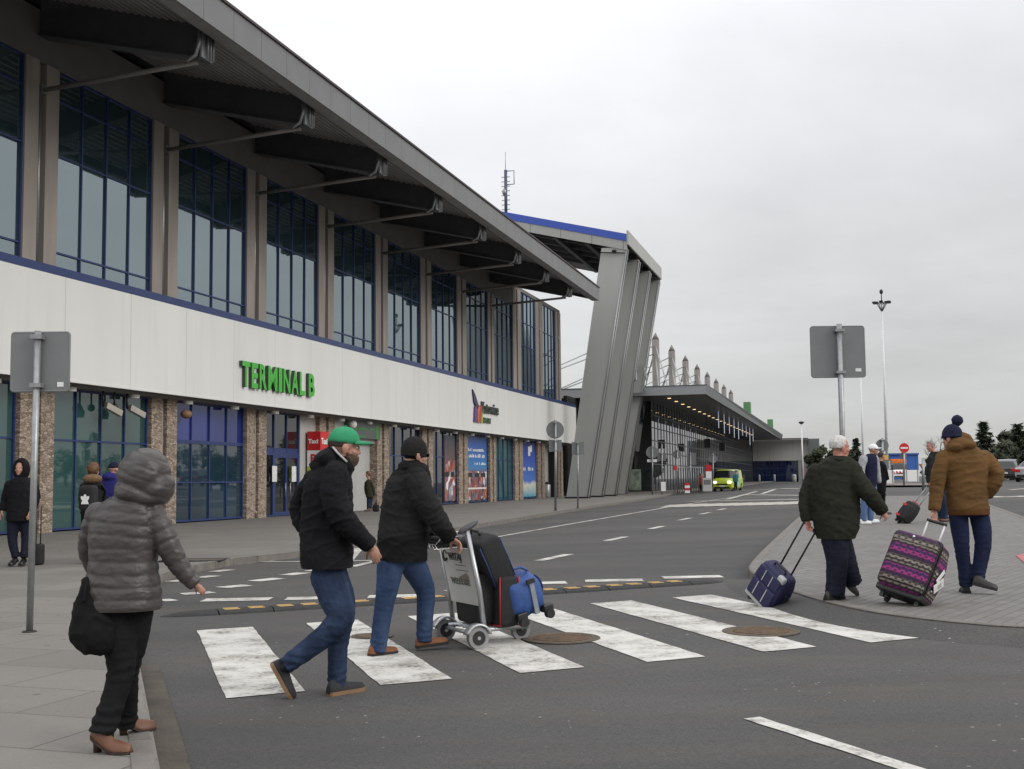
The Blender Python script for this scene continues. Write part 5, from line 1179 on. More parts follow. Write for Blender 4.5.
for sx in (-.1, .17):
    o = MB(); o.tube([(sx, -.22, -.215), (sx, -.275, -.215)], .042, 16, 0, True, False); wq = o.build('wheel', M_rubber, t); o = MB(); o.box(sx-.05, sx+.05, -.26, -.17, -.2, -.13); o.build('wheel_housing', M_black, t, bevel=.012)
o = MB(); o.obox((.05, -.255, -.03), (.022, 0, 0), (0, .008, 0), (.004, 0, .15)); o.build('strap', mat('grey_webbing', (.22, .24, .27), .7), t)
o = MB(); o.obox((.045, -.262, .12), (.04, 0, 0), (0, .012, 0), (0, 0, .02)); o.build('buckle', M_black, t)
o = MB(); o.ell((.205, -.05, .03), (.014, 0, 0), (0, .12, 0), (0, 0, .09), 16, 8); o.build('end_pocket', mat('deep_blue_nylon', (.012, .03, .11), .7), t)
o = MB(); o.tube([(-.12, -.1, .19), (-.06, -.1, .235), (.06, -.1, .235), (.12, -.1, .185)], .012, 8); o.build('carry_handle', M_duf, t)
# small items in the wire basket
t = thing('handbag', 'small black bag lying in the wire basket of the trolley', 'bag', tw(-.2, -.05, .885)); t.rotation_euler = (0, 0, ta)
o = MB(); rbox(o, .1, .17, 0, .085, .03); o.build('body', M_blk, t); o = MB(); o.tube([(0, -.1, .08), (-.02, -.06, .15), (-.02, .06, .15), (0, .1, .08)], .01, 8); o.build('handle', M_black, t)
# ------------------------------------------------------------------ people
def cr(pts, n=5):
    """Catmull-Rom through (point, radius) pairs"""
    out = []; k = len(pts)
    for i in range(k-1):
        p0, p1, p2, p3 = pts[max(i-1, 0)], pts[i], pts[i+1], pts[min(i+2, k-1)]
        for j in range(n):
            t = j/n; a = [p0[0], p1[0], p2[0], p3[0]]
            f = lambda q0, q1, q2, q3: q1*1.0+((q2-q0)*t+(q0*2-q1*5+q2*4-q3)*t*t+(q1*3-q0-q2*3+q3)*t**3)*.5
            out.append((f(*a), max(.004, p1[1]+(p2[1]-p1[1])*t)))
    return out+[pts[-1]]
def remesh(mb, vox, sm_it=3, fac=.5):
    me = mb.mesh('tmp'); o = bpy.data.objects.new('tmp', me); COL.objects.link(o)
    m = o.modifiers.new('r', 'REMESH'); m.mode = 'VOXEL'; m.voxel_size = vox; m.use_smooth_shade = True
    if sm_it: s = o.modifiers.new('s', 'SMOOTH'); s.factor = fac; s.iterations = sm_it
    bpy.context.view_layer.update()
    r = bpy.data.meshes.new_from_object(o.evaluated_get(bpy.context.evaluated_depsgraph_get()))
    bpy.data.objects.remove(o); bpy.data.meshes.remove(me)
    r.polygons.foreach_set('use_smooth', [True]*len(r.polygons)); return r
def displace(me, fn):
    nv = [v.normal.copy() for v in me.vertices]
    for v, n_ in zip(me.vertices, nv): v.co = v.co+n_*fn(v.co, n_)
    me.update()
def shift(me, off):
    for v in me.vertices: v.co -= off
    me.update()
def ridged(co, sx, sy, sz, seed):
    q = V((co.x*sx+seed, co.y*sy-seed*.7, co.z*sz+seed*1.3)); q += noise.noise_vector(q*.6)*.5
    return 1-abs(noise.noise(q))*2
def folds(amp, seed, sx=7, sz=11):
    def f(co, n_):
        a = ridged(co, sx, sx, sz, seed); b = ridged(co+V((0, 0, co.x*.8)), sx*1.9, sx*1.9, sz*2., seed+5)
        return amp*(a**3*.9-.35)+amp*.4*(b*b*b-.3)
    return f
def cloth(name, col, rough=.8, var=.2, bs=350, bump=.3, scale=14):
    m = mat(name, col, rough, var, scale, 0, bs, spec=.18); n, L, b = nodes(m)
    if b.inputs['Normal'].links: return m
    nt = m.node_tree; v = ocoord(nt, (1, 1, 1.7), (.35, .2, 0)); w = tex(nt, 'Noise', 5.5, v, Detail=3., Roughness=.55, Distortion=.6, noise_type='RIDGED_MULTIFRACTAL')
    b1 = nt.nodes.new('ShaderNodeBump'); b1.inputs['Strength'].default_value = .5; b1.inputs['Distance'].default_value = .014; L.new(w.outputs['Fac'], b1.inputs['Height'])
    f = tex(nt, 'Noise', bs, ocoord(nt), Detail=3.); b2 = nt.nodes.new('ShaderNodeBump'); b2.inputs['Strength'].default_value = bump; b2.inputs['Distance'].default_value = .004
    L.new(f.outputs['Fac'], b2.inputs['Height']); L.new(b1.outputs[0], b2.inputs['Normal']); L.new(b2.outputs[0], b.inputs['Normal']); return m
SKIN = mat('skin', (.42, .22, .155), .55, .12, 30, .15, 300); SKIN2 = mat('ruddy_skin', (.45, .20, .15), .55, .14, 30, .15, 300)
EYEW = mat('eye_white', (.7, .68, .64), .3); IRIS = mat('iris', (.03, .02, .015), .2)
def hand(mb, wrist, d, n_, thumb, k=1., curl=.5, spread=.0):
    """palm, four unequal bent fingers and a thumb leaving the side of the palm; d = finger direction, n_ = side the fingers curl to"""
    d = V(d).normalized(); n_ = V(n_); n_ = (n_-d*n_.dot(d)).normalized(); s = d.cross(n_)*thumb     # s points to the thumb side
    w = V(wrist); mb.tube([w-d*.03*k, w+d*.01*k, w+d*.05*k, w+d*.09*k], [.026*k, .029*k, .034*k, .032*k], 12, flat=(1, 1), round_=True) if False else None
    mb.ell(w+d*.05*k, d*.056*k, s*.042*k, n_*.018*k, 14, 10); mb.ell(w+d*.005*k, d*.04*k, s*.028*k, n_*.022*k, 12, 8)
    mb.ell(w+d*.035*k+s*.022*k+n_*.006*k, d*.034*k, s*.02*k, n_*.018*k, 10, 8)
    for i, (ln, ba) in enumerate([(.074, .088), (.083, .094), (.077, .09), (.060, .080)]):
        p = w+d*ba*k+s*(.031-.0205*i)*k; dd = d+s*(.10-.07*i)*(1+spread); dd.normalize(); pts = [w+d*(ba-.04)*k+s*(.024-.016*i)*k, p]
        for f, c in ((.45, .55), (.31, 1.), (.24, .8)):
            c = c*curl; dd = (dd*math.cos(c)+n_*math.sin(c)).normalized(); nn2 = n_; p = p+dd*ln*f*k; pts.append(p); n_2 = (n_*math.cos(c)-d*math.sin(c))
        mb.tube(pts, [.0095*k, .0095*k, .009*k, .0082*k, .007*k], 8, round_=True)
    p0 = w+d*.022*k+s*.028*k; dt = (d*.62+s*.62+n_*(.25+.35*curl)).normalized(); p1 = p0+dt*.04*k; dt2 = (dt*.8+d*.35-s*.15*curl+n_*.35*curl).normalized(); p2 = p1+dt2*.03*k; p3 = p2+(dt2+n_*.3*curl).normalized()*.024*k
    mb.tube([p0-s*.012*k, p1, p2, p3], [.013*k, .0115*k, .0105*k, .0085*k], 8, round_=True)
def frame(f, up): 
    f = V(f).normalized(); u_ = V(up); u_ = (u_-f*u_.dot(f)).normalized(); return f.cross(u_), f, u_
def headmesh(mb, c, f, up, k, nose=1.):
    r, f, u_ = frame(f, up)
    def E(o, a, b, h, nu=18, nv=12): mb.ell(c+(r*o[0]+f*o[1]+u_*o[2])*k, r*a*k, f*b*k, u_*h*k, nu, nv)
    E((0, -.012, .03), .077, .097, .09, 28, 18); E((0, .03, -.04), .060, .064, .078); E((0, .034, -.075), .045, .05, .045); E((0, .066, -.098), .022, .022, .02)
    E((0, .094, -.026), .013*nose, .02*nose, .013); E((0, .088, -.004), .0095, .014, .03); E((.012, .088, -.03), .009, .011, .008); E((-.012, .088, -.03), .009, .011, .008)
    E((.03, .072, .022), .027, .016, .011); E((-.03, .072, .022), .027, .016, .011); E((.042, .055, -.028), .024, .025, .022); E((-.042, .055, -.028), .024, .025, .022)
    E((0, .083, -.058), .022, .011, .006); E((0, .082, -.068), .020, .011, .007); E((0, -.035, -.06), .05, .05, .06)
    for s in (-1, 1): E((s*.081, -.008, -.012), .010, .023, .036, 12, 10); E((s*.086, -.015, -.004), .009, .017, .024, 12, 8)
def eyes(o, c, f, up, k, off):
    r, f, u_ = frame(f, up)
    for s in (-1, 1):
        m = MB(); p = c+(r*s*.031+f*.076+u_*.004)*k; m.ell(p-f*.002*k, r*.0115*k, f*.0125*k, u_*.0075*k, 12, 8); e = m.build('eye', EYEW, o, off)
        m = MB(); m.ell(p+f*.0075*k, r*.0062*k, f*.0055*k, u_*.0062*k, 10, 8); m.build('iris', IRIS, e, off)
def shell(o, name, c, f, up, k, m, rad, fn, off, nu=44, nv=28, no=(0, -.016, .03)):
    """closed hair or cap volume over the skull; fn(right, forward, up) -> radius factor"""
    r, f, u_ = frame(f, up); mb = MB(); mb.ell(c+(r*no[0]+f*no[1]+u_*no[2])*k, r*rad[0]*k, f*rad[1]*k, u_*rad[2]*k, nu, nv, 0, fn)
    return mb.build(name, m, o, off)
def shoe(o, heel, toe, up, ht, wd, m, sole_m, off, name='shoe', heelh=0., ank=.11, sole=.022, leg=None):
    heel = V(heel); toe = V(toe); f = (toe-heel); L_ = f.length; f.normalize(); u_ = V(up); u_ = (u_-f*u_.dot(f)).normalized(); r = f.cross(u_)
    prof = [(-.0, .55, .55, 0), (.03, .78, .82, 0), (.12, .86, 1.0, 0), (.28, .80, .98, .0), (.42, .80, .78, 0), (.56, .92, .64, 0), (.72, 1.0, .55, 0), (.86, .92, .49, 0), (.96, .66, .40, 0), (1.0, .34, .26, 0)]
    rg = []; sg = []
    for x, w, h, _ in prof:
        z0 = sole+heelh*max(0., 1-x/.55)**1.2; hw = wd/2*w; hh = ht*h
        c = heel+f*(L_*x)
        rg.append([c+r*(hw*math.cos(a)*(1 if math.sin(a) < .0 else (1-.25*math.sin(a))))+u_*(z0+(hh*math.sin(a) if math.sin(a) > 0 else .012*math.sin(a))) for a in [math.tau*j/20 for j in range(20)]])
        ws = hw*1.06+.002; sg.append([c+r*ws+u_*(z0-sole*(1 if heelh == 0 or x > .0 else 1)), c+r*ws+u_*(z0+.004), c-r*ws+u_*(z0+.004), c-r*ws+u_*(z0-sole)])
    mb = MB(); mb.loft(rg); 
    a0 = heel+f*(L_*.22)+u_*(sole+heelh*.7)
    if leg: e_ = leg[-1][0]; mb.tube([a0+u_*ht*.4, a0.lerp(e_, .6)+u_*ht*.15, e_+(leg[-3][0]-e_).normalized()*.05], [wd*.40, wd*.36, wd*.33], 16)
    elif ank: mb.tube([a0+u_*ht*.5, a0+u_*ank*.9], [wd*.38, wd*.34], 16)
    s_ = mb.build(name, m, o, off); sb = MB(); sb.loft(sg, 0, False); sb.build('sole', sole_m, s_, off)
    if heelh: hb_ = MB(); a = heel+f*(L_*.13); hb_.tube([a+u_*(heelh+.01), a-u_*.0], [wd*.30, wd*.24], 12); hb_.build('heel', sole_m, s_, off)
    return s_
def creases(chains, amp, seed):
    info = []
    for ch in chains:
        ps = [q[0] for q in ch]; info.append((ps, ch[len(ch)//2][1], ps[len(ps)//2]))
    def f(co, n_):
        best = None
        for ps, r, el in info:
            for a, b in zip(ps[::3], ps[3::3]+[ps[-1]]):
                ab = b-a
                if ab.length < 1e-5: continue
                t = max(0., min(1., (co-a).dot(ab)/ab.length_squared)); d = (co-(a+ab*t)).length/r
                if best is None or d < best[0]: best = (d, ab.normalized(), el)
        if best and best[0] < 1.25:
            ax = best[1]; al = co.dot(ax); pe = co-ax*al; w = .45+.75*max(0., 1-(co-best[2]).length/.2)
            q = pe*5+ax*(al*15)+V((seed, -seed, seed)); sh = noise.noise(co*5)*.5
            v = 1-abs(noise.noise(q+V((sh, sh, sh))))*2.2
            return amp*w*(max(0., v)**2.2-.3)
        q = V((co.x*3.2+seed, co.y*3.2, co.z*11+co.x*4*math.sin(seed))); v = 1-abs(noise.noise(q+noise.noise_vector(co*4)*.45))*2.2
        return amp*.75*(max(0., v)**2.4-.28)
    return f
def person(label, foot, Y0, jac, arms, legs, head, cm, tm, body_vox=.0065, vox=.011, jamp=.008, lamp=.006, seed=1., extra=(), hands=(), skin=SKIN, face=True, group=None, quilt=None, jname='jacket', zb=None, hem=True):
    """all joints are read off the photo as (px, py, depth offset from Y0, radius px); Y0 is the person's real distance"""
    base = V((J(foot[0], foot[1], Y0).x, Y0, 0)); base.z = zb if zb is not None else J(foot[0], foot[1], Y0).z
    k = Y0/F
    P_ = lambda a: J(a[0], a[1], Y0+a[2])
    jm = MB(); bm_ = MB(); rings = []; brings = []
    for s in jac:
        xl, xr, y, dh = s[:4]; dy = s[4] if len(s) > 4 else 0.; sk = s[5] if len(s) > 5 else 0.
        c = P_(((xl+xr)/2, y, dy)); hw = (xr-xl)/2*k
        def rg_(q): return [c+V((hw*q*(abs(math.cos(a))**.85)*(1 if math.cos(a) > 0 else -1), dh*q*(abs(math.sin(a))**.85)*(1 if math.sin(a) > 0 else -1)+sk*math.cos(a)*q, 0)) for a in [math.tau*j/32 for j in range(32)]]
        rings.append(rg_(1)); brings.append(rg_(.74))
    if hem: rings = rings+[[p+V((0, 0, -.07)) for p in rings[-1]]]
    jm.loft(rings); bm_.loft(brings)
    chains = []
    for a in arms:
        ch = cr([(P_(q), q[3]*k) for q in a]); chains.append(ch); jm.tube([q[0] for q in ch], [q[1] for q in ch], 18, round_=False)
        jm.ell(ch[0][0], V((ch[0][1], 0, 0)), V((0, ch[0][1], 0)), V((0, 0, ch[0][1])), 16, 10)
        bm_.tube([q[0] for q in ch], [min(.05, max(.026, q[1]*.6)) for q in ch], 12)
    for e in extra:
        c = P_(e[:3]); rx, ry, rz = e[3]*k, e[5], e[4]*k; ti = e[6] if len(e) > 6 else 0.
        jm.ell(c, V((rx*math.cos(ti), 0, rx*math.sin(ti))), V((0, ry, 0)), V((-rz*math.sin(ti), 0, rz*math.cos(ti))), 24, 16)
    tmb = MB(); lch = []
    for l in legs:
        ch = cr([(P_(q), q[3]*k) for q in l]); lch.append(ch); tmb.tube([q[0] for q in ch]+[ch[-1][0]+(ch[-1][0]-ch[-3][0]).normalized()*.028], [q[1] for q in ch]+[ch[-1][1]*1.02], 18)
        tmb.ell(ch[0][0], V((ch[0][1], 0, 0)), V((0, ch[0][1], 0)), V((0, 0, ch[0][1]*.9)), 16, 10)
        bm_.tube([q[0] for q in ch], [q[1]*.6 for q in ch], 12)
    if len(lch) == 2:
        a, b = lch[0][0][0], lch[1][0][0]; r0 = lch[0][0][1]; tmb.tube([a+V((0, 0, .06)), b+V((0, 0, .06))], r0*.95, 16, round_=True); bm_.tube([a+V((0, 0, .04)), b+V((0, 0, .04))], r0*.6, 12, round_=True); bm_.tube([(a+b)/2, (a+b)/2+V((0, 0, .25))], r0*.6, 12)
    hx, hy, hk, hf, hu = head; hc = P_((hx, hy, head[5] if False else 0)); hk_ = hk
    headmesh(bm_, hc, hf, hu, hk_); r_, f_, u_ = frame(hf, hu)
    bm_.tube([hc-u_*.03*hk_-f_*.02*hk_, hc-u_*.15*hk_-f_*.03, rings_center(brings[0])], [.052*hk_, .056*hk_, .06*hk_], 14)
    for h in hands:
        i, d, n_, th, curl = h[:5]; kk = h[5] if len(h) > 5 else 1.; ch = chains[i]; w_ = ch[-1][0]; hand(bm_, w_, d, n_, th, kk, curl)
        bm_.tube([ch[-4][0], w_+V(d).normalized()*.02], [.03*kk, .027*kk], 12)
    me = remesh(bm_, body_vox, 2, .4); shift(me, base); o = link(me, 'person', skin); o.location = base
    tag(o, label, 'person', group)
    if face: eyes(o, hc, hf, hu, hk_, base)
    me = remesh(jm, vox, 4)
    if quilt: displace(me, quilt(chains, rings))
    displace(me, folds(jamp*.55, seed)); displace(me, creases(chains, jamp, seed))
    if hem:
        zc_ = rings_center(rings[-2]).z; bb = bmesh.new(); bb.from_mesh(me)
        bmesh.ops.bisect_plane(bb, geom=bb.verts[:]+bb.edges[:]+bb.faces[:], plane_co=(0, 0, zc_), plane_no=(0, 0, -1), clear_outer=True)
        bb.to_mesh(me); bb.free(); me.polygons.foreach_set('use_smooth', [True]*len(me.polygons))
    shift(me, base); jo = link(me, jname, cm, o)
    me = remesh(tmb, vox*.85, 3)
    kn = [(l[len(l)//2][0], l[-1][0]) for l in lch]
    ff = folds(lamp, seed+3, 6, 15)
    def lf(co, n_):
        g = 0.
        for ch in lch:
            dk = min((co-ch[-1][0]).length/.16, 1.); dk2 = min((co-ch[len(ch)//2][0]).length/.13, 1.)
            g = max(g, 1-dk, .8*(1-dk2))
        return ff(co, n_)*(.55+.9*g)+g*.006*math.sin(co.z*115+4*noise.noise(co*7))
    displace(me, lf); shift(me, base); link(me, 'trousers', tm, o)
    return o, base, k, P_, hc, chains, lch, jo
def rings_center(r):
    c = V((0, 0, 0))
    for p in r: c += p
    return c/len(r)
def denim(name, c1, c2):
    m = cloth(name, c1, .85, .25, 500, .3, 5); nt = m.node_tree; n = tex(nt, 'Noise', 5.5, ocoord(nt, (1, 1, .6)), Detail=5.)
    n2 = tex(nt, 'Noise', 90, ocoord(nt, (1, 1, .25)), Detail=3.)
    setcol(m, mixc(nt, mathn(nt, 'ADD', mathn(nt, 'MULTIPLY', ramp(nt, n.outputs['Fac'], .38, .68), .75), mathn(nt, 'MULTIPLY', n2.outputs['Fac'], .3)), c1, c2)); return m
J_MID = denim('mid_blue_denim', (.011, .019, .044), (.038, .06, .112)); J_DARK = denim('dark_blue_denim', (.008, .011, .032), (.016, .024, .06)); J_LIGHT = denim('light_blue_denim', (.07, .12, .24), (.13, .2, .34)); J_CBL = denim('blue_denim', (.017, .032, .075), (.052, .085, .16))
C_BLK = cloth('black_cloth', (.007, .007, .0085)); C_BLK2 = cloth('charcoal_cloth', (.0135, .0130, .0135)); C_TROU = cloth('black_trousers', (.008, .008, .009))
C_NAVY = cloth('navy_trousers', (.011, .012, .024)); C_OLIVE = cloth('dark_olive_cloth', (.0175, .0185, .0125)); C_BROWN = cloth('brown_canvas', (.118, .062, .022), .85, .22, 350, .3, 4)
C_PUFF = mat('taupe_puffer_nylon', (.062, .054, .052), .42, .12, 6, .25, 60, spec=.4); LEA_BR = mat('brown_leather', (.13, .052, .024), .45, .25, 14, .2, 90); LEA_BK = mat('black_leather', (.014, .013, .013), .4, .2, 14, .2, 90)
SOLE_T = mat('tan_sole', (.22, .13, .065), .7, .1); SOLE_B = mat('dark_sole', (.018, .016, .015), .8, .1); SUEDE = mat('rust_suede', (.19, .072, .026), .8, .2, 20, .3, 200)
WOOL = cloth('charcoal_wool', (.017, .0165, .0155), .95, .3, 140, .9, 40); WOOLN = cloth('navy_wool', (.018, .02, .042), .95, .3, 120, .9, 40)
HAIR_W = mat('white_hair', (.52, .50, .48), .6, .25, 60, .8, 70, stretch=(1, 1, .4)); HAIR_G = mat('grey_hair', (.20, .185, .17), .6, .3, 60, .8, 70, stretch=(1, 1, .4)); HAIR_B = mat('ginger_brown_hair', (.13, .06, .025), .6, .35, 50, .9, 60); BEARD = mat('dark_beard', (.035, .022, .015), .8, .3, 80, .9, 120)
def Z(v): return V(v).normalized()
def hairfn(front=.02, low=-.4, amp=.05, seed=0., side=.0):
    def fn(a, b, h):   # right, forward, up (unit)
        n_ = noise.noise(V((a*7+seed, b*7, h*7)))*amp+noise.noise(V((a*18+seed, b*18, h*18)))*amp*.5
        lim = low if b < 0.05 else low+(b-.05)*(1.25-low*1.0)*1.25
        if h < lim: return .80
        return 1.0+n_
    return fn
def cap(o, c, f, up, k, m, off, flat_=True, brim=.085, h=.105):
    r, f, u_ = frame(f, up)
    mb = MB(); mb.ell(c+(u_*.032-f*.012)*k, r*.086*k, f*.106*k, u_*h*k, 32, 20, 0, lambda a, b, z: ((1.+.05*max(0, b)*max(0, z)) if z > -.12 else .80)*(1+.012*math.cos(6*math.atan2(a, b)) if z < .95 else 1.))
    co = mb.build('cap', m, o, off); mb = MB(); n = 14; rg = []
    for i in range(n+1):
        t = -1+2*i/n; th = t*1.15; x = .084*math.sin(th)/math.sin(1.15)*1.0; ins = .098*math.cos(th*.8)-.01; out = ins+brim*math.sqrt(max(.0, 1-t*t*.92))+.004
        z = .052-.014*t*t; rg.append([c+(r*x+f*ins+u_*z)*k, c+(r*x*1.02+f*out+u_*(z-.002))*k, c+(r*x*1.02+f*out+u_*(z-.013))*k, c+(r*x+f*ins+u_*(z-.012))*k])
    mb.loft(rg, 0, False); mb.build('brim', m, co, off)
    mb = MB(); mb.ell(c+(u_*(.035+h)-f*.01)*k, r*.009*k, f*.009*k, u_*.005*k, 10, 6); mb.build('button', m, co, off); return co
def beanie(o, c, f, up, k, m, off, pom=None, tall=.125, low=-.18):
    r, f, u_ = frame(f, up)
    b = shell(o, 'beanie', c, f, up, k, m, (.089, .112, tall), lambda a, b, h: (1.0+.012*noise.noise(V((a*9, b*9, h*4))) if h > low+.12*b*0 else .84), off, 40, 30, (0, -.012, .034))
    mb = MB(); n = 36; q_ = math.sqrt(1-low*low)*1.0; pts = [c+(r*.089*q_*math.cos(t)+f*(.112*q_*math.sin(t)-.012)+u_*(.034+tall*low+.016))*k for t in [math.tau*i/n for i in range(n+1)]]
    mb.tube(pts, [.008*k]*len(pts), 8, 0, False, flat=(1, 1.9)); mb.build('beanie_cuff', m, b, off)
    if pom: mb = MB(); pc = V(pom[0]); rr = pom[1]; mb.ell(pc, V((rr, 0, 0)), V((0, rr, 0)), V((0, 0, rr)), 22, 16, 0, lambda a, b, h: 1+.14*noise.noise(V((a*6, b*6, h*6)))+.08*noise.noise(V((a*15, b*15, h*15)))); mb.build('pompom', m, b, off)
    return b
# --- woman in the taupe puffer -------------------------------------------------
def puffer(chains, rings):
    segs = [[q[0] for q in ch] for ch in chains]; rad = [ch[len(ch)//2][1] for ch in chains]
    def f(co, n_):
        best = None
        for sg, r in zip(segs, rad):
            L_ = 0.
            for a, b in zip(sg, sg[1:]):
                ab = b-a; t = max(0., min(1., (co-a).dot(ab)/max(1e-9, ab.length_squared))); dd = (co-(a+ab*t)).length/r
                if best is None or dd < best[0]: best = (dd, L_+ab.length*t)
                L_ += ab.length
        hood = co.z > HOODZ+.02-.35*(co.x-HOODX)
        if hood: q = (co.z+.38*(co.x-HOODX))/.064
        elif best and best[0] < 1.25: q = best[1]/.06
        else: q = (co.z+.10*(co.x-HOODX)+.02*noise.noise(co*3))/.064
        return (.0075 if not hood else .0065)*(abs(math.sin(math.pi*(q+.12*noise.noise(co*4))))**.45-.7)+.003*noise.noise(V((co.x*20, co.y*20, co.z*60)))
    return f
Y = 6.42; hz = J(143, 497, Y); HOODZ = hz.z; HOODX = hz.x
w_, b_, k_, P_, hc, ch, lc, jo = person('woman seen from behind in a hooded taupe puffer jacket on the left pavement', (107, 752), Y,
    [(112, 151, 497, .10), (101, 157, 504, .125), (93, 160, 516, .145), (90, 159, 535, .155), (91, 156, 557, .15), (89, 157, 575, .155), (86, 160, 594, .165), (85.5, 160, 606, .168), (86, 159, 609.5, .165)],
    [[(97, 511, .02, 10), (91, 528, .04, 10), (87, 548, .08, 9), (92, 565, .14, 8), (100, 580, .18, 7)], [(152, 511, -.02, 10.5), (160, 526, -.03, 12), (168, 545, -.02, 12), (178, 563, 0, 10.5), (188, 577, .02, 8.5), (196, 585, .03, 7.2)]],
    [[(110, 612, -.02, 20), (118, 640, -.02, 17), (121, 668, -.02, 13.5), (114, 698, -.04, 12), (103, 729, -.08, 12.5)], [(135, 612, .06, 18.5), (132, 640, .07, 16), (127, 668, .09, 12.5), (127, 695, .15, 11), (126.5, 720, .22, 10.5)]],
    (146, 474, 1.0, Z((.75, .6, -.1)), (.1, 0, 1)), C_PUFF, C_TROU, jamp=.0035, seed=2., vox=.0085,
    extra=[(144, 475, 0, 26, 27, .145, -.35), (156, 489, .01, 17, 21, .13, -.45), (134, 492, -.02, 19, 12, .13, -.25), (148, 466, 0, 20, 17, .13, -.3), (146, 496, 0, 20, 12, .13, -.35)],
    hands=[(0, (.3, .5, -1), (.3, .9, 0), 1, .9, .9), (1, (.75, .1, -.75), (-.4, .9, .1), -1, 1.3, .5)], quilt=puffer, face=False, zb=G(-2.1, 6.4)+.12)
for (hx, hy, tx, ty, m_, dy) in ((92.5, 752, 121, 753.5, 0, -.09), (118.5, 736, 142, 731.5, 1, .2)):
    a = at(hx, hy, .12); c = at(tx, ty, .12)
    d_ = (c-a); c = a+d_.normalized()*.225
    shoe(w_, a, c, (0, 0, 1), .095, .085, LEA_BR, mat('dark_brown_heel', (.035, .018, .012), .5), b_, 'ankle_boot', .075, .15, .012, leg=lc[m_])
# tote bag
t0 = J(92, 628, Y-.12); t = thing('tote_bag', 'large soft black shoulder bag hanging at the side of the hooded woman', 'bag', t0); o = MB(); rg = []
for px0, px1, py, dh in [(83, 92, 578, .02), (79, 99, 592, .05), (72, 113, 612, .075), (70, 117, 628, .085), (71, 117, 640, .085), (77, 114, 649, .07), (87, 108, 654, .04)]:
    c = J((px0+px1)/2, py, Y-.10)-t0; hw = (px1-px0)/2*k_; rg.append([c+V((hw*math.cos(a), dh*math.sin(a)*(1+.1*math.sin(3*a+py)), .006*math.sin(5*a))) for a in [math.tau*j/26 for j in range(26)]])
o.loft(rg); me = remesh(o, .012, 3); displace(me, folds(.012, 9., 6, 8)); link(me, 'bag_body', cloth('black_bag_cloth', (.006, .006, .0065)), t)
for dy in (-.14, .0):
    o = MB(); pts = [J(*q) for q in ((84, 602, Y-.10+dy*.5), (86, 588, Y-.07+dy*.5), (88, 572, Y-.02), (91, 552, Y+.06))]; pts = [q[0] for q in cr([(p_, .01) for p_ in pts])]
    o.tube([p_-t0 for p_ in pts], .012, 8, flat=(1, .5)); o.build('strap', C_BLK, t)
# --- man in the green cap ------------------------------------------------------
Y = 8.5
hd_f = Z((.96, .28, -.10))
o_, b_, k_, P_, hc, ch, lc, jo = person('bearded man in a green cap and black hooded jacket striding over the zebra', (345, 694), Y,
    [(322, 348, 464, .09), (311, 351, 471, .13), (305, 352, 481, .16), (302, 352.5, 498, .17), (301, 353, 517, .165), (300.5, 353, 537, .165), (300.5, 353, 556, .195), (302, 352.5, 567.5, .20)],
    [[(336, 474, -.15, 13), (334, 494, -.19, 13.5), (341, 515, -.20, 13), (355, 532, -.16, 10.8), (371, 546, -.10, 8)], [(315, 479, .13, 11), (304, 494, .19, 10), (297.5, 509, .20, 9), (303, 525, .17, 8.5), (315, 536, .12, 8)]],
    [[(328, 577, -.03, 17.5), (335, 598, -.07, 16), (341, 618, -.10, 13.5), (323, 637, -.10, 11.2), (304, 652, -.12, 9.8), (289, 663, -.13, 9)], [(331, 576, .03, 17), (341, 600, .08, 14.5), (341, 622, .09, 12), (338, 648, .08, 10), (337.5, 670, .07, 9.6), (337, 684, .06, 9.2)]],
    (345, 447.5, 1.05, hd_f, (-.03, 0, 1)), C_BLK, J_MID, jamp=.010, seed=4., vox=.009,
    extra=[(330, 459, .02, 17, 12, .15, .25), (345, 465, .02, 10, 11, .12), (320, 466, .02, 10, 9, .12)],
    hands=[(0, (.45, .1, -1), (-.25, .85, .2), -1, .95, .95), (1, (.6, 0, -.7), (0, -1, 0), 1, .7)], zb=G(-1.2, 8.5))
M_gcap = mat('green_cap_cloth', (.020, .25, .11), .8, .1, 20, .3, 200)
cap(o_, hc, hd_f, (-.03, 0, 1), 1.08, M_gcap, b_)
shell(o_, 'hair', hc, hd_f, (0, 0, 1), 1.05, BEARD, (.084, .105, .094), hairfn(0, -.35, .03, 3.), b_)
r_, f_, u_ = frame(hd_f, (0, 0, 1)); mb = MB()
mb.ell(hc+(f_*.030-u_*.068)*1.05, r_*.0695, f_*.0765, u_*.077, 36, 26, 0, lambda a, b, h: (.72 if (h > .10+.45*max(0, 1-b)+.45*noise.noise(V((a*5+2, b*5, h*5))) or b < -.45) else 1.0)+.05*noise.noise(V((a*14, b*14, h*14))))
mb.build('beard', mat('brown_beard', (.075, .042, .027), .8, .35, 60, .8, 120), o_, b_)
mb = MB(); pts = [J(*q) for q in ((333, 447, Y-.09), (337, 452, Y-.105), (342, 457, Y-.105), (347, 462, Y-.1))]; mb.tube(pts, .013, 8, flat=(1, .5)); mb.build('shirt_collar', mat('pale_grey_knit', (.4, .39, .38), .9), o_, b_)
a = at(328, 696); c = at(371.5, 688.5); SH_D = mat('dark_suede', (.022, .022, .024), .85, .2, 20, .2, 150)
shoe(o_, a, a+(c-a).normalized()*.31, (0, 0, 1), .085, .10, SH_D, SOLE_T, b_, 'shoe', 0, .12, leg=lc[1])
hl = J(270, 664, Y-.14); tl = J(289.5, 699, Y-.10); shoe(o_, hl, hl+(tl-hl).normalized()*.29, (.85, .1, .5), .085, .10, SH_D, SOLE_T, b_, 'shoe', 0, .12, leg=lc[0])
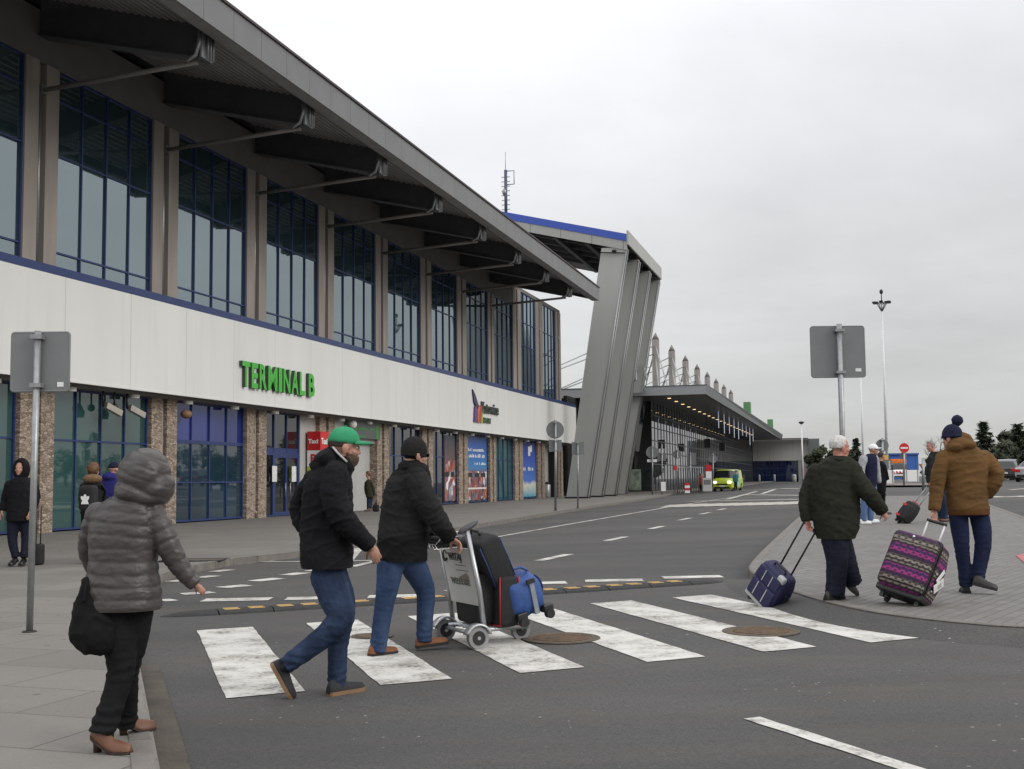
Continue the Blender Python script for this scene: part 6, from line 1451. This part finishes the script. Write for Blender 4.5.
C_TWO = cloth('two_tone_charcoal_cloth', (.0165, .016, .0162)); nt = C_TWO.node_tree; sp = nt.nodes.new('ShaderNodeSeparateXYZ'); nt.links.new(ocoord(nt), sp.inputs[0])
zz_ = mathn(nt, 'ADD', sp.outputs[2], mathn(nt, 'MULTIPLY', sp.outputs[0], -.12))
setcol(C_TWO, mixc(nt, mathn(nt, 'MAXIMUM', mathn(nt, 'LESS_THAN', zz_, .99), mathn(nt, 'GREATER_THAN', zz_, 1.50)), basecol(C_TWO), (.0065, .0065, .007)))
# --- man with beanie pushing the trolley ----------------------------------------
Y = 10.35; hd_f = Z((.86, .5, -.08))
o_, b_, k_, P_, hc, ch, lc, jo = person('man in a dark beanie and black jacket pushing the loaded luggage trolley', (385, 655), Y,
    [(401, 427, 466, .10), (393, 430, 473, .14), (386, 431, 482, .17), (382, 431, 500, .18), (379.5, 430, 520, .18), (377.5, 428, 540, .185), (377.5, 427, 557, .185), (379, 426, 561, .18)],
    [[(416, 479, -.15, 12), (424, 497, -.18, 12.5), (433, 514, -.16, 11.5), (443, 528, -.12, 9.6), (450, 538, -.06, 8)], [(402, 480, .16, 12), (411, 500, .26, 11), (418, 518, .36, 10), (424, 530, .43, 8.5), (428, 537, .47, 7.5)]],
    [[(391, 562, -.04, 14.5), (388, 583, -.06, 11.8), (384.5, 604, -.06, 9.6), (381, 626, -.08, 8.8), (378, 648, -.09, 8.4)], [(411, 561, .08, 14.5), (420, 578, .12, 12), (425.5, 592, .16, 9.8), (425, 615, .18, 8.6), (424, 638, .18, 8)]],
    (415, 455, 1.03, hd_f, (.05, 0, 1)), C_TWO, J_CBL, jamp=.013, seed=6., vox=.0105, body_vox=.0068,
    extra=[(414, 468, .0, 16, 8.5, .14, -.25)],
    hands=[(0, (.75, .25, -.5), (.2, -.2, -1), 1, 1.2, 1.05), (1, (.7, .1, -.55), (.2, -.2, -1), -1, 1.2, .95)], zb=G(-1.1, 10.3))
beanie(o_, hc, hd_f, (.05, 0, 1), 1.06, WOOL, b_, None, .118, -.42)
mb = MB(); r_, f_, u_ = frame(hd_f, (0, 0, 1)); mb.obox(hc+r_*.04+f_*.105+u_*.004, r_*.024, f_*.003, u_*.014); mb.build('glasses', M_black, o_, b_)
a = at(369.5, 657); c = at(400, 652.5); shoe(o_, a, a+(c-a).normalized()*.29, (0, 0, 1), .08, .10, SUEDE, SOLE_B, b_, 'shoe', 0, .11, leg=lc[0])
a = J(416, 648.5, Y+.16); c = J(449, 643.5, Y+.26); shoe(o_, a, a+(c-a).normalized()*.29, (-.08, 0, 1), .08, .10, SUEDE, SOLE_B, b_, 'shoe', 0, .11, leg=lc[1])
# dark lower band of the jacket and yoke
# --- white haired man ------------------------------------------------------------
Y = 12.86; hd_f = Z((.97, .22, -.05))
o_, b_, k_, P_, hc, ch, lc, jo = person('white haired man in a dark olive coat pulling the navy suitcase', (838, 599), Y,
    [(829, 849, 456, .10), (821, 855, 461, .14), (814, 858, 469, .165), (811.5, 858.5, 486, .185), (812, 859, 503, .2), (813, 859.5, 518, .205), (815.5, 858, 530, .205), (818, 853.5, 538.5, .195)],
    [[(816, 471, .04, 8), (808.5, 488, .06, 7.6), (805.5, 505, .03, 7), (807.5, 521, .0, 5.8)], [(852, 469, -.05, 9.3), (859, 482, -.12, 9.3), (869, 494, -.16, 8.6), (877, 504, -.14, 7.6), (883, 511.5, -.10, 6.4)]],
    [[(835, 541, -.04, 13.5), (837, 561, -.06, 10.8), (836, 580, -.06, 9.6), (835, 594, -.06, 9.6)], [(840, 541, .08, 12), (846, 558, .08, 10), (850, 571, .04, 8.8), (853, 581, .06, 8.6)]],
    (840.5, 447.5, .98, hd_f, (0, 0, 1)), C_OLIVE, C_NAVY, jamp=.010, seed=8., vox=.012, body_vox=.0068, lamp=.008, skin=SKIN2,
    hands=[(0, (.15, 0, -1), (.3, -.9, 0), 1, 1.3, .85), (1, (.5, .1, -.8), (-.4, .7, 0), -1, 1.2, .8)], zb=G(3.4, 12.86)+.12)
shell(o_, 'hair', hc, hd_f, (0, 0, 1), 1.0, HAIR_W, (.088, .110, .101), hairfn(0, -.52, .05, 1.), b_)
mb = MB(); pts = [rings_center([J(x, y, Y+dy)]) for x, y, dy in ((830, 457, -.02), (838, 460, -.12), (846, 460, -.09), (849, 459, .0))]; mb.tube([q[0] for q in cr([(p_, .02) for p_ in pts])], .022, 10, flat=(1, .55)); mb.build('collar', C_BLK, o_, b_)
a = at(826, 601, .12); c = at(853, 597.5, .12); shoe(o_, a, a+(c-a).normalized()*.30, (0, 0, 1), .08, .10, LEA_BK, SOLE_B, b_, 'shoe', 0, .1, leg=lc[0])
a = J(846, 586, Y+.10); c = J(856, 595.5, Y+.3); shoe(o_, a, a+(c-a).normalized()*.28, (.5, -.1, .8), .08, .10, LEA_BK, SOLE_B, b_, 'shoe', 0, .1, leg=lc[1])
# --- man in the brown jacket ------------------------------------------------------
Y = 13.3; hd_f = Z((-.62, .76, -.05))
o_, b_, k_, P_, hc, ch, lc, jo = person('man in a brown hooded jacket and navy bobble hat pulling the patterned suitcase', (967, 593), Y,
    [(950, 975, 447, .10), (942, 984, 452, .135), (938, 989, 459, .155), (944, 987, 472, .16), (946, 986, 486, .155), (947, 987, 499, .15), (948, 988.5, 506, .165), (949, 988.5, 510, .168)],
    [[(944, 458, -.02, 8.2), (939, 474, -.04, 7.6), (936.5, 492, -.06, 7.0), (934, 511, -.08, 5.6)], [(984, 458, .02, 8.5), (992, 466, -.02, 8), (997, 476, -.05, 7.2), (992, 487, -.03, 7), (986, 495, .04, 6.2)]],
    [[(958, 514, 0, 9.3), (960, 530, 0, 8.9), (962, 549, 0, 7.2), (964.5, 570, 0, 6.3), (965.5, 584, .0, 6.2)], [(979, 514, .02, 9.6), (982, 530, .0, 9.2), (983, 545, -.02, 8.0), (980, 565, -.04, 7.0), (977.5, 578, -.05, 6.6)]],
    (951.5, 439, 1.0, hd_f, (.04, 0, 1)), C_BROWN, J_DARK, hem=False, jamp=.010, seed=10., vox=.0115, body_vox=.0068,
    extra=[(962, 444, -.05, 14, 7.5, .13, -.15), (964, 438, -.02, 10, 5, .11, -.45), (955, 447, -.06, 9, 6, .12, 0)],
    hands=[(0, (-.1, -.05, -1), (.2, -.9, 0), 1, 1.2, .95), (1, (-.6, .2, -.8), (0, -1, 0), 1, .6)], zb=G(5., 13.3)+.12)
beanie(o_, hc, hd_f, (.04, 0, 1), 1.05, WOOLN, b_, (J(957.2, 420.5, Y), .062), .125, -.2)
mb = MB(); rg = []
for y, e in ((507, .0), (508, .006), (514, .006), (515, 0)):
    xl, xr = 948.5, 988.8; c = J((xl+xr)/2, y, Y); hw = (xr-xl)/2*k_-.004+e; rg.append([c+V((hw*math.cos(t), (.165+e)*math.sin(t), 0)) for t in [math.tau*j/40 for j in range(40)]])
mb.loft(rg); mb.build('waistband', cloth('brown_rib_knit', (.10, .045, .016), .95, .2, 120, .8), o_, b_)
a = J(966, 592, Y-.02); a.z = G(a.x, a.y)+.12; shoe(o_, a+V((0, -.03, 0)), a+V((.06, .24, 0)), (0, 0, 1), .09, .105, LEA_BK, SOLE_B, b_, 'shoe', 0, .12, leg=lc[0])
a = J(971.5, 585, Y-.1); c = J(994, 590.5, Y-.16); shoe(o_, a, a+(c-a).normalized()*.265, (.15, 0, 1), .10, .105, mat('dark_brown_leather', (.013, .010, .008), .5, .2, 14), SOLE_B, b_, 'shoe', 0, .11, leg=lc[1])
# ------------------------------------------------------------------ people further away
def far(label, foot, Y, jac, arms, legs, head, cm, tm, seed, shoes, hat=None, zb=None, **kw):
    base_z = zb
    kw.setdefault('hem', False); kw.setdefault('vox', .018); kw.setdefault('body_vox', .011); kw.setdefault('jamp', .007); kw.setdefault('face', False)
    r = person(label, foot, Y, jac, arms, legs, head, cm, tm, seed=seed, zb=base_z, **kw); o, b = r[0], r[1]
    for sh in shoes:
        a = J(sh[0], sh[1], Y+sh[5]); c = J(sh[2], sh[3], Y+sh[6]); shoe(o, a, a+(c-a).normalized()*.29, (0, 0, 1), .085, .10, sh[4], SOLE_B if len(sh) < 8 else sh[7], b, 'shoe', 0, .1)
    return r
Y = 27.86; f0 = Z((.95, -.3, 0)); zf = at(868, 524, .12).z
C_VEST = cloth('navy_vest', (.012, .014, .04)); C_GREY = cloth('light_grey_sweat', (.33, .33, .34)); WHITE_SH = mat('white_trainers', (.72, .72, .72), .5)
o_, b_, k_, P_, hc, ch, lc, jo = far('man in a white cap, navy vest and pale jeans standing on the paved island', (868, 524), Y,
    [(868, 875, 453.5, .09), (863, 876.5, 457, .14), (862, 877, 464, .16), (863, 877, 475, .15), (863, 876, 484, .15), (864, 876, 487, .14)], [], [[(866.5, 488, 0, 4.6), (864.5, 503, 0, 3.6), (863.5, 520, 0, 3.0)], [(872.5, 488, .1, 4.5), (871, 503, .1, 3.5), (870.5, 519, .1, 3.0)]],
    (873.5, 450, 1.0, f0, (0, 0, 1)), C_VEST, J_LIGHT, 12., [(860, 523.5, 873, 523.5, WHITE_SH, -.03, .05, WHITE_SH), (868, 522.5, 880, 522, WHITE_SH, .1, .18, WHITE_SH)], zb=zf)
mb = MB()
for a in ([(863.5, 459, -.12, 4.4), (861, 470, -.16, 3.8), (864, 480, -.2, 3.0), (868, 485, -.2, 2.6)], [(875, 459, .12, 4.2), (877, 470, .16, 3.4), (879, 481, .1, 2.6)]):
    c_ = cr([(P_(q), q[3]*k_) for q in a]); mb.tube([q[0] for q in c_], [q[1] for q in c_], 14, round_=True)
me = remesh(mb, .015, 3); displace(me, folds(.006, 3.)); shift(me, b_); link(me, 'sleeves', C_GREY, o_); cap(o_, hc, f0, (0, 0, 1), 1.06, mat('white_cap_cloth', (.78, .78, .78), .7), b_)
Y = 31.; zf = G(*[J(881, 492, Y)[i] for i in (0, 1)])+.12
o_ = far('person in a long black coat walking just behind the man in a white cap', (881, 512), Y, [(878, 883, 461, .08), (876, 885, 464, .13), (876, 886.5, 473, .14), (876.5, 886, 484, .14), (877, 885.5, 492, .13)], [[(884, 466, -.1, 2.4), (886.5, 474, -.1, 2.0), (888, 480, -.1, 1.6)]],
    [[(879.5, 494, 0, 2.8), (879, 504, 0, 2.2), (878.5, 513, 0, 2.0)], [(883, 494, .1, 2.8), (883, 504, .1, 2.2), (883.5, 513, .1, 2.0)]], (881.5, 456.5, 1.0, Z((.9, .4, 0)), (0, 0, 1)), C_BLK, C_BLK, 14., [(876.5, 515, 883, 514.5, LEA_BK, 0, .05), (881.5, 515, 889, 514.5, LEA_BK, .1, .15)], zb=zf)
shell(o_[0], 'hair', o_[4], Z((.9, .4, 0)), (0, 0, 1), 1., BEARD, (.082, .1, .095), hairfn(0, -.5, .05, 2.), o_[1])
Y = 28.4; zf = at(945, 522, .12).z; f0 = Z((-.9, -.35, -.25))
o_ = far('grey haired man in a dark jacket half hidden behind the brown jacket man', (945, 522), Y, [(931, 940, 451.5, .1), (929, 947, 455, .15), (928.5, 950, 463, .17), (929, 950, 474, .17), (930, 950, 484, .17), (931, 949, 490, .16)], [[(931, 459, -.08, 3.8), (929.5, 470, -.12, 3.2), (928.8, 483, -.14, 2.3)], [(946, 459, .1, 3.8), (949, 472, .1, 3.2), (949, 484, .1, 2.4)]],
    [[(943, 492, 0, 4.6), (944, 505, 0, 3.6), (945, 518, 0, 3.0)], [(938, 492, .1, 4.4), (940, 505, .15, 3.4), (941, 518, .2, 3.0)]], (930.5, 446.5, 1.02, f0, (-.25, 0, 1)), cloth('dark_green_grey_cloth', (.013, .017, .014)), J_MID, 16., [(952, 521.5, 940, 521.5, LEA_BR, 0, -.05), (947, 521, 936, 521, LEA_BR, .2, .15)], zb=zf, hands=[(0, (0, 0, -1), (1, 0, 0), 1, 1., 1.)], skin=SKIN2, face=True)
shell(o_[0], 'hair', o_[4], f0, (-.25, 0, 1), 1.02, HAIR_G, (.088, .110, .102), hairfn(0, -.5, .06, 4.), o_[1])
Y = 20.43; zf = at(14, 566, .12).z; f0 = Z((-.1, -1, 0))
o_ = far('person in a black hooded winter coat facing us at the left edge', (15, 566), Y, [(15, 28, 477, .1), (10, 33, 482, .13), (8, 34.5, 490, .16), (8.5, 33.5, 503, .16), (7, 33, 515, .17), (7, 32, 521.5, .165)],
    [[(9.5, 485, 0, 5), (5.5, 498, .02, 4.3), (2.5, 511, -.02, 3.2)], [(33, 485, 0, 5), (36, 498, .03, 4.3), (31, 511, -.1, 3.2)]], [[(13.5, 523, 0, 6.5), (12.5, 540, 0, 4.6), (15.5, 556, 0, 3.8)], [(26, 523, .05, 6.5), (26, 540, .05, 4.6), (24.5, 556, .0, 3.8)]],
    (20.5, 468.5, 1.0, f0, (0, 0, 1)), C_BLK, C_NAVY, 18., [(16.5, 561, 9.5, 566.5, LEA_BK, .1, -.2), (24.5, 561, 20.5, 566.5, LEA_BK, .1, -.2)], zb=zf, hands=[(0, (-.3, -.2, -1), (.6, .3, 0), 1, .4, 1.), (1, (-.2, -.3, -1), (-.6, .3, 0), 1, .4, 1.)], face=True)
mb = MB(); r_, f_, u_ = frame(f0, (0, 0, 1)); hc = o_[4]
mb.ell(hc-u_*.015-f_*.03, r_*.14, f_*.145, u_*.20, 40, 30, 0, lambda a, b, h: 1.0 if b < .5 or h < -.72 else (.60 if (a*a/.42+(h-.08)**2/.45) < .9 else .96)); mb.build('hood', C_BLK, o_[0], o_[1])
p_ = J(38.5, 532, Y+.25); t = thing('travel_bag', 'small dark bag standing behind the signpost near the black coated person', 'bag', V((p_.x, p_.y, G(p_.x, p_.y)+.12))); o = MB(); rbox(o, .08, .12, 0, .36, .04); o.build('body', M_blk, t); o = MB(); o.tube([(-.04, 0, .35), (-.04, 0, 1.0)], .01, 6); o.tube([(.04, 0, .35), (.04, 0, 1.0)], .01, 6); o.build('handle_tube', M_black, t)
Y = 20.8; zf = at(83, 563, .12).z; f0 = Z((.3, .95, 0))
o_ = far('girl with ginger brown hair carrying a black backpack towards the terminal windows', (86, 563), Y, [(87, 98, 480, .1), (83, 101, 484, .14), (82, 102, 494, .16), (82, 102, 506, .16), (81, 102, 513, .17), (82, 101, 515, .16)], [[(84, 487, .05, 4.2), (82, 498, .1, 3.8), (83, 508, .2, 3.0)], [(100, 487, .05, 4.2), (103, 498, .1, 3.8), (101, 508, .2, 3.0)]],
    [[(87, 516, 0, 6), (85, 535, 0, 4.2), (83.5, 556, -.05, 3.2)], [(95, 516, .1, 6), (96, 535, .2, 4.2), (97, 553, .25, 3.2)]], (94, 470.5, .98, f0, (0, 0, 1)), C_BLK2, C_BLK, 20., [(83.5, 562, 86, 558.5, LEA_BK, -.1, .2), (96.5, 557.5, 99, 554.5, LEA_BK, .2, .5)], zb=zf)
shell(o_[0], 'hair', o_[4], f0, (0, 0, 1), 1., HAIR_B, (.1, .11, .115), hairfn(0, -.95, .22, 6.), o_[1])
mb = MB(); P_ = o_[3]; mb.ell(P_((92.5, 479, -.08)), V((.165, 0, 0)), V((0, .12, 0)), V((0, 0, .085)), 40, 20, 0, lambda a, b, h: 1+.14*noise.noise(V((a*11, b*11, h*11)))); mb.build('fur_hood', mat('brown_fur', (.17, .10, .05), .9, .4, 60, 1., 80), o_[0], o_[1])
p_ = P_((88.5, 497, -.26)); t = thing('backpack', 'black backpack with a white trefoil emblem on the back of the girl', 'backpack', p_); t.rotation_euler = (0, 0, -.25); o = MB(); rbox(o, .155, .09, -.24, .20, .06); o.build('pack', M_blk, t)
o = MB()
for th, s in ((0, 1), (.72, .9), (-.72, .9)): 
    d_ = V((math.sin(th), 0, math.cos(th))); c = d_*.06+V((0, -.104, -.075)); pts = [(c+d_*(.062*s*math.cos(q))+V((d_.z, 0, -d_.x))*(.032*s*math.sin(q))) for q in [math.tau*j/18 for j in range(18)]]; o.prism([p2+V((0, .001*abs(th), 0)) for p2 in pts], (0, .004, 0))
o.prism([(-.075, -.1045, -.12), (.075, -.1045, -.12), (.055, -.1045, -.065), (-.055, -.1045, -.065)], (0, .004, 0)); o.build('emblem', M_whitep, t)
for s in (-1, 1): o = MB(); o.tube([(s*.09, .08, .18), (s*.1, .2, .2), (s*.1, .33, .1), (s*.1, .3, -.1), (s*.1, .09, -.2)], .018, 8, flat=(1.4, .5)); o.build('strap', C_BLK, t)
Y = 21.4; zf = G(-7, 21.4)+.12; f0 = Z((.55, .8, 0)); C_RB = cloth('royal_blue_cloth', (.02, .022, .13))
o_ = far('man in a blue jacket and dark cap mostly hidden behind the hooded woman', (110, 560), Y, [(103, 119, 478, .1), (97, 122, 482, .14), (95, 123, 492, .16), (96, 122, 505, .16), (97, 121, 514, .16)], [[(98, 486, 0, 4.6), (94.5, 498, .1, 4), (96, 509, .2, 3.2)], [(121, 486, 0, 4.6), (124, 498, .1, 4), (123, 509, .2, 3.2)]],
    [[(105, 515, 0, 6), (105, 535, 0, 4.4), (104, 554, 0, 3.4)], [(115, 515, 0, 6), (116, 535, .1, 4.4), (117, 553, .2, 3.4)]], (114.5, 469.5, 1., f0, (0, 0, 1)), C_RB, C_BLK, 22., [(104, 559, 107, 556, LEA_BK, -.1, .2), (117, 557, 120, 554, LEA_BK, .1, .4)], zb=zf, extra=[(110, 477, -.05, 8, 5, .13)])
cap(o_[0], o_[4], f0, (0, 0, 1), 1.03, C_NAVY, o_[1])
Y = 57.; zf = at(369, 511, .12).z; f0 = Z((-.8, -.6, -.1)); k0 = 0
o_ = far('person in an olive parka waiting at the grey entrance niche', (369, 511), Y, [(367, 371, 479.5, .1), (365.5, 372.5, 481.5, .15), (365, 373.5, 487, .17), (365.5, 374, 493, .18), (366, 374.5, 497.5, .18)], [[(371.5, 483, -.1, 1.6), (373.5, 489, -.1, 1.5), (374.5, 495, -.1, 1.1)], [(366, 483, .1, 1.6), (365.5, 489, .1, 1.4), (366, 494, 0, 1.1)]],
    [[(368.5, 498, 0, 1.9), (368.2, 504, 0, 1.5), (368, 508.5, 0, 1.3)], [(371, 498, .1, 1.9), (370.8, 504, .1, 1.5), (370.5, 508.5, .1, 1.3)]], (367.6, 474.6, 1.05, f0, (0, 0, 1)), cloth('olive_parka', (.045, .043, .028)), J_MID, 24., [(370, 510.5, 366.5, 511, LEA_BR, 0, -.1), (372, 510.3, 369, 510.8, LEA_BR, .1, 0)], zb=zf)
shell(o_[0], 'hair', o_[4], f0, (0, 0, 1), 1.1, HAIR_B, (.1, .11, .12), hairfn(0, -.8, .08, 7.), o_[1])
p_ = J(376, 510, 56.2); t = thing('rubbish_bag', 'black bag lying at the foot of the stone column by the entrance niche', 'bag', V((p_.x, p_.y, .12))); o = MB(); rbox(o, .15, .13, 0, .34, .08); o.build('body', M_blk, t); o = MB(); o.tube([(0, 0, .32), (0, 0, .44)], [.07, .03], 8); o.build('knot', M_blk, t)
Y = 104.; q_ = J(735.5, 489, Y); zf = G(q_.x, q_.y)
o_ = far('person in teal clothing standing by the side of the yellow van', (735.5, 490), Y, [(734.5, 736.5, 473.5, .1), (733.8, 737.3, 474.5, .15), (733.8, 737.3, 479, .16), (734, 737, 482, .16)], [[(734.2, 475, -.1, .8), (733.5, 479, -.1, .7), (733.5, 482, -.1, .5)], [(737.2, 475, .1, .8), (737.6, 479, .1, .7), (737.6, 482, .1, .5)]],
    [[(734.9, 482.5, 0, 1.0), (734.8, 486, 0, .8), (734.6, 489, 0, .7)], [(736.3, 482.5, .1, 1.0), (736.4, 486, .1, .8), (736.6, 489, .1, .7)]], (735.6, 471.8, 1., Z((-1, .2, 0)), (0, 0, 1)), cloth('teal_cloth', (.03, .13, .14)), C_NAVY, 26., [(735, 490, 733.5, 490.2, LEA_BK, 0, 0), (737, 490, 735.6, 490.2, LEA_BK, .1, .1)], zb=zf, vox=.025, body_vox=.016)
shell(o_[0], 'hair', o_[4], Z((-1, .2, 0)), (0, 0, 1), 1., BEARD, (.085, .105, .1), hairfn(0, -.5, .05, 7.), o_[1])
q_ = at(701, 491.5, .12); Y = q_.y+1.5
o_ = far('person in an orange red top behind the railing of the glass hall', (701, 491.5), Y, [(699.8, 702.2, 476.5, .1), (699, 703, 477.6, .15), (699, 703, 482, .16), (699.2, 702.8, 485, .16)], [[(699.3, 478, -.1, .9), (698.5, 481, -.1, .7), (698.6, 484, -.1, .5)], [(702.8, 478, .1, .9), (703.5, 481, .1, .7), (703.4, 484, .1, .5)]],
    [[(700.3, 485.5, 0, 1.1), (700.2, 488.5, 0, .8), (700, 491, 0, .7)], [(701.8, 485.5, .1, 1.1), (701.9, 488.5, .1, .8), (702, 491, .1, .7)]], (701, 474.8, 1., Z((1, -.2, 0)), (0, 0, 1)), cloth('orange_red_cloth', (.3, .06, .04)), C_BLK, 28., [(699.5, 491.4, 701, 491.6, LEA_BK, 0, 0), (701.5, 491.4, 703, 491.6, LEA_BK, .1, .1)], zb=q_.z, vox=.025, body_vox=.016)
shell(o_[0], 'hair', o_[4], Z((1, -.2, 0)), (0, 0, 1), 1., BEARD, (.085, .105, .1), hairfn(0, -.5, .05, 9.), o_[1])
